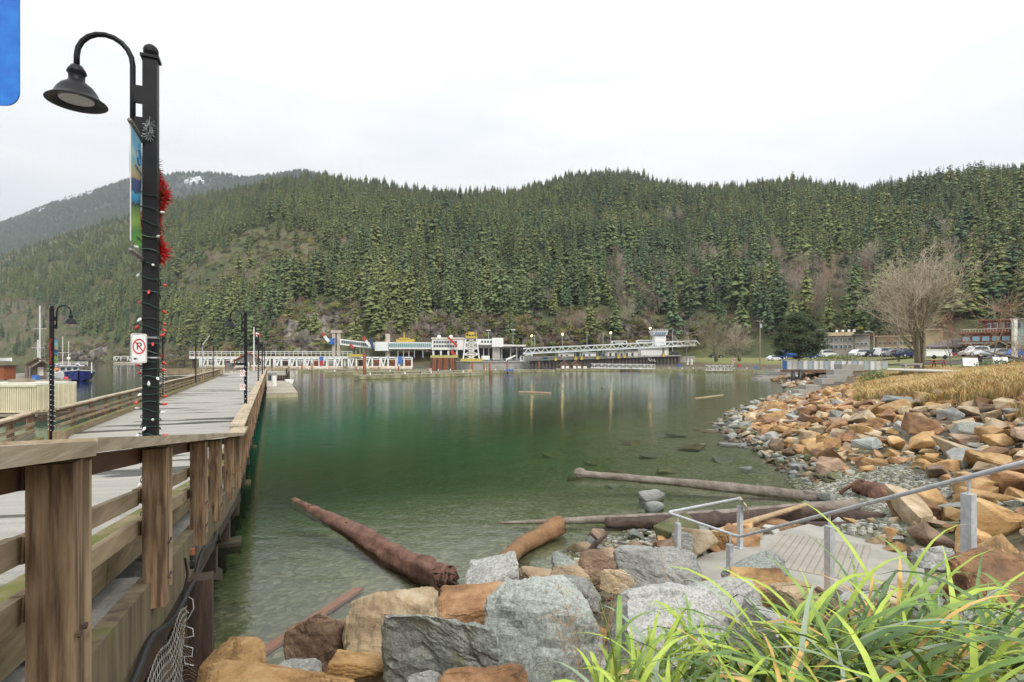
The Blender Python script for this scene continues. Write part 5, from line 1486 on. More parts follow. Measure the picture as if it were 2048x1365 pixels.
for a, x, y, z, size, rot, mt, s, k in first:
    big = 'large' if max(size) > 1.15 else 'small' if max(size) < .6 else 'mid-sized'
    fm = 'flat slabby' if size.z / max(size) < .45 else 'blocky'
    rk.append(put_rock(BIG[k % 10] if y < 10.5 else ROCKS[k], (x, y, z), size, mt, '%s %s %s rock %s' % (big, fm, WORDS[mt], zone_r(x, y, s)), rot, 'broken rip-rap rocks on the bank'))
single_out(rk)
# the remaining, smaller-looking stones: one mass per colour of stone would still be one heap
acc = {}
rest = MB()
mlist = [R_OCHRE, R_RUST, R_TAN, R_BROWN, R_GREY, R_GREEN, R_WET]
base = []
for me in ROCKS:
    bm = bmesh.new(); bm.from_mesh(me); bmesh.ops.dissolve_limit(bm, angle_limit=R(16), verts=bm.verts, edges=bm.edges); bmesh.ops.triangulate(bm, faces=bm.faces)
    bm.verts.index_update(); base.append(([v.co.copy() for v in bm.verts], [tuple(v.index for v in f.verts) for f in bm.faces])); bm.free()
for q in items:
    if id(q) in ids: continue
    a, x, y, z, size, rot, mt, s, k = q
    rest.mi = mlist.index(mt); m3 = Euler(rot).to_matrix() @ Matrix.Diagonal(size); c = Vector((x, y, z))
    vs_, fs_ = base[k]
    rest.add([m3 @ v + c for v in vs_], fs_)
# far rip-rap below the village boardwalk, and a scree of fist-sized stones that fills the gaps
for i in range(5200):
    far_ = i < 900
    if far_: x, y = rg.uniform(34, 66), rg.uniform(78, 128)
    else: x, y = rg.uniform(-6, 30), rg.uniform(3, 46)
    if x / y > 1.05 or x < RX(min(y, 90)) + .3 or inside(PLAT, x, y) or inside(STAIR, x, y): continue
    s = sdist(x, y)
    if s < -.6 or s > (9 if far_ else 10) or (y < 12 and x < 2.8 and s < .5): continue
    if x > 9.3 and 14 < y < 18.6 and s < 2.3: continue
    z = gz(x, y); sz = rg.uniform(.5, 1.3) if far_ else rg.uniform(.12, .38)
    rest.mi = rg.randrange(6); m3 = Euler((rg.uniform(-.5, .5), rg.uniform(-.5, .5), rg.random() * 6)).to_matrix() @ Matrix.Diagonal((sz * 1.3, sz, sz * .7)); c = Vector((x, y, z + sz * .1))
    vs_, fs_ = base[rg.randrange(16)]
    rest.add([m3 @ v + c for v in vs_], fs_)
tag(rest.build('loose_rubble', mlist), kind='stuff')
# pebbles of the beach
pb = MB(); pm = [M('pebble_pale', (.42, .42, .36), (.30, .30, .26), scale=9, rough=.7), M('pebble_dark', (.10, .11, .10), (.17, .17, .15), scale=9, rough=.6), M('pebble_olive', (.20, .20, .13), (.14, .14, .09), scale=9, rough=.7)]
cub = [(-.5, -.45, -.3), (.5, -.4, -.3), (.45, .5, -.3), (-.45, .45, -.3), (-.3, -.3, .3), (.32, -.25, .28), (.28, .3, .3), (-.3, .28, .27)]
cf = [(4, 5, 6, 7), (0, 1, 5, 4), (1, 2, 6, 5), (2, 3, 7, 6), (3, 0, 4, 7)]
for i in range(9000):
    x, y = (rg.uniform(8.5, 13.5), rg.uniform(13, 19.5)) if i < 7000 else (rg.uniform(1, 9), rg.uniform(11.5, 15))
    s = sdist(x, y)
    if s < -1.2 or s > 3.2: continue
    sz = rg.uniform(.05, .15); c = Vector((x, y, gz(x, y) + sz * .15)); pb.mi = rg.choice((0, 0, 1, 2, 2)); m3 = Matrix.Rotation(rg.random() * 6.28, 3, 'Z')
    pb.add([m3 @ Vector((q[0] * sz * 1.3, q[1] * sz, q[2] * sz)) + c for q in cub], cf)
tag(pb.build('beach_pebbles', pm), kind='stuff')
# rounded boulders that stand in the shallows, and flat ones under water
round_m = BIG[3]
for (px, py, w, h, mt, lab) in ((1303, 988, 46, 24, R_GREY, 'upper round grey boulder standing in the shallows'), (1311, 1010, 40, 20, R_GREEN, 'lower round mossy boulder standing in the shallows')):
    p = on(px, py + h * .35, .0); s_ = p.y / F
    me = BIG[1 if py < 1000 else 3].copy(); o = put_rock(me, p + Vector((0, 0, .02)), (w * s_ * 1.25, w * s_ * 1.0, h * s_ * 1.5), mt, lab, (0, 0, .4))
    md = o.modifiers.new('round', 'SMOOTH'); md.factor = .8; md.iterations = 30
sub_ = []; sub = [(1260, 880, 70), (1350, 872, 60), (1420, 868, 60), (1300, 905, 60), (1390, 900, 70), (1460, 898, 60), (1240, 935, 60), (1230, 950, 50), (1330, 935, 60), (1445, 925, 60), (1190, 905, 50), (1290, 952, 46), (1110, 880, 60), (1500, 950, 40), (1150, 925, 40)]
for i, (px, py, w) in enumerate(sub):
    p = on(px, py, -.25); s_ = p.y / F; zb = gz(p.x, p.y)
    sub_.append(put_rock(ROCKS[i % 16], (p.x, p.y, min(zb + .05, -.12)), (w * s_, w * s_ * .9, .35), R_GREY if i % 2 else R_TAN, 'flat stone lying under the clear shallow water off the rocky bank', (.05, .05, i), 'submerged flat stones off the rocky bank'))
single_out(sub_)

# ------------------------------------------------------------------ driftwood
def log_mat(name, a, b_, c, sc=2.2):
    return M(name, a, b_, c, scale=sc * 1.6, rough=.78, bump=1.0, bscale=14, bdist=.03, detail=10, pos=(.3, .7))
LOG_RED = log_mat('log_red_brown', (.075, .033, .022), (.24, .125, .085), (.145, .07, .048))
LOG_GREY = log_mat('log_grey', (.12, .095, .075), (.30, .26, .22), (.20, .165, .135))
LOG_BROWN = log_mat('log_brown', (.13, .065, .03), (.30, .17, .08), (.21, .115, .05))
LOG_DARK = log_mat('log_dark', (.035, .022, .017), (.11, .07, .05), (.06, .04, .03))
STICK = log_mat('stick_pale', (.33, .23, .13), (.46, .34, .21), (.38, .28, .16))
def log(name, label, pts, rads, mt, seed, broken=0.0, n=12, group=None, cat='log', knots=4, bumpy=.12):
    rg = random.Random(seed); P3 = [Vector(p) for p in pts]; k = 44
    mb = MB(); path = []; rr = []
    for i in range(k + 1):
        t = i / k * (len(P3) - 1); j = min(int(t), len(P3) - 2); path.append(P3[j].lerp(P3[j + 1], t - j)); rr.append(rads[j] + (rads[j + 1] - rads[j]) * (t - j))
    mb.path(path, rr, n)
    ctr = {}
    for vi in range(len(mb.v)):
        i = min(vi // n, k); c = path[i]; v = Vector(mb.v[vi]) - c; th = 6.283 * (vi % n) / n; t = i / k; ca, sa = math.cos(th), math.sin(th)
        f = 1 + bumpy * 1.3 * mnoise.noise(Vector((ca * 1.3 + seed, sa * 1.3, t * 5))) + bumpy * 1.1 * mnoise.noise(Vector((ca * 4.5, sa * 4.5 + seed, t * 7))) + bumpy * .7 * mnoise.noise(Vector(mb.v[vi]) * 9)
        q = c + v * f + Vector((0, 0, 0))
        if broken and i >= k - 2: q += (path[-1] - path[-2]).normalized() * rg.uniform(-broken, broken)
        mb.v[vi] = tuple(q)
    root = thing(name, label, cat, P3[0], group)
    mb.build('stem', mt, root, smooth=True)
    kb = MB()
    for i in range(knots):
        j = rg.randrange(4, k - 2); d = Vector((rg.uniform(-1, 1), rg.uniform(-1, 1), rg.uniform(.1, 1))).normalized()
        kb.path([path[j] + d * rr[j] * .5, path[j] + d * rr[j] * 1.25], [rr[j] * .34, rr[j] * .2], 6)
    if knots: kb.build('branch_stubs', mt, root)
    return root, path, rr
r_, pa, rr_ = log('driftwood_log', 'thick reddish log with a splintered near end lying in the water', [on(588, 1004, -.10), on(700, 1062, .02), on(820, 1128, .10), at(893, 1160, 9.6)], [.15, .20, .24, .24], LOG_RED, 1, .12, n=20, bumpy=.26)
sp_ = MB()
for i in range(26):
    a = rng.random() * 6.28; d_ = (pa[-1] - pa[-3]).normalized(); x_ = d_.orthogonal().normalized(); x_.rotate(Matrix.Rotation(a, 3, d_))
    q = pa[-1] + x_ * .14 * rng.random() ** .5 - d_ * .25; sp_.path([q, q + d_ * rng.uniform(.2, .55) + x_ * .03], [.045, .012], 4)
sp_.build('splinters', LOG_DARK, r_)
MB().path([pa[17] + Vector((.05, -.1, .12)), pa[20] + Vector((.05, -.08, .12)), pa[23] + Vector((.05, -.1, .12))], [.02, .05, .02], 6).build('bare_streak', M('fresh_wood', (.36, .13, .06), (.26, .09, .05), scale=4, rough=.7), r_)
r_, pa, _ = log('driftwood_log', 'long grey log with a knobbly far end lying along the shallows', [on(1160, 948, .12), on(1300, 960, .06), on(1480, 978, .08), on(1660, 998, .08)], [.13, .12, .18, .14], LOG_GREY, 2, .05)
MB().ball(pa[0] + Vector((0, 0, .03)), .24, 9, (1, .8, .8)).build('root_knob', LOG_GREY, r_)
MB().path([on(1610, 985, .2), on(1655, 990, .2)], [.07, .06], 7).build('split_end', LOG_GREY, r_)
log('driftwood_log', 'long thin pale-brown log tapering to a point far out in the water', [on(1000, 1046, .02), on(1200, 1040, .06), on(1450, 1032, .28), at(1712, 1010, 14.4)], [.03, .10, .15, .15], LOG_GREY, 3, .03)
log('driftwood_log', 'dark rotten log under the long thin log behind the platform', [on(1210, 1046, .08), on(1400, 1044, .16), at(1600, 1030, 13.9), at(1765, 1036, 13.6)], [.11, .20, .22, .12], LOG_DARK, 4, .1, bumpy=.25)
log('driftwood_log', 'short dark stub lying right of the dark rotten log', [at(1610, 1052, 13.2), at(1750, 1050, 13.0)], [.10, .07], LOG_DARK, 14, .05)
log('driftwood_log', 'short orange-brown log sloping out of the water behind the speckled boulder', [at(985, 1140, 9.9), on(1050, 1088, .12), at(1118, 1050, 13.2)], [.16, .18, .22], LOG_BROWN, 5, .08)
log('driftwood_stick', 'pale peeled stick lying across the rocks behind the platform railing', [at(1400, 1078, 11.2), at(1480, 1050, 12.2), at(1612, 1010, 13.6)], [.085, .075, .05], STICK, 6, .0, 8, cat='stick', knots=2)
log('driftwood_stick', 'thin dark branch rising from the water beside the brown boulder', [on(1170, 1112, .02), at(1195, 1085, 11.6), at(1216, 1068, 12.0)], [.06, .05, .015], LOG_DARK, 7, 0, 7, cat='stick', knots=2)
log('driftwood_log', 'dark weathered stump of driftwood on the gravel beach', [at(1712, 970, 16.6), at(1745, 985, 16.2), at(1786, 1000, 15.6)], [.20, .30, .20], LOG_RED, 8, .12, bumpy=.3)
log('driftwood_stick', 'brown stick on the gravel beach right of the stump', [at(1775, 992, 15.9), at(1865, 1028, 14.2)], [.09, .07], LOG_BROWN, 9, 0, 8, cat='stick', knots=1)
log('driftwood_stick', 'short reddish stick leaning on the left of the beach stump', [at(1680, 986, 16.8), at(1712, 965, 16.8)], [.06, .05], LOG_RED, 10, 0, 7, cat='stick', knots=0)
log('floating_log', 'pale log floating level in the middle of the bay', [on(1038, 785, .05), on(1102, 787, .05)], [.17, .13], M('log_pale', (.36, .26, .18), (.26, .18, .12), scale=3, rough=.8), 11, .05)
log('floating_log', 'thin pale pole floating aslant off the rocky bank', [on(1390, 797, .04), at(1446, 791, 64)], [.06, .09], STICK, 12, 0, 7, knots=0)
log('floating_log', 'small broken piece of wood floating near the light reflections', [on(1204, 775, .1), at(1216, 779, 80)], [.14, .14], LOG_GREY, 13, .05, knots=0)
pl = thing('sunken_plank', 'straight reddish plank lying under the clear water beside the layered rocks', 'plank', on(620, 1240, -.1))
MB().beam(on(505, 1318, -.04), on(718, 1178, -.06), .17, .05).build('board', M('plank_red', (.36, .14, .085), (.25, .10, .06), scale=3, rough=.8, stretch=(2, 2, 2)), pl)

# ------------------------------------------------------------------ concrete landing, stairs and galvanised handrail
lz = .36
land = thing('landing', 'grey concrete landing at the foot of the stairs by the water', 'landing', (5, 10.5, 0))
MB().prism([(x, y, lz - .55) for x, y in PLAT], (0, 0, .55)).build('slab', concrete, land)
g0, g1, g2, g3 = Vector((4.55, 10.35, lz)), Vector((5.9, 12.1, lz)), Vector((7.4, 11.3, lz)), Vector((6.0, 9.4, lz))
grv = M('grooved_concrete', (.34, .31, .27), (.27, .25, .21), scale=2, rough=.85)
for i in range(14):
    a, b = i / 14, (i + .82) / 14
    MB().prism([g0.lerp(g3, a), g1.lerp(g2, a), g1.lerp(g2, b), g0.lerp(g3, b)], (0, 0, .014)).build('tread_strip', grv, land)
for k in range(3):
    c = Vector((3.45 + .42 * k, 10.62 + .33 * k, lz - .10)); MB().box(c + Vector((-.18, .12, 0)), (.10, .42, .34), .65).box(c + Vector((-.10, .18, -.12)), (.42, .42, .10), .65).build('side_step', concrete, land)
sdv = Vector((.2195, -.9756, 0)); snr = Vector((.9756, .2195, 0))
st = thing('stairs', 'grey concrete stairs climbing from the landing along the handrail', 'stairs', (4, 8.6, lz))
for i in range(13):
    p = Vector((3.72, 8.62, 0)) + sdv * .335 * i
    a, b = p + snr * .02, p + snr * 2.75
    z1 = lz + .155 * (i + 1)
    MB().prism([(a.x, a.y, z1 - .5), (b.x, b.y, z1 - .5), ((b + sdv * .335).x, (b + sdv * .335).y, z1 - .5), ((a + sdv * .335).x, (a + sdv * .335).y, z1 - .5)], (0, 0, .5)).build('step', concrete, st)
    for k in range(3):
        q = p + sdv * (.03 + .035 * k); a2, b2 = q + snr * .06, q + snr * 2.7
        MB().beam((a2.x, a2.y, z1 + .004), (b2.x, b2.y, z1 + .004), .014, .008).build('nosing', grv, st)
hr = thing('handrail', 'galvanised steel handrail round the landing and up the stairs', 'handrail', (3.6, 8.9, lz))
A = Vector((4.63, 11.17, 1.37)); B = Vector((2.90, 10.28, 1.33)); Cc = Vector((3.66, 8.86, 1.33)); D = Vector((4.40, 5.30, 3.06)); E_ = D + (D - Cc) * .45
def bend(a, b, c, r=.12, n=5):
    u = (a - b).normalized() * r; v = (c - b).normalized() * r
    return [(b + u).lerp(b, i / n).lerp(b.lerp(b + v, i / n), i / n) for i in range(n + 1)]
MB().path([A] + bend(A, B, Cc) + bend(B, Cc, D) + [D, E_], .024, 12).build('top_rail', galv, hr, smooth=True)
def hpost(p, zt_, base_z, w=.085, nm='post'):
    MB().box((p.x, p.y, (base_z + zt_ - .16) / 2), (w, w, zt_ - .16 - base_z), PANG).build('post', galv, hr)
    MB().tube((p.x, p.y, zt_ - .17), (p.x, p.y, zt_), .014, n=8).build('bracket', galv, hr)
    pl_ = MB().box((p.x, p.y, base_z + .008), (.19, .16, .016), PANG)
    for dx in (-.07, .07): pl_.tube((p.x + dx, p.y - .05, base_z + .01), (p.x + dx, p.y - .05, base_z + .035), .012, n=6)
    pl_.build('base_plate', galv, hr)
hpost(A, A.z, lz); hpost(Vector((3.06, 10.15, 0)), 1.33, lz); hpost(Cc + Vector((-.10, .12, 0)), 1.33, lz)
hpost(Cc.lerp(D, .52), Cc.lerp(D, .52).z, lz + .155 * 5); hpost(D, D.z, D.z - .90, .092)
rag = MB(); cols = []
for i in range(9):
    row = []
    for j in range(6):
        a = -1.2 + 2.4 * i / 8
        row.append(A + Vector((.035 * math.sin(a) * 1.2 + (.05 if i > 5 else 0), -.06 + .035 * j - .02 * i, .045 * math.cos(a) - (.06 * max(0, i - 4)) - .02 * abs(j - 2.5) + .012 * math.sin(i * 2 + j))))
    cols += row
rag.add(cols, [(i * 6 + j, i * 6 + j + 1, (i + 1) * 6 + j + 1, (i + 1) * 6 + j) for i in range(8) for j in range(5)])
tag(rag.build('rag', M('rag_cloth', (.50, .47, .36), (.36, .33, .24), scale=20, rough=.9), smooth=True), 'cream rag draped over the end post of the landing handrail', 'rag')

# ------------------------------------------------------------------ grass
blade_mats = [M('blade_bright', (.26, .38, .035), (.42, .52, .085), scale=5, rough=.55), M('blade_mid', (.12, .22, .04), (.24, .35, .075), scale=5, rough=.55), M('blade_dark', (.055, .11, .035), (.12, .20, .06), scale=5, rough=.55),
              M('blade_glaucous', (.22, .30, .20), (.32, .38, .26), scale=5, rough=.55), M('blade_dry', (.52, .30, .07), (.60, .42, .16), scale=6, rough=.7)]
def blade(root_p, az, L_, lean, curve, w, twist, n=11):
    """one arching leaf with a folded midrib"""
    d = Vector((math.cos(az), math.sin(az), 0)); side = Vector((-d.y, d.x, 0)); p = Vector(root_p); th = lean
    L3 = []; 
    for i in range(n + 1):
        t = i / n
        ww = w * (.55 + .9 * t if t < .5 else (1.0 - ((t - .5) / .5) ** 1.7)) * .5 + .0006
        tw = twist * t; s2 = side * math.cos(tw) + Vector((0, 0, 1)) * math.sin(tw) * .6
        up = (Vector((0, 0, 1)) * math.sin(th) - d * math.cos(th)) if False else Vector((-math.sin(th - 1.57) * d.x, -math.sin(th - 1.57) * d.y, math.cos(th - 1.57)))
        L3 += [p - s2 * ww + up * ww * .35, p, p + s2 * ww + up * ww * .35]
        step = L_ / n
        p = p + (d * math.sin(th) + Vector((0, 0, 1)) * math.cos(th)) * step
        th += curve * (.35 + 1.5 * t) / n
    f = []
    for i in range(n):
        a = i * 3; f += [(a, a + 1, a + 4, a + 3), (a + 1, a + 2, a + 5, a + 4)]
    return L3, f
clump = thing('grass_clump', 'big clump of broad bright green arching grass in the bottom right corner', 'grass', (1.55, 2.55, 2.3))
gr_ = random.Random(5)
def leaf(px, d, L_, az, lean, curve, w, mi, zb=2.35):
    p = Vector(((px - 1024) / F * d, d, zb))
    v, f = blade(p, az, L_, lean, curve, w, gr_.uniform(-1.2, 1.2))
    MB().add(v, f).build('leaf', blade_mats[mi], clump, smooth=True)
under = MB()
for i in range(1900):
    left = i % 6 == 0
    px = gr_.uniform(1195, 1430) if left else (gr_.triangular(1430, 2140, 1760) if i % 3 else gr_.uniform(1400, 2140))
    d = gr_.uniform(1.95, 3.1)
    if left: az = R(gr_.choice((gr_.uniform(20, 110), gr_.uniform(-50, 40), gr_.uniform(-60, 220)))); L_ = gr_.uniform(.35, .8)
    else: az = R(gr_.gauss(-8, 50) if gr_.random() < .72 else gr_.uniform(90, 270)); L_ = gr_.uniform(.6, 1.22)
    mi = gr_.choices((0, 1, 2, 3, 4), (.28, .32, .16, .13, .11))[0] if not left else gr_.choices((0, 1, 3), (.6, .3, .1))[0]
    lean, cu, w, zb = gr_.uniform(.05, .55), gr_.uniform(1.2, 2.8), gr_.uniform(.018, .037), gr_.uniform(2.15, 2.5)
    if i < 255: leaf(px, d, L_, az, lean, cu, w, mi, zb)
    else:
        v, f = blade(Vector(((px - 1024) / F * d, d, zb - .06)), az, L_ * .82, lean + .1, cu, w, gr_.uniform(-1.2, 1.2), 8); under.mi = mi; under.add(v, f)
tag(under.build('small_leaves', blade_mats, clump, smooth=True), kind='stuff')
# the tall ones that rise clear of the clump
for (px, d, L_, azd, lean, cu, w, mi) in ((1245, 2.5, .92, 200, .02, .5, .028, 0), (1290, 2.4, .80, -10, .35, .35, .030, 1), (1330, 2.4, .66, 10, .05, .3, .028, 0), (1420, 2.6, .80, 170, .1, .4, .026, 1), (1690, 2.6, 1.25, 10, .06, 2.6, .036, 1), (1650, 2.5, 1.25, -8, .10, 2.7, .036, 2),
                                          (1560, 2.7, 1.15, 20, .12, 2.0, .034, 0), (1640, 2.7, 1.0, 160, .1, 1.4, .034, 0), (1700, 2.4, 1.3, -15, .2, 2.3, .036, 2), (1720, 2.5, 1.3, 5, .22, 2.3, .036, 1), (1600, 2.5, 1.2, 0, .18, 2.5, .034, 2), (1750, 2.9, 1.2, 15, .2, 2.2, .034, 1), (1660, 2.9, 1.1, 15, .02, 1.9, .032, 0),
                                          (1625, 2.6, 1.25, -5, .08, 2.5, .036, 1), (1585, 2.6, 1.15, -12, .15, 2.6, .034, 2), (1740, 2.6, 1.25, 0, .10, 2.5, .036, 1), (1800, 2.7, 1.2, 8, .12, 2.3, .036, 0)):
    leaf(px, d, L_, R(azd), lean, cu, w, mi, 2.35)
for i in range(26):
    px = gr_.uniform(1480, 1990); d = gr_.uniform(2.1, 2.9)
    leaf(px, d, gr_.uniform(.5, 1.0), R(gr_.uniform(0, 360)), gr_.uniform(.2, .8), gr_.uniform(.2, 1.5), .010, 4, 2.35)
# the tiny dried weed in front of the largest grey boulder
wd = thing('dry_weed', 'thin dried weed stalks standing in front of the largest grey boulder', 'weed', at(1165, 1380, 3.8))
dm = M('dry_stalk', (.36, .21, .11), (.48, .32, .19), scale=9, rough=.9)
for i in range(7):
    b0 = at(1165 + i * 4, 1400, 3.8); tp = at(1130 + gr_.uniform(-25, 110), 1165 + gr_.uniform(0, 90), 3.8 + gr_.uniform(-.1, .1)); mid = b0.lerp(tp, .5) + Vector((gr_.uniform(-.05, .05), 0, .03))
    m_ = MB(); m_.path([b0, mid, tp], [.004, .003, .0015], 4)
    for k in range(9):
        q = mid.lerp(tp, gr_.random()); e = q + Vector((gr_.uniform(-.09, .09), gr_.uniform(-.05, .05), gr_.uniform(.01, .09))); m_.path([q, e], [.0018, .001], 3)
        for w in range(3): m_.ball(e + Vector((gr_.uniform(-.012, .012), 0, gr_.uniform(-.01, .01))), .004, 4)
    m_.build('stalk', dm, wd)
m_ = MB(); m_.path([at(1340, 1190, 6.0), at(1325, 1120, 6.05), at(1305, 1060, 6.1)], [.006, .004, .002], 4)
tag(m_.build('dry_stalk', dm), 'single bent dry stalk in front of the tilted dark slab', 'stalk')
# dry grass on the bank
def tufts(name, n, region, mats, hmin, hmax, wmin=.01, wmax=.022, per=9, seed=1, wts=None):
    rg = random.Random(seed); mb = MB(); xs = []; 
    V = []; Fc = []; Mi = []
    tries = 0; pts = []
    while len(pts) < n and tries < n * 12:
        tries += 1; q = region(rg)
        if q: pts.append(q)
    zz = ground_z(np.array([p[0] for p in pts]), np.array([p[1] for p in pts]))
    for (x, y), z in zip(pts, zz):
        mi = rg.choices(range(len(mats)), wts)[0]; az0 = rg.gauss(-.4, 1.4)
        for k in range(per):
            a = az0 + rg.gauss(0, 1.1); h = rg.uniform(hmin, hmax); ln = rg.uniform(.25, .95); w = rg.uniform(wmin, wmax) * (1 + y / 26)
            dx, dy = math.cos(a), math.sin(a); bx, by = x + rg.uniform(-.15, .15), y + rg.uniform(-.15, .15)
            sx_, sy_ = -dy * w, dx * w
            i = len(V)
            V += [(bx - sx_, by - sy_, z - .05), (bx + sx_, by + sy_, z - .05), (bx + dx * h * ln * .4 + sx_ * .8, by + dy * h * ln * .4 + sy_ * .8, z + h * .62), (bx + dx * h * ln * .4 - sx_ * .8, by + dy * h * ln * .4 - sy_ * .8, z + h * .62), (bx + dx * h * ln * 1.1, by + dy * h * ln * 1.1, z + h * (.92 - .2 * ln))]
            Fc += [(i, i + 1, i + 2, i + 3), (i + 3, i + 2, i + 4)]; Mi += [mi, mi]
    mb.v = V; mb.f = Fc; mb.m = Mi
    return tag(mb.build(name, mats), kind='stuff')
dry = [M('dry_grass_gold', (.52, .36, .13), (.66, .50, .24), scale=.8, rough=.8), M('dry_grass_tan', (.56, .43, .24), (.42, .29, .13), scale=.8, rough=.8), M('dry_grass_green', (.20, .22, .05), (.34, .33, .10), scale=.8, rough=.8), M('dry_grass_orange', (.42, .22, .06), (.52, .31, .10), scale=.8, rough=.8)]
def reg_dry(rg):
    x, y = rg.uniform(9, 60), rg.uniform(15, 66)
    if x / y > 1.05: return None
    s = sdist(x, y)
    top = 15 + 3 * math.sin(y * .3) if y > 36 else 17
    if s < 8.2 + 1.2 * math.sin(x * .9 + y) or s > 19 + (y > 44) * 3 or (y > 50 and (s > 8 + 7 or s < 5)): return None
    return (x, y)
tufts('dry_grass', 15000, reg_dry, dry, .5, 1.15, .0035, .008, per=13, seed=3, wts=(.36, .32, .12, .2))
def reg_lawn(rg):
    x, y = rg.uniform(20, 90), rg.uniform(34, 72)
    if x / y > 1.0: return None
    s = sdist(x, y)
    return (x, y) if s > 14 else None
tufts('lawn_grass', 5000, reg_lawn, [M('lawn_green', (.15, .19, .04), (.24, .27, .07), scale=.5, rough=.85), M('lawn_straw', (.30, .26, .12), (.22, .2, .08), scale=.5, rough=.85)], .06, .16, .03, .05, 5, 8, (.7, .3))
# ------------------------------------------------------------------ ferry terminal across the bay
def pb(x0, y0, x1, y1, d, dep=4.0, mb=None):
    """box whose front spans a picture rectangle at distance d"""
    mb = mb or MB(); a = at(x0, y1, d); b = at(x1, y0, d)
    return mb.box(((a.x + b.x) / 2, d + dep / 2, (a.z + b.z) / 2), (abs(b.x - a.x), dep, abs(b.z - a.z)))
def bar(x0, y0, x1, y1, d, w=.25, d2=None, mb=None):
    mb = mb or MB(); return mb.beam(at(x0, y0, d), at(x1, y1, d2 or d), w, w, up=(0, 1, 0))
concrete_q = M('quay_concrete', (.42, .41, .38), (.30, .29, .26), scale=.25, rough=.85)
sheet_pile = M('sheet_pile', (.075, .062, .055), (.12, .10, .085), scale=.5, rough=.8)
roof_brown = M('shake_roof', (.13, .085, .055), (.08, .055, .04), scale=3, rough=.9)
tan_wall = M('tan_wall', (.42, .34, .24), (.36, .29, .2), scale=.5, rough=.8)
pontoon_m = M('pontoon_steel', (.58, .54, .46), (.40, .30, .2), scale=.6, rough=.7)
# long trestle with a railing, left of the terminal
tr = thing('trestle', 'long low white trestle bridge with railing behind the wharf head', 'trestle', at(540, 738, 262))
pb(378, 713, 705, 718, 262, 5).build('deck', off_white, tr)
for x in range(384, 705, 16):
    pb(x, 718, x + 3, 741, 263, 1.2).build('pile', off_white if x % 32 else dark_wood, tr)
m = MB()
for y in (703.5, 707): bar(378, y, 705, y, 262, .22, mb=m)
m.build('rail', white_paint, tr)
for x in range(380, 705, 9): bar(x, 703, x, 713, 262, .16).build('baluster', white_paint, tr)
# floating steel frames with pontoons, in a row
def frame_float(x0, x1, y0, y1, d, label, bays, seed):
    r_ = random.Random(seed); root = thing('floating_berth', label, 'floating berth', at((x0 + x1) / 2, 738, d), 'white steel floating berth frames')
    a, b = at(x0, 737, d), at(x1, 737, d)
    MB().path([(a.x, d, .45), (b.x, d, .45)], .95, 10).build('pontoon', pontoon_m, root, smooth=True)
    m = MB(); bar(x0, y0 + 1.5, x1, y0 + 1.5, d, .5, mb=m); bar(x0, y0 + 5, x1, y0 + 5, d, .22, mb=m); m.build('top_chord', white_paint, root)
    w = (x1 - x0) / bays
    for i in range(bays + 1):
        x = x0 + w * i; MB().beam(at(x, y0 + 1, d), at(x, y1 - 4, d), .5, .5, up=(0, 1, 0)).build('upright', white_paint, root)
    for i in range(bays):
        x = x0 + w * i
        if i % 2 == 0: bar(x + w * .12, y0 + 2, x + w * .34, y1 - 4, d, .42).build('brace', white_paint, root); bar(x + w * .7, y0 + 2, x + w * .36, y1 - 4, d, .42).build('brace', white_paint, root)
        elif r_.random() < .9: pb(x + w * .25, y0 + 6, x + w * .72, y1 - 6, d + 2, 1.5).build('fender_panel', r_.choice((rust_steel, dark_wood, rust_steel, concrete_q)), root)
    return root
f1 = frame_float(548, 684, 716, 739, 214, 'left white steel floating berth with V braces and a red post', 9, 3)
pb(639, 722, 646, 731, 213.4, 1).build('red_post', red_paint, f1); pb(639, 714, 646, 722, 213.4, 1).build('blue_post', blue_paint, f1)
f2 = frame_float(697, 824, 714, 739, 214, 'right white steel floating berth beside the tall rusty pile', 8, 7)
pb(697, 709, 722, 714, 213, 2).build('yellow_fender', yellow_paint, f2); pb(796, 713, 804, 728, 213.4, 1).build('blue_post', blue_paint, f2)
frame_float(400, 540, 716, 738, 250, 'far white berth frame behind the red-roofed shelter', 9, 11)
frame_float(228, 322, 712, 726, 480, 'most distant white floats across the bay on the left', 7, 13)
# overhead passenger walkways
w1 = thing('passenger_walkway', 'left glazed blue and white passenger bridge sloping from a pale tower', 'walkway', at(700, 715, 245))
for x in (664, 674): pb(x, 664, x + 6, 712, 245, 1.2).build('tower_leg', M('pink_concrete', (.55, .46, .40), (.44, .36, .31), scale=.6, rough=.8), w1)
pb(662, 661, 682, 666, 244.6, 2).build('tower_cap', M('pink_concrete', (0, 0, 0)), w1)
def sloped(x0, y0, y1, x1, y2, y3, d, dep, mat, name, root):
    return MB().prism([at(x0, y1, d), at(x1, y3, d), at(x1, y2, d), at(x0, y0, d)], (0, dep, 0)).build(name, mat, root)
sloped(680, 678, 690, 746, 686, 698, 244, 3.2, white_paint, 'corridor', w1)
for i in range(16):
    x = 683 + i * 3.9; f = (x - 680) / 66
    sloped(x, 680.5 + 8 * f, 686.5 + 8 * f, x + 3.1, 680.8 + 8 * f, 686.8 + 8 * f, 243.9, .1, glass_dark, 'window', w1)
pb(658, 677, 667, 689, 243.5, 4).build('end_cab', blue_paint, w1)
for (x0, y0, x1, y1, mt, nm) in ((646, 669, 658, 684, white_paint, 'strut'), (728, 677, 741, 694, white_paint, 'strut'), (741, 677, 746, 698, M('navy_paint', (.03, .05, .15), rough=.5), 'ramp_strut'), (700, 690, 708, 697, red_paint, 'strut')):
    m = bar(x0, y0, x1, y1, 242, 1.0); m.build(nm, mt, w1)
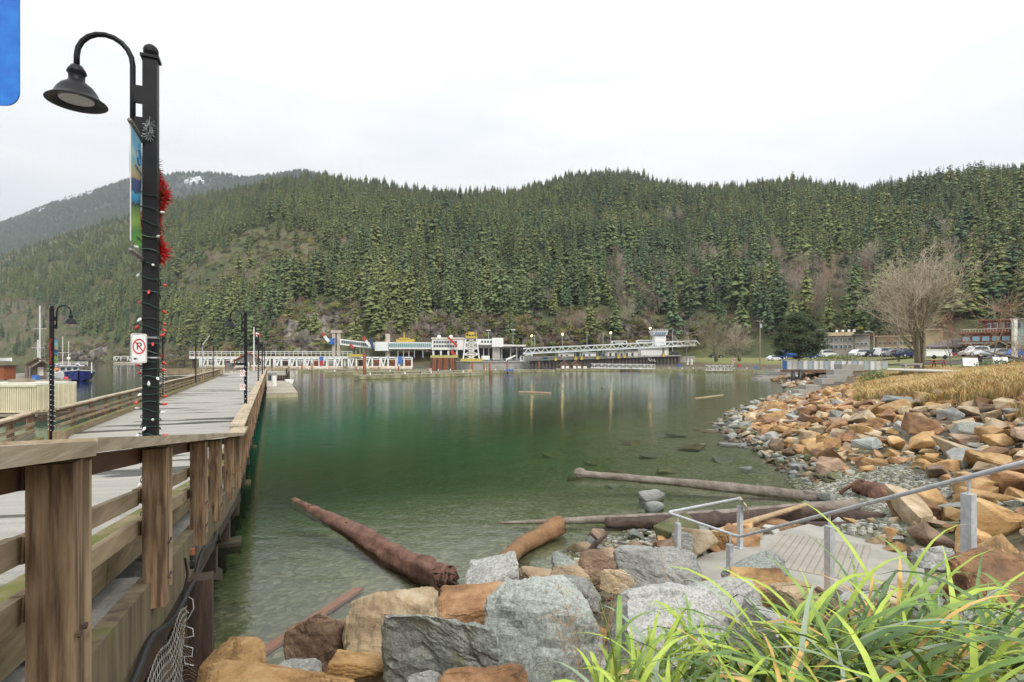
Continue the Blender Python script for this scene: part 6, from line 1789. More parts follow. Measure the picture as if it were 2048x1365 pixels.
bar(645, 667.5, 649, 672, 241.6, 1.05).build('red_band', red_paint, w1); bar(727, 675, 731, 681, 241.6, 1.05).build('red_band', red_paint, w1)
m = MB()
for x in (712, 720, 728, 736): bar(x, 694, x, 715, 245, .3, mb=m)
m.build('trestle_leg', grey_paint, w1)
w2 = thing('passenger_walkway', 'right pale green glazed passenger bridge beside the white office block', 'walkway', at(820, 720, 245))
pb(750, 684, 777, 702, 244, 4).build('lift_block', white_paint, w2)
pb(771, 668, 779, 714, 246, 1.6).build('pillar', M('pink_concrete', (0, 0, 0)), w2)
pb(776, 685, 864, 698.5, 244, 3.4).build('corridor', white_paint, w2)
for i in range(20): pb(778 + i * 4.2, 687, 781.6 + i * 4.2, 695, 243.9, .15).build('window', glass_teal, w2)
for x in (795, 806, 817, 828, 845): pb(x, 698, x + 1.6, 716, 245, .4).build('leg', grey_paint, w2)
ye = thing('yellow_gantry', 'yellow machinery gantry with a mast on the passenger bridge roof', 'gantry', at(806, 684, 249))
m = MB(); pb(792, 679, 828, 684.5, 249, 3, m); pb(798, 676, 818, 680, 249, 3, m); m.build('machinery', yellow_paint, ye); pb(807, 665, 809, 677, 249, .4).build('mast', yellow_paint, ye)
# white office block on columns, with its fender of piles
ob = thing('office_building', 'white two-row windowed terminal office standing on columns', 'building', at(890, 737, 243))
pb(864, 677.5, 926, 700, 243, 9).build('wall', white_paint, ob); pb(862.5, 675.5, 927, 678.2, 242.6, 10).build('roof', off_white, ob)
for r_, (ya, yb_) in enumerate(((682, 687), (690, 695))):
    for i in range(9): pb(867 + i * 5.4, ya, 871 + i * 5.4, yb_, 242.9, .3).build('window', glass_dark, ob)
for x in (865, 880, 895, 912): pb(x, 700, x + 3.4, 716, 243.5, 1).build('column', white_paint, ob)
pb(866, 701, 925, 715, 248, 1).build('painted_bay_shade', dark_void, ob)  # dark sheet: its colour stands in for the shade behind the columns
for x in (878, 902): MB().ball(at(x, 674, 246), .9, 10).build('radar_dome', white_paint, ob)
bar(896, 675, 914, 692, 241, .9).build('red_strut', red_paint, ob); bar(903, 702, 912, 716, 241, 1.3).build('red_arm', red_paint, ob)
dl = thing('dolphin', 'cluster of slanting rusty piles under a yellow cap', 'dolphin', at(888, 738, 232))
pb(861, 711, 914, 716.5, 231.5, 7).build('cap', M('yellow_green_paint', (.50, .44, .13), (.36, .33, .12), scale=.8, rough=.7), dl)
for i in range(13): MB().tube(at(864 + i * 3.8, 716, 231.8), at(862 + i * 3.8 + (4 if i > 8 else 0), 739, 231.6), .42, n=7).build('pile', rust_steel if i % 3 else dark_wood, dl)
# lattice tower
lt = thing('lattice_tower', 'white lattice tower with a yellow platform on top', 'tower', at(942, 724, 235))
m = MB()
def tw(k): return 926 + 8 * k, 959 - 8 * k
lv = [722, 709, 697, 686, 676]
for k in range(4):
    a0, b0 = tw(k / 5); a1, b1 = tw((k + 1) / 5); y0, y1 = lv[k], lv[k + 1]
    for d0 in (234, 238):
        bar(a0, y0, a1, y1, d0, .5, mb=m); bar(b0, y0, b1, y1, d0, .5, mb=m); bar(a0, y0, b1, y1, d0, .25, mb=m); bar(b0, y0, a1, y1, d0, .25, mb=m); bar(a1, y1, b1, y1, d0, .35, mb=m)
for k in range(5):
    for e in tw(k / 5): m.beam(at(e, lv[k], 234), at(e, lv[k], 238), .3, .3)
m.build('lattice', white_paint, lt)
m = MB(); pb(938, 676, 948, 722, 235.5, 1.5, m); m.build('ladder_shaft', off_white, lt)
m = MB(); pb(931, 673, 954, 677, 233.5, 5, m); bar(932, 667, 953, 667, 234, .2, mb=m)
for x in (932, 937, 943, 948, 953): bar(x, 665, x, 674, 234, .25, mb=m)
pb(938, 664, 948, 670, 235, 2, m); m.build('top_platform', yellow_paint, lt)
pb(921, 718, 964, 723, 232, 7).build('base', yellow_paint, lt)
# long terminal building
tb = thing('terminal_building', 'long flat white terminal building with dark open bays below', 'building', at(1000, 735, 255))
pb(955, 678.5, 986, 690, 252, 14).build('wall', white_paint, tb); pb(984, 676, 1006, 694, 251, 14).build('stair_tower', white_paint, tb)
for x in range(962, 982, 6): pb(x, 682, x + 4, 686, 251.9, .2).build('window', glass_dark, tb)
pb(926, 689, 1024, 696, 254, 12).build('floor_slab', concrete_q, tb); pb(1006, 690, 1052, 693, 252, 14).build('canopy', off_white, tb)
pb(926, 696, 1060, 721, 268, 2).build('painted_bay_shade', dark_void, tb)  # shade of the open lower floor, painted as one dark sheet
for x in (966, 976, 1002, 1020, 1032): pb(x, 695, x + 2.6, 721, 255, .8).build('column', concrete_q, tb)
pb(985, 694, 1000, 720, 253, 4).build('pier_wall', concrete_q, tb)
sloped(1012, 718, 722, 1031, 710, 713, 249, 2, white_paint, 'ramp', tb); pb(963, 712, 979, 720, 249, 2).build('shed', white_paint, tb)
q = thing('quay', 'pale concrete quay below the lattice tower and terminal building', 'quay', at(1000, 739, 246))
pb(913, 724, 1062, 740, 247, 24).build('wall', concrete_q, q); pb(912, 722.3, 1063, 724.2, 246.6, 24.8).build('coping', off_white, q)
tq = thing('sheet_pile_wall', 'long dark corrugated sheet-pile wall below the truss ramp', 'retaining wall', at(1210, 739, 238))
n = 86
for i in range(n):
    x = 1060 + i * 3.48; y0 = 722 - 9.5 * i / n
    pb(x, y0, x + 3.3, 740, 237.4 if i % 2 else 238.0, 3).build('sheet_pile', sheet_pile, tq)
MB().beam(at(1060, 721, 239), at(1359, 711.5, 239), 5, .5, up=(0, 0, 1)).build('coping', concrete_q, tq)
gpts = [(1296, 719), (1299, 717.5), (1298, 721), (1301, 723), (1304, 718), (1306, 723), (1309, 718), (1309, 723), (1312, 723)]
MB().path([at(a, b, 236.8) for a, b in gpts], .16, 4).build('graffiti', white_paint, tq)
lotp = thing('vehicle_deck', 'grey vehicle holding deck behind the truss ramp', 'deck', at(1210, 712, 262))
pb(1050, 713, 1390, 741, 243, 40).build('slab', concrete_q, lotp)
# truss ramp
rp_ = thing('truss_ramp', 'long pale grey steel truss vehicle ramp rising to the right', 'ramp', at(1205, 712, 236))
def chord(x, top): return (697.5 - 15.5 * (x - 1046) / 344) if top else (708 - 17.0 * (x - 1046) / 344)
for dd in (234, 240):
    m = MB(); bar(1046, chord(1046, 1), 1392, chord(1392, 1), dd, .5, mb=m); bar(1046, chord(1046, 0), 1392, chord(1392, 0), dd, .55, mb=m); m.build('chord', grey_paint if dd > 235 else M('ramp_paint', (.66, .68, .67), (.55, .57, .56), scale=.4, rough=.55), rp_)
    x = 1048; up_ = True
    while x < 1386:
        bar(x, chord(x, 0), x + 8.4, chord(x + 8.4, 1), dd, .3).build('diagonal', M('ramp_paint', (0, 0, 0)), rp_); bar(x + 8.4, chord(x + 8.4, 1), x + 16.8, chord(x + 16.8, 0), dd, .3).build('diagonal', M('ramp_paint', (0, 0, 0)), rp_)
        x += 16.8
MB().prism([at(1046, 706, 234.4), at(1392, 689.5, 234.4), at(1392, 688.2, 234.4), at(1046, 704.5, 234.4)], (0, 5.4, 0)).build('roadway', grey_paint, rp_)
for x, y1 in ((1048, 725), (1110, 722), (1150, 720), (1162, 720), (1194, 719), (1236, 717), (1248, 716), (1326, 714)):
    pb(x, chord(x, 0), x + 3, y1, 236, 1).build('leg', concrete_q, rp_)
    if x > 1100: pb(x - 1, y1 - 6, x + 4, y1, 235.5, 1.6).build('leg_guard', yellow_paint, rp_)
bar(1195, 716, 1218, 703, 236, .3).build('brace', grey_paint, rp_); bar(1195, 703, 1218, 716, 236, .3).build('brace', grey_paint, rp_)
for (x0, y0, x1, y1, nm, lab, cat, mt) in ((1118, 706, 1148, 716, 'white_shed', 'low white shed under the middle of the truss ramp', 'shed', off_white), (1163, 705, 1192, 716, 'white_shed', 'white shed with dark doors under the truss ramp', 'shed', white_paint), (1216, 702, 1276, 717, 'white_shed', 'long white toll building under the right of the truss ramp', 'building', off_white), (1283, 697.5, 1337, 713, 'truck_trailer', 'white box trailer parked under the end of the truss ramp', 'trailer', white_paint)):
    root = thing(nm, lab, cat, at((x0 + x1) / 2, y1, 246)); pb(x0, y0 + 1, x1, y1, 246, 7).build('wall' if 'shed' in nm else 'box_body', mt, root); pb(x0 - .6, y0, x1 + .6, y0 + 1.2, 245.6, 8).build('roof', grey_paint, root)
    if 'shed' in nm:
        for x in np.arange(x0 + 3, x1 - 5, 11): pb(x, y0 + 4, x + 4, y1 - (0 if x == x0 + 3 else 4), 245.9, .2).build('door' if x == x0 + 3 else 'window', glass_dark, root)
    else:
        for x in np.arange(x0 + 3, x1, 7): pb(x, y0 + 2, x + .7, y1 - 1, 245.92, .15).build('rib', off_white, root)
        for x in (x0 + 6, x0 + 12, x1 - 8): MB().tube(at(x, y1 + .5, 245.8), at(x, y1 + .5, 248), .5, n=10).build('wheel', sign_black, root)
cab = thing('ticket_booth', 'glazed teal booth under the left end of the truss ramp', 'booth', at(1058, 722, 244)); pb(1051, 708, 1065, 722, 244, 3).build('wall', off_white, cab); pb(1053, 710, 1063, 718, 243.9, .2).build('window', glass_teal, cab)
wt = thing('control_tower', 'white glazed control tower at the right end of the truss ramp', 'tower', at(1321, 690, 250))
pb(1310, 672, 1332, 692, 250, 5).build('wall', white_paint, wt); MB().prism([at(1308, 671, 249.5), at(1334, 671, 249.5), at(1336, 664, 249.2), at(1306, 664, 249.2)], (0, 6, 0)).build('cab', M('cab_frame', (.62, .66, .70), rough=.4), wt)
for i in range(5): pb(1310 + i * 4.6, 665.5, 1313.6 + i * 4.6, 670, 249.1, .2).build('window', M('cab_glass', (.16, .24, .30), rough=.1), wt)
pb(1305.5, 661.8, 1336.5, 664, 249, 7).build('roof', off_white, wt); m = MB()
for x in range(1306, 1338, 5): bar(x, 658, x, 662, 249, .12, mb=m)
bar(1306, 659, 1336, 659, 249, .12, mb=m); m.build('roof_rail', white_paint, wt)
for (x0, x1, y0, y1, lab, d) in ((1224, 1254, 682, 687, 'white bus parked behind the truss ramp', 262), (1274, 1308, 680.5, 687, 'second white coach parked left of the control tower', 262)):
    root = thing('coach', lab, 'bus', at((x0 + x1) / 2, y1, d)); pb(x0, y0, x1, y1, d, 3).build('body', white_paint, root); pb(x0 + 1.5, y0 + 1.4, x1 - 1.5, y0 + 3.4, d - .1, .12).build('window', glass_dark, root)
    for x in (x0 + 4, x1 - 4): MB().tube(at(x, y1, d - .1), at(x, y1, d + .5), .5, n=10).build('wheel', sign_black, root)
# tall light poles; some lamps are lit
lit = M('lit_lamp', (1, .8, .4), emit=(1, .62, .20), emit_s=7)
for (x, yt, yb_, on_, two) in ((977, 661, 678, 0, 1), (1026, 660, 692, 0, 1), (1063.5, 672, 692, 1, 0), (1069, 672, 694, 0, 0), (1125, 669, 700, 1, 0), (1174, 670, 697, 0, 0), (1206, 668, 694, 0, 0), (1221.5, 666, 693, 1, 0), (1300.5, 657, 685, 1, 0), (1345, 662, 690, 0, 0), (1170, 688, 692, 0, 0)):
    if yt > 680: continue
    d = 256
    root = thing('light_pole', {977: 'twin-headed light pole above the terminal building', 1026: 'twin-headed light pole right of the terminal stair tower', 1063.5: 'lit lamp pole at the left end of the truss ramp', 1069: 'slim unlit pole right of the first lit lamp', 1125: 'lit lamp pole over the middle of the truss ramp', 1174: 'unlit pole behind the truss ramp between two lit ones', 1206: 'unlit pole left of the third lit lamp', 1221.5: 'lit lamp pole above the long white toll building', 1300.5: 'lit lamp pole beside the control tower', 1345: 'unlit pole right of the control tower'}[x], 'light pole', at(x, yb_, d))
    bar(x, yt, x, yb_ + 14, d, .22).build('pole', grey_paint, root)
    if two: pb(x - 4, yt - 1, x - .6, yt + 1, d - .5, .6).build('lamp_head', off_white, root); pb(x + .6, yt - 1, x + 4, yt + 1, d - .5, .6).build('lamp_head', off_white, root)
    elif on_: MB().ball(at(x, yt, d - .6), .48, 10).build('lamp_head', lit, root)
    else: pb(x - .5, yt - .6, x + 2.2, yt + .8, d - .4, .5).build('lamp_head', grey_paint, root)
# parked trucks, fence and small sheds on the vehicle deck: the clutter between the big pieces
for (x, w, c, lab) in ((1076, 11, white_paint, 'small white truck in the dark bay left of the ramp legs'), (1092, 9, blue_paint, 'small blue van in the dark bay left of the ramp legs'), (1130, 13, white_paint, 'white delivery truck below the middle of the truss ramp'), (1175, 8, red_paint, 'small red car below the middle of the truss ramp'), (1205, 9, grey_paint, 'grey van beside the crossed ramp brace')):
    d = 242; root = thing('truck', lab, 'truck', at(x, 722, d)); pb(x - w / 2, 715.5, x + w * .22, 721.5, d, 2.2).build('box_body', c, root); pb(x + w * .24, 717.2, x + w / 2, 721.5, d, 2).build('cab', c, root); pb(x + w * .36, 717.6, x + w * .52, 719, d - .05, .1).build('window', glass_dark, root)
    for q_ in (-.3, .34): MB().tube(at(x + w * q_, 721.8, d - .1), at(x + w * q_, 721.8, d + .4), .45, n=9).build('wheel', sign_black, root)
fn_ = thing('quay_fence', 'grey mesh fence along the edge of the pale quay', 'fence', at(1010, 722, 245.5))
for x in range(916, 1062, 6): bar(x, 717.5, x, 722.4, 245.8, .12).build('post', galv, fn_)
for y in (717.8, 720): bar(915, y, 1062, y, 245.8, .09).build('rail', galv, fn_)
for (x0, x1, y0, y1, lab) in ((930, 944, 716, 722.5, 'small white cabin on the quay under the lattice tower'), (1040, 1050, 712, 722.5, 'small white cabin on the quay by the end of the ramp')):
    root = thing('cabin', lab, 'cabin', at((x0 + x1) / 2, y1, 250)); pb(x0, y0 + .8, x1, y1, 250, 3).build('wall', white_paint, root); pb(x0 - .5, y0, x1 + .5, y0 + .9, 249.7, 3.5).build('roof', grey_paint, root); pb(x0 + 2, y0 + 2, x0 + 6, y1 - 2, 249.9, .1).build('window', glass_dark, root)
# small gabled huts on the float
def hut(x0, x1, yb_, ye_, yr, d, lab, wall, grp=None, nm='gabled_hut', dep=4, roofm=None, win=True):
    root = thing(nm, lab, 'hut', at((x0 + x1) / 2, yb_, d), grp); xm = (x0 + x1) / 2
    MB().prism([at(x0, yb_, d), at(x1, yb_, d), at(x1, ye_, d), at(xm, yr + 1, d), at(x0, ye_, d)], (0, dep, 0)).build('wall', wall, root)
    for s_ in (-1, 1):
        e = xm + s_ * ((x1 - x0) / 2 + 2); a, b = at(xm, yr, d - .4), at(e, ye_ + 1, d - .4)
        t = Vector((0, 0, .22)); MB().prism([a, b, b + t, a + t], (0, dep + .8, 0)).build('roof', roofm or roof_brown, root)
    w = x1 - x0
    if win: pb(x0 + w * .12, ye_ + 1.5, x0 + w * .36, yb_, d - .05, .1).build('door', white_paint, root); pb(x0 + w * .52, ye_ + 2, x0 + w * .80, yb_ - 4, d - .05, .1).build('window', white_paint, root)
    return root
hb = M('brown_wall', (.20, .12, .09), (.14, .085, .06), scale=2, rough=.85)
hut(1121, 1142, 741, 731, 722, 188, 'left of two small brown gabled huts on the far float', hb, 'brown gabled huts on the far float')
hut(1144, 1166, 741, 731, 722, 188, 'right of two small brown gabled huts on the far float', hb, 'brown gabled huts on the far float')
# white truss gangways
def gangway(x0, y0, x1, y1, h, d, lab):
    root = thing('gangway', lab, 'gangway', at((x0 + x1) / 2, (y0 + y1) / 2 + h, d), 'white truss gangways down to the floats')
    for dd in (d, d + 2):
        m = MB(); bar(x0, y0, x1, y1, dd, .18, mb=m); bar(x0, y0 + h, x1, y1 + h, dd, .2, mb=m)
        n = max(4, int((x1 - x0) / 7)); 
        for i in range(n):
            a, b = i / n, (i + 1) / n; xa, xb = x0 + (x1 - x0) * a, x0 + (x1 - x0) * b; ya, yb2 = y0 + (y1 - y0) * a, y0 + (y1 - y0) * b
            bar(xa, ya, xb, yb2 + h, dd, .12, mb=m) if i % 2 else bar(xa, ya + h, xb, yb2, dd, .12, mb=m); bar(xb, yb2, xb, yb2 + h, dd, .12, mb=m)
        m.build('truss', white_paint, root)
    MB().prism([at(x0, y0 + h, d), at(x1, y1 + h, d), at(x1, y1 + h - .8, d), at(x0, y0 + h - .8, d)], (0, 2, 0)).build('walkway', grey_paint, root)
gangway(1182, 728, 1310, 730, 8, 186, 'longest white truss gangway right of the two brown huts')
gangway(1411, 731.5, 1464, 731.5, 9.5, 168, 'short white truss gangway before the mossy park trees')
# docks and their piles
def dock(x0, x1, y, d0, lab, th=.55, wid=2.2, skew=0.0, seed=0, fingers=()):
    r_ = random.Random(seed); root = thing('float_dock', lab, 'dock', at((x0 + x1) / 2, y, d0)); z = .8
    a, b = at(x0, y, d0), at(x1, y, d0 + skew); a.x, b.x = at(x0, y, a.y).x, at(x1, y, b.y).x; a.z = b.z = z
    MB().beam(a, b, wid, .16).build('planking', wood_dock, root)
    L_ = (b - a).length; n = int(L_ / 3.2)
    dk = MB(); dk.beam(a - Vector((0, 0, .42)), b - Vector((0, 0, .42)), wid * .96, .68); dk.build('floats', M('mossy_float_side', (.34, .32, .20), (.14, .12, .07), (.24, .235, .12), scale=.9, rough=.9), root)
    for i in range(n + 1):
        p = a.lerp(b, (i + r_.uniform(-.2, .2)) / max(n, 1)); k = r_.random()
        if k < .45: MB().box((p.x, p.y - wid * .42, z + .25), (.22, .22, .55)).build('bollard', white_paint if k < .3 else dark_wood, root)
        elif k < .56: MB().box((p.x, p.y, z + .45), (r_.uniform(.5, 1.2), .6, .75)).build('locker', r_.choice((off_white, blue_paint, grey_paint, tan_wall)), root)
        elif k < .64: MB().box((p.x, p.y + .5, z + .9), (.1, .1, 1.7)).build('post', grey_wood_w, root)
    for f in fingers:
        p = a.lerp(b, f); MB().beam(p + Vector((0, .5, 0)), p + Vector((3, 16, 0)), 1.2, .16).build('finger', wood_dock, root)
    return root
dock(713, 962, 758, 112, 'nearest mossy float dock, right of the tall rusty pile', skew=26, seed=1, wid=2.4)
dock(650, 905, 751.5, 140, 'second float dock row before the floating berths', seed=2, skew=8, fingers=(.3, .6, .9))
dock(597, 860, 744.5, 176, 'third float dock row close to the floating berths', seed=3, skew=4)
dock(880, 1055, 747, 158, 'float dock with lockers in front of the pale quay', seed=4, skew=6, fingers=(.2, .5, .8))
dock(1000, 1110, 744, 170, 'float dock between the quay and the two brown huts', seed=6)
dock(1112, 1236, 742, 188, 'float dock that carries the two brown huts', seed=5, wid=5)
dock(1278, 1512, 743.2, 180, 'long float dock under the boardwalk on the right', seed=7)
for (x, y0, y1, d, r_, lab) in ((729, 709, 759, 119, .34, 'tall rusty orange pile standing alone at the end of the nearest dock'), (944.5, 726, 750, 150, .30, 'rusty pile in front of the lattice tower'), (979.5, 725, 748, 152, .27, 'rusty pile right of the lattice tower'), (1014.5, 724, 746, 160, .24, 'slim rusty pile below the terminal canopy'), (604, 730, 745, 178, .22, 'short rusty pile beside the wharf head'), (624, 728, 745, 178, .22, 'short rusty pile beside the left floating berth'), (712, 735, 747, 165, .22, 'short brown pile between the floating berths'), (757, 736, 746, 168, .28, 'short brown pile before the right floating berth'), (797, 734, 746, 168, .22, 'short rusty pile under the passenger bridge'), (857, 734, 746, 168, .24, 'rusty pile left of the slanting pile cluster'), (968, 729, 746, 165, .2, 'slim brown pile before the quay'), (1078, 724, 742, 188, .2, 'slim dark pile before the sheet-pile wall'), (1262, 737, 746, 175, .18, 'slim dark pile under the longest gangway')):
    root = thing('mooring_pile', lab, 'pile', at(x, y1, d), 'steel mooring piles among the docks')
    p = at(x, y0, d); MB().tube((p.x, d, -2), (p.x, d, p.z), r_, n=10).build('shaft', rust_steel, root, smooth=True); MB().lathe((p.x, d, p.z), [(r_ * 1.02, 0), (r_ * .8, .12), (.01, .3)], 10).build('cap', dark_wood, root)
bl = thing('blue_tarpaulin', 'blue tarpaulin bundle on a dock before the quay', 'tarpaulin', at(1020, 742, 160)); pb(1012, 739, 1026, 743, 159, 1.5).build('sheet', blue_paint, bl)
# boardwalk on piles, right
bw = thing('boardwalk', 'low timber boardwalk on piles along the far right shore', 'boardwalk', at(1420, 742, 182))
pb(1312, 736, 1532, 738, 186, 3).build('deck', grey_wood_w, bw)
for x in range(1316, 1532, 13): pb(x, 738, x + 2, 746, 187, .5).build('pile', dark_wood, bw)
for x in range(1314, 1532, 8): bar(x, 730, x, 737, 186, .12).build('post', grey_wood_w, bw)
for y in (730.5, 733.3): bar(1312, y, 1532, y, 186, .12).build('rail', grey_wood_w, bw)
for x, c in ((1358, blue_paint), (1478, red_paint)): s_ = thing('notice_board', ('blue' if x == 1358 else 'red and white') + ' notice on the far boardwalk railing', 'sign', at(x, 736, 185)); pb(x - 3, 729, x + 3, 734, 185.7, .1).build('panel', c, s_); bar(x, 734, x, 737, 185.7, .1).build('post', grey_wood_w, s_)
for x in (1376, 1384): pb(x - 1.5, 718, x + 1.5, 731, 190, .8).build('pale_bollard', off_white, bw)

# ------------------------------------------------------------------ wharf head: shelter, flag, fuel float
sh = thing('shelter', 'open red-roofed shelter with a bench at the end of the wharf', 'shelter', at(484, 742, 120))
D_ = 118
for x in (459, 508): pb(x, 720, x + 2.6, 743, D_, .3).build('post', rust_steel, sh); pb(x, 720, x + 2.6, 742, D_ + 4, .3).build('post', rust_steel, sh)
MB().prism([at(455, 723, D_ - .3), at(484, 706, D_ - .3), at(514, 723, D_ - .3)], (0, .2, 0)).build('gable', M('grey_gable', (.22, .2, .18), (.16, .15, .14), scale=3, rough=.9), sh)
for s_ in (-1, 1):
    a, b = at(484, 705, D_ - .8), at(484 + s_ * 33, 724.5, D_ - .8); t = Vector((0, 0, .18)); MB().prism([a, b, b + t, a + t], (0, 6.5, 0)).build('roof', red_paint, sh)
pb(466, 722, 502, 724.5, D_, .2).build('fascia_board', white_paint, sh); pb(462, 726, 506, 741, D_ + 4.3, .2).build('back_wall', M('murky_board', (.14, .15, .15), (.25, .24, .22), scale=.8, rough=.6), sh)
face(sh, 484)
bn2 = thing('bench', 'pale bench under the red-roofed shelter', 'bench', at(480, 742, D_ - .8)); pb(468, 735, 493, 736.3, D_ - 1, .7).build('seat', off_white, bn2); pb(468, 731.5, 493, 734, D_ - .4, .1).build('backrest', off_white, bn2); pb(469, 736, 471, 742, D_ - 1, .5).build('leg', grey_paint, bn2); pb(490, 736, 492, 742, D_ - 1, .5).build('leg', grey_paint, bn2)
fp = thing('flagpole', 'white flagpole with a red and white maple-leaf flag beside the shelter', 'flagpole', at(508, 742, 104))
bar(508, 655, 508, 742, 104, .14).build('pole', white_paint, fp)
def flag(x0, y0, x1, y1, d, root, sag=0):
    for i, mt in enumerate((red_paint, sign_white, red_paint)):
        f0 = (0, .25, .75)[i]; f1 = (.25, .75, 1)[i]
        a, b, c_, e = [at(x0 + (x1 - x0) * f, y + sag * f, d + .2 * f) for f, y in ((f0, y1), (f1, y1), (f1, y0), (f0, y0))]
        MB().prism([a, b, c_, e], (0, .02, 0)).build('stripe', mt, root)
    cx, cy, s_ = (x0 + x1) / 2, (y0 + y1) / 2 + sag / 2, (y1 - y0) * .36
    lf = [(0, 1), (.18, .62), (.4, .7), (.32, .2), (.62, .48), (.72, .3), (1, .32), (.84, 0), (.95, -.12), (.45, -.5), (.5, -.66), (.06, -.58), (.06, -1)]
    lf = lf + [(-u, v) for u, v in reversed(lf[1:])]
    MB().prism([at(cx + u * s_, cy - v * s_, d + .06) for u, v in lf], (0, -.01, 0)).build('maple_leaf', red_paint, root)
flag(509, 664, 521, 672, 103.8, fp, 4)
fp2 = thing('flagpole', 'small maple-leaf flag on a pole by the mossy park trees', 'flagpole', at(1470, 733, 160)); bar(1466, 715, 1466, 733, 160, .1).build('pole', white_paint, fp2); flag(1466.5, 716, 1472, 722, 159.8, fp2, 3)
cr_ = thing('davit', 'slanting pale davit pole on the left of the wharf head', 'davit', at(405, 737, 110)); bar(405, 692, 405, 737, 112, .16).build('post', grey_paint, cr_); bar(404, 692, 419, 672, 112, .12).build('boom', off_white, cr_)
ff_ = thing('fuel_float', 'grey planked fuel float lying along the right side of the wharf', 'float', at(560, 790, 60))
fl0, fl1 = Vector((-26.35, 59, .42)), Vector((-23.6, 60.6, .42)); dv = PU * 48
for i in range(24):
    a = fl0 + PU * 2 * i; b = fl1 + PU * 2 * i
    if i < 14:
        for k in range(4): MB().prism([a + PU * (.5 * k), b + PU * (.5 * k), b + PU * (.5 * k + .47), a + PU * (.5 * k + .47)], (0, 0, .08)).build('plank', M('float_plank', (.40, .36, .29), (.30, .27, .21), scale=1.2, rough=.85, rand=.12), ff_)
MB().prism([fl0 + PU * 28.02, fl1 + PU * 28.02, fl1 + dv, fl0 + dv], (0, 0, .07)).build('planking', M('float_plank', (0, 0, 0)), ff_)
MB().prism([fl0 - Vector((0, 0, .6)) - PU * .05, fl1 - Vector((0, 0, .6)) - PU * .05, fl1 + dv - Vector((0, 0, .6)), fl0 + dv - Vector((0, 0, .6))], (0, 0, .58)).build('float_edge', M('float_edge', (.40, .37, .24), (.28, .27, .16), scale=1.5, rough=.85), ff_)
ks = thing('fuel_kiosk', 'white fuel kiosk with an open front standing on the grey float', 'kiosk', on(551, 774, .5))
pb(542, 747, 562, 774, 74, 2.4).build('wall', off_white, ks); pb(541, 744.8, 563.5, 747.2, 73.7, 3).build('roof', grey_paint, ks); pb(544, 751, 551, 761, 73.9, .15).build('window', glass_dark, ks); pb(553.5, 752, 560, 774, 73.9, .12).build('door', white_paint, ks)
face(ks, 551)
def dinghy(c, L_, w, h, ang, mt, lab, nm='dinghy', cat='boat', inner=None, grp=None):
    root = thing(nm, lab, cat, c, grp); m = MB(); k = 9; sec = []
    ux, uy = Vector((math.cos(ang), math.sin(ang), 0)), Vector((-math.sin(ang), math.cos(ang), 0))
    for i in range(k + 1):
        t = i / k; b_ = w / 2 * (min(1, .72 + t * .6) if t < .5 else (1 - ((t - .5) / .5) ** 2.2)) + .02; z = h * (1 + .25 * t * t)
        p = c + ux * (t - .5) * L_
        sec.append([p - uy * b_ + Vector((0, 0, z)), p - uy * b_ * .7 + Vector((0, 0, -.1)), p + Vector((0, 0, -.25)), p + uy * b_ * .7 + Vector((0, 0, -.1)), p + uy * b_ + Vector((0, 0, z))])
    m.add([q for s_ in sec for q in s_], [(i * 5 + j, i * 5 + j + 1, (i + 1) * 5 + j + 1, (i + 1) * 5 + j) for i in range(k) for j in range(4)] + [(0, 1, 2, 3, 4)]); m.build('hull', mt, root, recalc=True)
    dk = MB(); dk.add([q + Vector((0, 0, -h * .25)) for s_ in sec for q in (s_[0] * .95 + s_[4] * .05, s_[4] * .95 + s_[0] * .05)], [(i * 2, i * 2 + 1, i * 2 + 3, i * 2 + 2) for i in range(k)]); dk.build('deck', inner or off_white, root)
    return root
dinghy(on(579, 766, .2), 3.6, 1.5, .45, PANG, white_paint, 'small white dinghy tied on the far side of the fuel float')

# ------------------------------------------------------------------ left: container, kiosk, boats
cream = M('cream_metal', (.66, .60, .42), (.54, .49, .33), scale=.9, rough=.55)
cn = thing('container', 'cream corrugated container on a float behind the left railing', 'container', at(40, 826, 38))
D0 = 37.5; c0, c1 = at(-60, 826, D0), at(72, 826, D0); top_ = at(72, 768, D0).z; L_ = c1.x - c0.x
back = Vector((1.55, 5.0, 0)) * .5
MB().prism([c0 + Vector((0, .1, 0)), c1 + Vector((0, .1, 0)), c1 + back, c0 + back], (0, 0, top_ - c0.z - .06)).build('body', cream, cn)
n = 30
for i in range(n):
    x = c0.x + L_ * (i + .2) / n; MB().box((x + L_ * .3 / n, D0 + .05, (c0.z + top_) / 2), (L_ * .6 / n, .10, top_ - c0.z - .30)).build('corrugation', cream, cn)
for i in range(8):
    p = c1.lerp(c1 + back, (i + .5) / 8); MB().box((p.x + .02, p.y, (c0.z + top_) / 2), (.08, .2, top_ - c0.z - .3)).build('corrugation', cream, cn)
m = MB(); rf = [c0, c1, c1 + back, c0 + back]; m.prism([Vector((p.x, p.y, top_ - .1)) + (p - (c0 + c1) / 2) * .004 for p in rf], (0, 0, .16)); m.build('roof', M('cream_roof', (.72, .69, .58), (.6, .57, .47), scale=1, rough=.6), cn)
pb(15, 759, 46, 766, D0 + .8, 1.0).build('hatch', grey_wood_w, cn)
for z in (c0.z + .07, top_ - .16): MB().box(((c0.x + c1.x) / 2, D0 + .03, z), (L_, .16, .14)).build('rail', cream, cn)
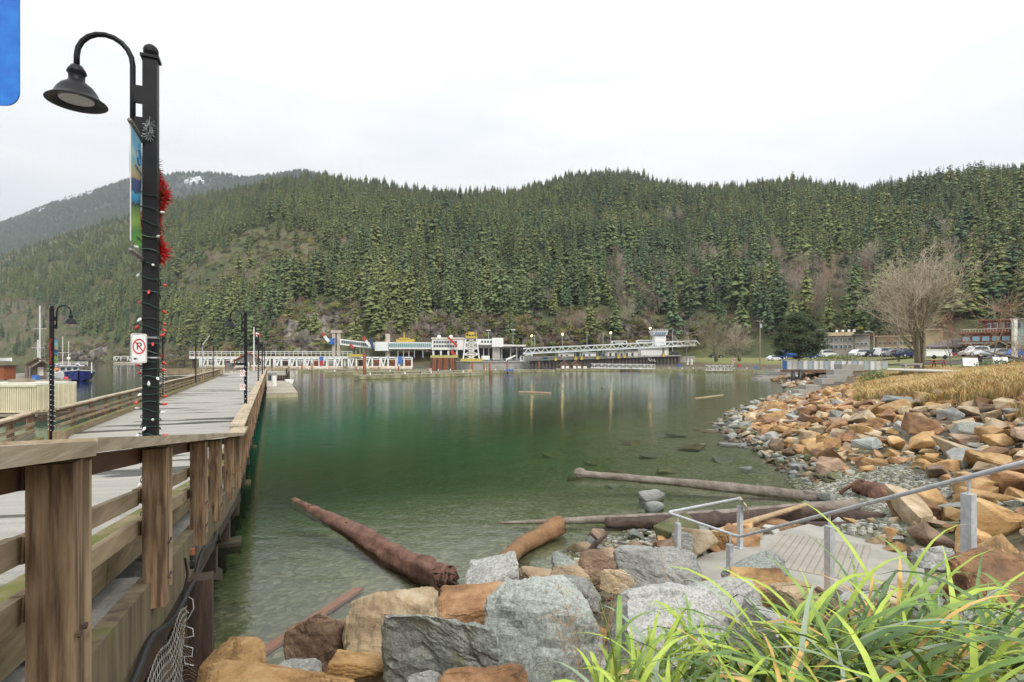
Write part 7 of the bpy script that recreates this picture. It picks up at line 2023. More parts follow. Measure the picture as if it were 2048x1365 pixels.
fb = thing('barge', 'dark timber float under the cream container', 'float', at(30, 838, 37.5)); MB().prism([Vector((c0.x - 1, D0 - .8, -.5)), Vector((c1.x + .9, D0 - .8, -.5)), Vector((c1.x + 3.4, D0 + 5, -.5)), Vector((c0.x, D0 + 5, -.5))], (0, 0, c0.z + .46)).build('deck', dark_wood, fb); MB().beam(Vector((c0.x, D0 - .85, c0.z - .1)), Vector((c1.x + .8, D0 - .85, c0.z - .1)), .15, .16).build('edge_beam', grey_wood_w, fb)
kh = hut(50, 92, 768, 729, 718, 88, 'brown shingled marina hut with a front gable behind the cream container', M('hut_wall', (.22, .16, .12), (.14, .10, .075), scale=1.4, rough=.9), nm='marina_hut', dep=6, win=False)
for x in (50, 66, 90): pb(x, 734, x + 2, 769, 87.2, .16).build('post', grey_wood_w, kh)
pb(74, 735, 86, 752, 87.9, .1).build('window', off_white, kh); pb(55, 736, 64, 752, 87.9, .1).build('painted_opening', dark_void, kh)  # the opening is a dark panel, coloured like the unlit inside
for s_ in (-1, 1):
    a, b = at(70, 722, 86.6), at(70 + s_ * 22, 735, 86.6); t = Vector((0, 0, .2)); MB().prism([a, b, b + t, a + t], (0, 1.2, 0)).build('porch_roof', M('grey_shingle', (.27, .23, .19), (.18, .155, .13), scale=3, rough=.9), kh)
face(kh, 71)
dock(-40, 118, 772, 86, 'marina float with the brown hut behind the cream container', seed=21, wid=5)
# sailing boats: masts
for (x, yt, d, lab) in ((80, 612, 96, 'white sailboat with a tall mast behind the marina hut'), (76, 680, 92, 'small sailboat with a short mast in front of the taller one')):
    rt = dinghy(at(x, 757, d), 7.5, 2.4, .8, 1.2, white_paint, lab, 'sailboat'); bar(x, yt, x, 755, d, .13).build('mast', white_paint, rt); bar(x - 13, yt + (46 if yt < 650 else 16), x + 13, yt + (46 if yt < 650 else 16), d, .05).build('spreader', white_paint, rt)
    m = MB(); bar(x, yt, x - 14, 752, d, .025, mb=m); bar(x, yt, x + 13, 752, d, .025, mb=m); m.build('stay', grey_paint, rt)
# blue fishing boat, bow towards us
navy = M('navy_hull', (.012, .022, .125), (.02, .032, .16), scale=1, rough=.3)
fbm_ = thing('fishing_boat', 'white and navy blue boat moored bow-on left of the wharf', 'boat', at(157, 763, 104))
d = 104; cx = at(157, 763, d).x
def bsec(t, hw, z0, z1): return [(cx - hw, d + t, z1), (cx - hw * .82, d + t, z0 + .3), (cx, d + t, z0 - .3), (cx + hw * .82, d + t, z0 + .3), (cx + hw, d + t, z1)]
secs = [bsec(-1.2, .12, 0, 2.05), bsec(-.3, 1.2, 0, 1.95), bsec(1.2, 2.2, 0, 1.85), bsec(3.5, 2.62, 0, 1.75), bsec(9, 2.6, 0, 1.7)]
m = MB(); m.add([q for s_ in secs for q in s_], [(i * 5 + j, i * 5 + j + 1, (i + 1) * 5 + j + 1, (i + 1) * 5 + j) for i in range(4) for j in range(4)] + [(20, 21, 22, 23, 24)] + [(i * 5, (i + 1) * 5, (i + 1) * 5 + 4, i * 5 + 4) for i in range(4)]); m.build('hull', navy, fbm_, recalc=True)
m = MB()
for a, b in zip(secs, secs[1:]):
    for k in (0, 4): m.beam(Vector(a[k]), Vector(b[k]), .12, .10)
m.build('gunwale', white_paint, fbm_)
pb(135, 733, 178, 746, d + 2.5, 4).build('cabin', white_paint, fbm_)
for i in range(4): pb(139.5 + i * 9.6, 735, 146 + i * 9.6, 741, d + 2.4, .15).build('window', glass_dark, fbm_)
pb(131, 731.3, 183, 733, d + 2, 6).build('roof', white_paint, fbm_)
m = MB()
for x in (130, 143, 157, 171, 184): bar(x, 724.5, x, 732, d + 1.6, .09, mb=m)
for y in (724.5, 728): bar(129, y, 185, y, d + 1.6, .09, mb=m)
for x in (129.5, 184.5): bar(x, 725, x, 747, d + .8, .14, mb=m)
m.build('rail', white_paint, fbm_)
for x, y in ((149, 688), (157, 674), (166, 683)): bar(x, y, x, 731, d + 3, .10).build('mast', off_white, fbm_)
bar(149, 706, 166, 706, d + 3, .07).build('spreader', off_white, fbm_); MB().ball(at(172, 729, d + 2), .4, 8, (1, .6, .7)).build('life_ring', off_white, fbm_); MB().ball(at(166, 717, d + 3), .3, 8).build('radar_dome', white_paint, fbm_)
face(fbm_, 157); fbm_.scale = (1, 1, 1)
for x, y, c, lab in ((132, 758, M('buoy_red', (.62, .06, .07), rough=.5), 'round red buoy at the bow of the blue boat'), (119, 762, M('buoy_orange', (.65, .22, .06), rough=.5), 'orange buoy left of the blue boat'), (113, 740, M('buoy_orange', (.65, .22, .06), rough=.5), 'small orange buoy on the marina float')):
    p = at(x, y, 96); b_ = thing('buoy', lab, 'buoy', p); MB().ball(p, .38, 12).build('float', c, b_, smooth=True); MB().tube(p + Vector((0, 0, .34)), p + Vector((0, 0, .5)), .07, n=6).build('eye', dark_void, b_)
dinghy(at(20, 758, 90), 5.2, 2.0, .6, .3, blue_paint, 'blue open boat moored at the far left beside the rusty box', 'motorboat')
dinghy(at(112, 773, 70), 6.0, 2.0, .5, 1.9, grey_paint, 'grey aluminium skiff moored behind the left lamp post', 'skiff')
dinghy(at(5, 722, 200), 6, 2.4, .9, .2, white_paint, 'white cruiser far away at the left edge', 'cruiser')
rb = thing('rusty_bin', 'rust-red steel bin at the left edge on the marina float', 'bin', at(2, 760, 84)); pb(-14, 733, 8, 760, 84, 2).build('body', rust_steel, rb); pb(-15, 731, 9, 733.5, 83.8, 2.4).build('rim', dark_wood, rb)
# ------------------------------------------------------------------ park and village, right
def up(x, y, d): return at(x, y, d)
wk = tag(MB().prism([on(1775, 741.5, 3.12) , at(2060, 750.5, 38), at(2060, 745.5, 43), on(1775, 738.8, 3.12)], (0, 0, .10)).build('footpath', M('pale_path', (.56, .53, .47), (.46, .43, .37), scale=1, rough=.85)), kind='structure')
rdm = tag(grid_mesh and link('village_road', grid_mesh('village_road', np.linspace(66, 150, 40), np.linspace(82, 106, 14), lambda x, y: ground_z(x, y) + .03, asphalt)), kind='structure')
# concrete terraces stepping down to the water
tc_ = thing('terrace_steps', 'broad pale concrete block steps going down through the dry grass', 'steps', at(1650, 770, 56))
BL = [(1680, 1738, 729, 742, 60, 'r'), (1664, 1714, 740, 753, 58.6, 'r'), (1650, 1700, 751, 764, 57, 'r'), (1640, 1676, 758, 768, 56, 'r'), (1608, 1650, 771, 784, 53.5, 'r'), (1594, 1626, 781, 794, 52, 'r')]
for x0, x1, y0, y1, d, _ in BL: pb(x0 + 4, y0, x1 - 8, y1, d, 1.5).build('block', concrete, tc_)
t2 = thing('terrace_steps', 'far grey concrete steps at the water beyond the black piles', 'steps', at(1540, 760, 112))
for i in range(6): pb(1506 + i * 9, 761 - i * 4.4, 1575 + i * 6, 766 - i * 4.4, 110 + i * 1.6, 3).build('step', concrete, t2)
# boardwalk terrace with glass and white panels
dk = thing('boardwalk_terrace', 'raised terrace with white and glazed railing panels on black piles', 'terrace', at(1650, 745, 92))
pb(1557, 741, 1768, 746, 92, 10).build('deck', M('terrace_beam', (.22, .12, .07), (.15, .085, .05), scale=1, rough=.8), dk)
pb(1556, 718.5, 1690, 720, 92.2, 1.2).build('top_rail', grey_wood_w, dk); pb(1690, 716.5, 1768, 718, 92.1, 1.2).build('top_rail', grey_wood_w, dk)
for i, x in enumerate(range(1560, 1766, 11)):
    mt = (M('pale_glass', (.42, .48, .50), rough=.2), white_paint, off_white, M('steel_mesh_panel', (.36, .40, .43), (.45, .49, .52), scale=4, rough=.4), white_paint)[i % 5]
    pb(x, 722, x + 9.6, 739.5, 92.3, .1).build('panel', blue_paint if i == 0 else mt, dk)
    pb(x - 1.1, 719, x - .1, 741, 92.2, .25).build('post', galv, dk)
face(dk, 1650)
for x in (1589, 1603): p = at(x, 741, 92); MB().tube((p.x, 92.5, -1.5), (p.x, 92.5, p.z), .32, n=10).build('pile', sign_black, dk, smooth=True)
# buildings
def building(lab, x0, x1, y0, yb_, d, wall, roof, dep=12, rows=(), cols=0, ov=2, rh=2.5, name='shop_building', win=None, extra=None):
    root = thing(name, lab, 'building', at((x0 + x1) / 2, yb_, d)); BL_.append((root, (x0 + x1) / 2))
    pb(x0, y0 + rh, x1, yb_, d, dep).build('wall', wall, root); pb(x0 - ov, y0, x1 + ov, y0 + rh, d - .6, dep + 1.2).build('roof', roof, root)
    for (ya, yb2) in rows:
        w = (x1 - x0 - 4) / cols
        for i in range(cols):
            fr_ = pb(x0 + 3 + w * i, ya, x0 + 3 + w * i + w * .72, yb2, d - .10, .16).build('window', off_white, root); pb(x0 + 3.6 + w * i, ya + .7, x0 + 2.4 + w * i + w * .72, yb2 - .7, d - .16, .1).build('pane', win or glass_dark, fr_)
    return root
BL_ = []
cream_roof = M('cream_roof_band', (.60, .46, .30), (.52, .40, .26), scale=.6, rough=.7)
brick_red = M('brick_red', (.25, .09, .065), (.18, .07, .05), scale=1.2, rough=.85)
b1 = building('grey two-storey building with a long cream roof band right of the pine', 1640, 1708, 665, 714, 135, M('grey_wall', (.30, .28, .26), (.24, .22, .20), scale=.5, rough=.8), cream_roof, rows=((676, 683), (690, 698)), cols=7, rh=7)
for x in (1648, 1660, 1672, 1682): pb(x, 660.5, x + 5, 665, 140, 2).build('roof_vent', white_paint, b1)
building('grey stepped building between the cream-roofed one and the beige one', 1710, 1740, 668, 712, 132, M('grey_wall', (0, 0, 0)), M('dark_roof', (.13, .13, .14), (.10, .10, .105), scale=1, rough=.8), rows=((685, 690), (697, 703)), cols=3)
building('long beige flat-roofed building behind the big bare tree', 1754, 1830, 671, 712, 138, M('beige_wall', (.46, .38, .25), (.38, .31, .2), scale=.5, rough=.85), tan_wall, rows=((683, 689), (696, 702)), cols=7)
building('taller beige building with a blank yellowish side wall', 1838, 1886, 658, 712, 140, M('beige_wall', (0, 0, 0)), M('beige_wall', (0, 0, 0)), rows=((692, 698),), cols=4)
b2 = thing('shop_building', 'low building with a long dark sloping roof left of the red building', 'building', at(1898, 712, 122)); pb(1860, 694, 1934, 712, 122, 8).build('wall', M('dark_shopfront', (.10, .09, .085), (.16, .14, .13), scale=1, rough=.6), b2)
MB().prism([at(1856, 695, 121), at(1938, 695, 121), at(1930, 676, 127), at(1866, 680, 127)], (0, .3, .3)).build('roof', M('slate_roof', (.17, .155, .145), (.12, .11, .105), scale=2, rough=.85), b2)
for i in range(6): pb(1864 + i * 11.5, 698, 1872 + i * 11.5, 711, 121.9, .1).build('window', glass_dark, b2)
b3 = building('two-storey red brick building with pale blue panes and a balcony', 1922, 2046, 664, 714, 112, brick_red, M('red_roof_edge', (.28, .12, .09), (.22, .09, .07), scale=1, rough=.8), rows=((673, 682),), cols=6, ov=4, win=M('sky_blue_pane', (.22, .46, .62), (.30, .54, .68), scale=.3, rough=.2))
pb(1934, 642, 2024, 664, 116, 8).build('upper_storey', brick_red, b3); pb(1928, 639.5, 2030, 642, 115.4, 9).build('upper_roof', M('red_roof_edge', (0, 0, 0)), b3)
for i in range(6):
    w_ = pb(1942 + i * 13, 647, 1950 + i * 13, 658, 115.9, .15).build('window', off_white, b3); pb(1943 + i * 13, 648, 1949 + i * 13, 657, 115.8, .1).build('pane', glass_dark, w_)
m = MB()
for x in range(1924, 2046, 6): bar(x, 658, x, 664, 111.6, .07, mb=m)
bar(1922, 658, 2046, 658, 111.6, .1, mb=m); m.build('balcony_rail', off_white, b3)
for i in range(7): pb(1926 + i * 16, 692, 1938 + i * 16, 712, 111.9, .12).build('shop_window', glass_dark, b3)
pb(1922, 684, 2046, 688, 111, 1.6).build('canopy', M('grey_wall', (0, 0, 0)), b3)
building('pale green and white upper building at the right edge', 2026, 2110, 636, 700, 104, M('pale_green', (.40, .46, .42), (.34, .40, .36), scale=.5, rough=.7), off_white, rows=((644, 656),), cols=4)
gp = hut(1978, 2020, 714, 693, 682, 106, 'small porch with a mossy green gable in front of the red building', M('porch_dark', (.05, .045, .04), (.08, .07, .06), scale=2, rough=.8), nm='porch', dep=4, roofm=M('moss_roof', (.34, .34, .12), (.24, .24, .10), scale=1, rough=.9), win=False)
for x in (1980, 2016): pb(x, 692, x + 2.4, 714, 105.6, .3).build('post', tan_wall, gp)
BL_ += [(b2, 1898), (gp, 1999)]
for r_, x in BL_: face(r_, x)
# parked cars
def car(x, y, d, ang, paint, lab, L_=4.5, suv=False, grp='cars parked along the village road'):
    root = thing('parked_car', lab, 'car', at(x, y, d), grp); c = at(x, y, d)
    ux = Vector((math.cos(ang), math.sin(ang), 0)); uy = Vector((-ux.y, ux.x, 0)); W = 1.8; H = 1.75 if suv else 1.45
    pr = [(-.5, .30), (-.5, .60), (-.47, .66 * H / 1.45), (-.42, .95 * H / 1.45), (-.34, H * .97), (.05, H), (.2, .90 * H / 1.45), (.44, .72), (.5, .6), (.5, .3)] if suv else [(-.5, .30), (-.5, .72), (-.42, .88), (-.28, 1.36), (.0, 1.45), (.16, 1.32), (.28, .90), (.46, .76), (.5, .55), (.5, .30)]
    MB().prism([c + ux * (a * L_) - uy * (W / 2) + Vector((0, 0, z)) for a, z in pr], uy * W).build('body', paint, root)
    wn_ = [(-.36, .92), (-.28, 1.30), (.0, 1.38), (.14, 1.26), (.24, .92)]
    wn_ = [(a, z * H / 1.45) for a, z in wn_]
    for s_ in (-1, 1):
        o_ = uy * (s_ * (W / 2 + .006)); q = [c + ux * (a * L_) + o_ + Vector((0, 0, z)) for a, z in wn_]
        MB().prism(q, uy * (-s_ * .02)).build('window', glass_dark, root)
        for a in (-.31, .31):
            w_ = c + ux * (a * L_) + uy * (s_ * (W / 2 - .1)) + Vector((0, 0, .33)); wo_ = MB().tube(w_, w_ + uy * (s_ * .14), .33, n=12).build('wheel', sign_black, root); MB().tube(w_ + uy * (s_ * .13), w_ + uy * (s_ * .155), .19, n=10).build('rim', galv, wo_)
        MB().box(c + ux * (.497 * L_) + uy * (s_ * .62) + Vector((0, 0, .66)), (.06, .06, .0)) if False else None
    MB().beam(c + ux * (L_ * .5) - uy * .7 + Vector((0, 0, .64)), c + ux * (L_ * .5) + uy * .7 + Vector((0, 0, .64)), .05, .10).build('headlight', white_paint, root)
    return root
cp = {'white': M('car_white', (.70, .71, .72), rough=.25), 'dark': M('car_dark', (.03, .032, .036), rough=.25), 'silver': M('car_silver', (.38, .40, .42), rough=.28, metal=.4), 'blue': M('car_blue', (.03, .13, .42), rough=.25), 'navy': M('car_navy', (.03, .04, .10), rough=.25), 'red': M('car_red', (.34, .03, .03), rough=.25)}
for (x, y, d, a, c, lab, suv) in ((1724, 714, 104, .1, 'white', 'white hatchback parked at the left end of the village row', 0), (1747, 714, 104, .1, 'dark', 'black car between two white cars in the village row', 0), (1770, 714, 103, .1, 'white', 'white car left of the tall utility pole', 1), (1790, 714.5, 102, .1, 'silver', 'silver car behind the utility pole', 0), (1816, 715, 100, .1, 'navy', 'navy car behind the big bare tree trunks', 0), (1582, 718, 112, .0, 'blue', 'blue car under the dark pine', 1), (1612, 718, 112, .0, 'blue', 'second blue car half under the dark pine', 0), (1950, 713, 92, 3.2, 'white', 'white sport utility car before the red building', 1), (1996, 715, 90, 3.2, 'silver', 'pale silver car before the green-gabled porch', 0), (2044, 717, 86, .2, 'blue', 'bright blue car at the right edge', 0), (1432, 716, 190, 0, 'dark', 'dark car parked under the mossy park trees', 0), (1352, 712, 250, 0, 'dark', 'dark pickup at the end of the truss ramp', 1), (1552, 722, 140, 0, 'white', 'white car at the left of the dark pine', 0), (1655, 716, 120, 0, 'white', 'white van behind the green park shrub', 1), (1880, 715, 98, 0, 'red', 'dark red car behind the white trailer', 0)):
    car(x, y, d, a, cp[c], lab, suv=bool(suv))
tl = thing('white_trailer', 'long white trailer parked behind the bare tree trunks', 'trailer', at(1878, 715, 88)); pb(1853, 699.5, 1904, 713, 88, 2.4).build('box_body', white_paint, tl); pb(1852, 698.6, 1905, 700, 87.9, 2.6).build('roof', off_white, tl)
for x in (1868, 1890): MB().tube(at(x, 714.5, 87.9), at(x, 714.5, 88.6), .34, n=12).build('wheel', sign_black, tl)
# info boards, person, picnic table, shrubs
for (x0, x1, y0, y1, lab) in ((1927, 1958, 716, 732, 'left white information board standing in the park'), (1987, 2018, 714, 730, 'right white information board standing in the park')):
    d = 62; root = thing('information_board', lab, 'sign', at((x0 + x1) / 2, y1 + 2, d), 'white information boards in the park')
    a, b, c_, e = at(x0, y1, d), at(x1, y1 + 1, d - .4), at(x1 - 3, y0 + .6, d), at(x0 - 1.5, y0, d + .4)
    MB().prism([a, b, c_, e], (0, .08, 0)).build('panel', white_paint, root)
    m = MB()
    for k in range(3):
        p = a.lerp(e, .62 - .12 * k) + Vector((.5, -.02, 0)); q = b.lerp(c_, .62 - .12 * k) + Vector((-.55 - .2 * k, -.02, 0)); m.beam(p, q, .02, .035)
    m.build('print', M('faint_print', (.45, .45, .46), rough=.6), root)
    for p in (a, b): g_ = gz(p.x, p.y); MB().box((p.x, p.y + .15, (p.z + g_) / 2), (.1, .1, max(.2, p.z - g_))).build('leg', rust_steel, root)
def person(x, y, d, h, lab, coat, trousers, skin):
    c = at(x, y, d); root = thing('person', lab, 'person', c)
    def skinned(name, verts, edges, rad, mat, root_i=0):
        me = bpy.data.meshes.new(name); me.from_pydata([c + Vector(v) * h for v in verts], edges, []); o = link(name, me, root)
        md = o.modifiers.new('skin', 'SKIN'); sv = me.skin_vertices[0].data
        for i, r_ in enumerate(rad): sv[i].radius = (r_ * h, r_ * h); sv[i].use_root = (i == root_i)
        o.modifiers.new('sub', 'SUBSURF').levels = 1; o.modifiers['sub'].render_levels = 1
        me.materials.append(mat); return o
    V = [(0, 0, .50), (0, 0, .62), (0, 0, .78), (0, 0, .84), (0, -.01, .88), (0, -.015, .94), (-.055, 0, .47), (-.06, -.02, .27), (-.06, .02, .04), (-.06, -.06, .015), (.055, 0, .47), (.06, .01, .27), (.06, .04, .04), (.06, -.04, .015), (-.115, 0, .79), (-.14, .01, .62), (-.13, -.05, .47), (.115, 0, .79), (.14, .01, .62), (.13, -.05, .47)]
    E = [(0, 1), (1, 2), (2, 3), (3, 4), (4, 5), (0, 6), (6, 7), (7, 8), (8, 9), (0, 10), (10, 11), (11, 12), (12, 13), (2, 14), (14, 15), (15, 16), (2, 17), (17, 18), (18, 19)]
    rd = [.075, .075, .08, .04, .05, .052, .055, .04, .028, .02, .055, .04, .028, .02, .045, .035, .026, .045, .035, .026]
    skinned('body', V, E, rd, skin)
    skinned('coat', [(0, 0, .46), (0, 0, .62), (0, 0, .79), (-.118, 0, .79), (-.143, .01, .62), (-.132, -.045, .50), (.118, 0, .79), (.143, .01, .62), (.132, -.045, .50)], [(0, 1), (1, 2), (2, 3), (3, 4), (4, 5), (2, 6), (6, 7), (7, 8)], [.088, .088, .09, .053, .043, .036, .053, .043, .036], coat)
    skinned('trousers', [(0, 0, .48), (-.056, 0, .45), (-.06, -.02, .27), (-.06, .02, .05), (.056, 0, .45), (.06, .01, .27), (.06, .04, .05)], [(0, 1), (1, 2), (2, 3), (0, 4), (4, 5), (5, 6)], [.08, .062, .048, .038, .062, .048, .038], trousers)
    MB().ball(c + Vector((0, -.005, .955)) * h, .056 * h, 10, (1, 1, .9)).build('hair', sign_black, root, smooth=True)
person(1961, 732, 64, 1.5, 'person in dark clothes standing between the two white boards', M('dark_coat', (.02, .022, .03), rough=.8), M('dark_trousers', (.03, .03, .04), rough=.8), M('skin', (.42, .26, .19), rough=.6))
pt = thing('picnic_table', 'red-brown picnic table on the lawn right of the bare tree', 'table', at(1880, 733, 60))
d = 60
pb(1862, 720.5, 1894, 722, d, 1.0).build('tabletop', rust_steel, pt)
for dd in (-.75, 1.5): pb(1862, 725.5, 1894, 726.8, d + dd, .35).build('seat', rust_steel, pt)
for x in (1868, 1888):
    for sx_ in (-3.5, 3.5): bar(x, 721, x + sx_, 734, d + .5, .09).build('leg', rust_steel, pt)
bo = thing('park_bench', 'low pale stone bench left of the bare tree trunks', 'bench', at(1825, 735, 56)); pb(1806, 727, 1846, 730, 56, .6).build('seat', concrete, bo)
for x in (1810, 1840): pb(x, 730, x + 4, 736, 56, .5).build('leg', concrete, bo)
def shrub(x, y, d, w, h, mts, lab, n=700, nm='shrub', cat='shrub', seed=1, leafs=.12):
    r_ = random.Random(seed); c = at(x, y, d); c.z = min(c.z, gz(c.x, c.y) + .1) if d < 120 else c.z
    root = thing(nm, lab, cat, c); m = MB(); st_ = MB()
    for i in range(9): e = c + Vector((r_.uniform(-.35, .35) * w, r_.uniform(-.3, .3) * w, h * r_.uniform(.4, .8))); st_.path([c, c.lerp(e, .5) + Vector((0, 0, .1 * h)), e], [.05, .035, .012], 4)
    for i in range(n):
        a = Vector((r_.gauss(0, 1), r_.gauss(0, 1), r_.gauss(0, 1))).normalized(); k = r_.uniform(.55, 1.05) * (1 + .18 * mnoise.noise(a * 2.3 + Vector((seed, 0, 0)))); p = c + Vector((a.x * w * .5 * k, a.y * w * .45 * k, h * .5 + a.z * h * .5 * k))
        u = Vector((r_.gauss(0, 1), r_.gauss(0, 1), r_.gauss(0, 1))).normalized() * leafs; v = u.orthogonal().normalized() * leafs * .7; m.mi = r_.randrange(len(mts)); m.add([p - u, p + v, p + u, p - v], [(0, 1, 2, 3)])
    st_.build('stem', bark_grey, root); m.build('foliage', mts, root)
    return root
lf1 = M('leaf_yellow_green', (.13, .16, .03), (.20, .22, .05), scale=1, rough=.7); lf2 = M('leaf_green', (.06, .10, .03), (.10, .14, .04), scale=1, rough=.7); lf3 = M('leaf_grey', (.12, .14, .11), (.18, .19, .15), scale=2, rough=.7); lf4 = M('leaf_dark', (.03, .06, .025), (.05, .09, .03), scale=1, rough=.7)
shrub(1680, 716, 96, 8.5, 3.2, [lf1, lf2], 'spreading yellow-green shrub right of the dark pine', 1500, seed=4, leafs=.20)
shrub(1824, 731, 57, 2.2, 1.1, [lf3, lf4], 'rounded grey-green shrub by the stone bench', 500, seed=5)
shrub(1990, 738, 58, 3.6, .9, [lf4, lf2], 'low dark shrub under the right information board', 500, seed=6)
shrub(2040, 738, 56, 3.0, 1.0, [lf4, lf2], 'low dark shrub at the right edge of the lawn', 400, seed=7)
shrub(1748, 744, 50, 2.4, 1.5, [lf1, lf4], 'green bush growing in the dry grass beside the terraces', 500, seed=8)
shrub(1840, 768, 40, 1.3, .7, [lf1, lf2], 'small fresh green bush in the middle of the dry grass', 260, seed=9, leafs=.08)
shrub(1478, 712, 170, 9, 2.4, [lf4], 'dark hedge-like bush behind the mossy park trees', 500, seed=10, leafs=.3)
ot = thing('orange_tent', 'small orange tent at the right edge of the park', 'tent', at(2044, 733, 62)); MB().prism([at(2034, 735, 62), at(2060, 735, 62), at(2048, 722, 62)], (0, 2, 0)).build('cover', M('orange_cloth', (.62, .19, .05), rough=.8), ot); MB().tube(at(2048, 720.5, 62.0), at(2048, 735, 62.0), .03, n=5).build('pole', galv, ot)
# utility poles and wires
def upole(x, yt, yb_, d, lab, arms=True, mt=None, w=.28):
    root = thing('utility_pole', lab, 'utility pole', at(x, yb_, d)); bar(x, yt, x, yb_ + 8, d, w).build('pole', mt or grey_wood_w, root)
    if arms:
        k = 1.1 / d * F
        pb(x - k, yt + 2.5, x + k, yt + 3.6, d - .2, .12).build('crossarm', grey_wood_w, root)
        for s_ in (-.8, .8): pb(x + s_ * k - .4, yt + .8, x + s_ * k + .4, yt + 2.5, d - .2, .1).build('insulator', off_white, root)
        pb(x + .8, yt + 9, x + 4.2, yt + 16, d - .4, .5).build('transformer', galv, root)
upole(1797.5, 638, 716, 100, 'tall timber utility pole left of the big bare tree')
upole(2029, 640, 722, 74, 'pale pole in front of the red building near the right edge', False, off_white, .42)
upole(1520, 640, 722, 170, 'utility pole beside the mossy park trees')
upole(1389, 604, 634, 330, 'small utility pole on the wooded slope above the ramp', True, None, .35)
def wire(pa_, pb_, sag, lab):
    tag(MB().path([pa_.lerp(pb_, t) + Vector((0, 0, -sag * 4 * t * (1 - t))) for t in np.linspace(0, 1, 15)], .022, 4).build('overhead_wire', dark_void), lab, 'wire', 'overhead wires over the village')
wire(at(1520, 643, 170), at(1797, 641, 100), 3.0, 'overhead wire from the left utility pole to the tall one'); wire(at(1797, 641, 100), at(2110, 615, 74), 1.2, 'overhead wire from the tall utility pole to the right edge')
wire(at(1797, 650, 100), at(2110, 628, 74), 1.2, 'lower overhead wire running to the right edge')
for (x, yt, yb_, d, lab) in ((1748, 664, 712, 112, 'curved grey street lamp between the grey and beige buildings'), (1652, 660, 712, 120, 'curved street lamp above the cream-roofed building')):
    root = thing('street_lamp', lab, 'street lamp', at(x, yb_, d)); a = at(x, yt + 5, d); MB().path([at(x, yb_, d), a, a + Vector((-.25, 0, .4)), a + Vector((-.9, 0, .6)), a + Vector((-1.5, 0, .55))], .07, 6).build('pole', galv, root); MB().ball(a + Vector((-1.7, 0, .5)), .25, 8, (1.4, .7, .4)).build('lamp_head', galv, root)

# ------------------------------------------------------------------ park trees
moss_bark = M('mossy_bark', (.14, .115, .085), (.15, .15, .045), (.22, .19, .14), scale=1.6, rough=.9, bump=.5, bscale=9, bdist=.03, detail=8)
def park_tree(seed, x, y, d, lab, H, name, twm, trunkm, **kw):
    c = at(x, y, d); root = thing(name, lab, 'tree', c); w, tg = bare_shape(seed, H=H, **kw)
    zt_ = max(p[2] for p in tg.v); k = H / zt_
    for mb_ in (w, tg): mb_.v = [(p[0] * k + c.x, p[1] * k + c.y, p[2] * k + c.z) for p in mb_.v]
    w.build('trunk', trunkm, root, smooth=True); tg.build('twigs', twm, root)
    return root, c
twig_tan = M('twigs_tan', (.36, .30, .22), (.50, .43, .33), scale=.4, rough=.9)
park_tree(501, 1838, 733, 61, 'big many-stemmed bare maple with mossy trunks in the park', 14.0, 'bare_maple', twig_tan, moss_bark, levels=5, stems=6, r0=.27, spread=.62, kids=(3, 5), shrink=(.56, .78), up=.5, minr=.013, lean=(.03, .15), stem_f=.44, seg_n=(9, 7, 5, 3, 3, 3, 3))
park_tree(502, 2056, 745, 44, 'reddish bare tree reaching in from the right edge', 9.2, 'bare_tree', M('twigs_reddish', (.24, .155, .10), (.33, .22, .15), scale=.4, rough=.9), bark_grey, levels=5, r0=.22, spread=.95, kids=(3, 5), up=.1, minr=.014, seg_n=(9, 7, 5, 3, 3, 3, 3))
park_tree(503, 1904, 733, 66, 'slender red-brown bare sapling right of the big maple', 7.2, 'bare_sapling', M('twigs_red', (.27, .14, .10), (.34, .20, .15), scale=.4, rough=.9), bark_grey, levels=5, r0=.09, spread=.55, kids=(3, 4), up=.4, minr=.009)
park_tree(504, 1432, 721, 160, 'left of the two mossy bare trees on the far shore', 15, 'bare_tree', M('twigs_moss', (.19, .165, .09), (.27, .23, .14), scale=.4, rough=.9), moss_bark, levels=5, stems=4, r0=.24, spread=.7, kids=(3, 4), minr=.022, seg_n=(7, 5, 4, 3, 3, 3, 3))
park_tree(505, 1478, 720, 165, 'right of the two mossy bare trees on the far shore', 12.5, 'bare_tree', twig_tan, moss_bark, levels=5, stems=3, r0=.2, spread=.7, kids=(3, 4), minr=.02, seg_n=(7, 5, 4, 3, 3, 3, 3))
park_tree(506, 1374, 720, 185, 'thin bare tree at the end of the truss ramp', 9, 'bare_tree', twig_tan, bark_grey, levels=5, r0=.14, spread=.7, kids=(3, 4), minr=.02)
park_tree(507, 1694, 722, 70, 'young pale sapling before the green park shrub', 5.5, 'bare_sapling', twig_tan, bark_grey, levels=4, r0=.05, spread=.4, kids=(2, 3), minr=.006)
park_tree(508, 1765, 716, 98, 'red-twigged bare sapling before the beige building', 5.5, 'bare_sapling', M('twigs_red', (0, 0, 0)), bark_grey, levels=5, r0=.08, spread=.6, kids=(3, 4), minr=.012)
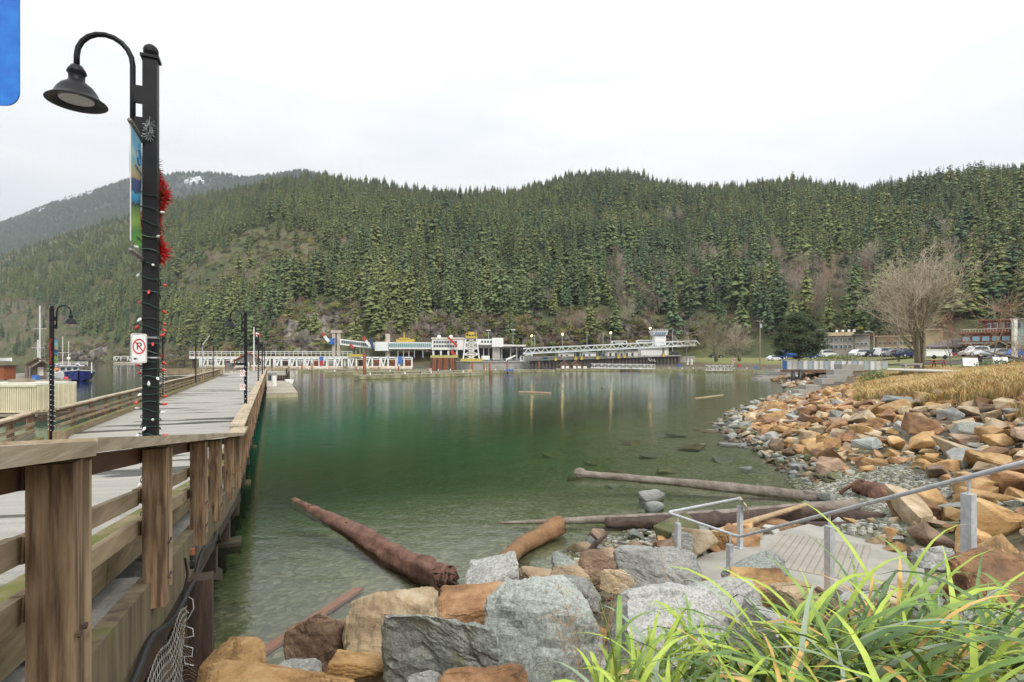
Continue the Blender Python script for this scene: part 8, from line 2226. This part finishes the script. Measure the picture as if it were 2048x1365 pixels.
# dark pine: layered clouds of needles on a short trunk
pc = at(1597, 728, 96); pr_ = thing('pine_tree', 'dark broad pine standing at the shore before the village', 'tree', pc)
r_ = random.Random(77); cr2 = MB(); tr2 = MB(); H = 8.9
tr2.path([pc - Vector((0, 0, 1)), pc + Vector((.1, 0, H * .5)), pc + Vector((0, 0, H * .92))], [.26, .18, .05], 8)
for i in range(150):
    f = r_.random() ** .8; z = H * (.10 + .86 * f); R_ = 4.7 * (min(1, .72 + f * 1.2) if f < .25 else (1 - ((f - .25) / .75) ** 1.7 * .82)); a = r_.random() * 6.28; q = R_ * r_.uniform(.45, 1.0)
    e = pc + Vector((math.cos(a) * q, math.sin(a) * q, z + .12 * q)); b0 = pc + Vector((0, 0, z - .1 * q)); tr2.path([b0, b0.lerp(e, .6) + Vector((0, 0, -.05)), e], [.06, .045, .012], 4)
    for k in range(85):
        v = Vector((r_.gauss(0, 1), r_.gauss(0, 1), abs(r_.gauss(0, .8)))).normalized(); p = e + Vector((r_.gauss(0, .42), r_.gauss(0, .42), r_.gauss(0, .22))); s_ = v.orthogonal().normalized() * .085; cr2.mi = r_.randrange(2); cr2.add([p - s_, p + s_, p + v * r_.uniform(.25, .5)], [(0, 1, 2)])
tr2.build('trunk', bark_dark, pr_); cr2.build('crown', [M('pine_dark', (.018, .036, .014), (.04, .065, .025), scale=.8, rough=.8), M('pine_mid', (.04, .065, .022), (.07, .10, .035), scale=.8, rough=.8)], pr_)
# blue sign plate close to the lens, top left
bs = thing('blue_sign', 'bright blue sign plate hanging into the top left corner', 'sign', at(-60, 60, 1.5))
dS = 1.5; c = at(-30, -30, dS); wS, hS = (140 / F * dS), (484 / F * dS)
MB().prism(rrect(at(38 - 110, 211 - 330, dS), Vector((1, 0, 0)), 220 / F * dS, 660 / F * dS, 26 / F * dS, 6), (0, .004, 0)).build('plate', M('blue_sign_paint', (.006, .13, .56), (.012, .20, .66), scale=26, rough=.35, bump=.1, bscale=40, bdist=.001), bs)
MB().tube(at(-120, -560, dS + .04), Vector((at(-120, 0, dS).x, dS + .04, gz(-1.5, 1.5))), .03, n=10).build('pole', galv, bs)
# haze
hz_m = bpy.data.materials.new('haze_air'); hz_m.use_nodes = True; hn = hz_m.node_tree; hn.nodes.remove(hn.nodes['Principled BSDF'])
pv = hn.nodes.new('ShaderNodeVolumePrincipled'); pv.inputs['Color'].default_value = (.80, .88, .97, 1); pv.inputs['Density'].default_value = HAZE; pv.inputs['Anisotropy'].default_value = 0.0
hn.links.new(pv.outputs[0], hn.nodes['Material Output'].inputs['Volume'])
tag(MB().box((0, 2400, 736), (11000, 5200, 1512)).build('haze', hz_m), kind='stuff')
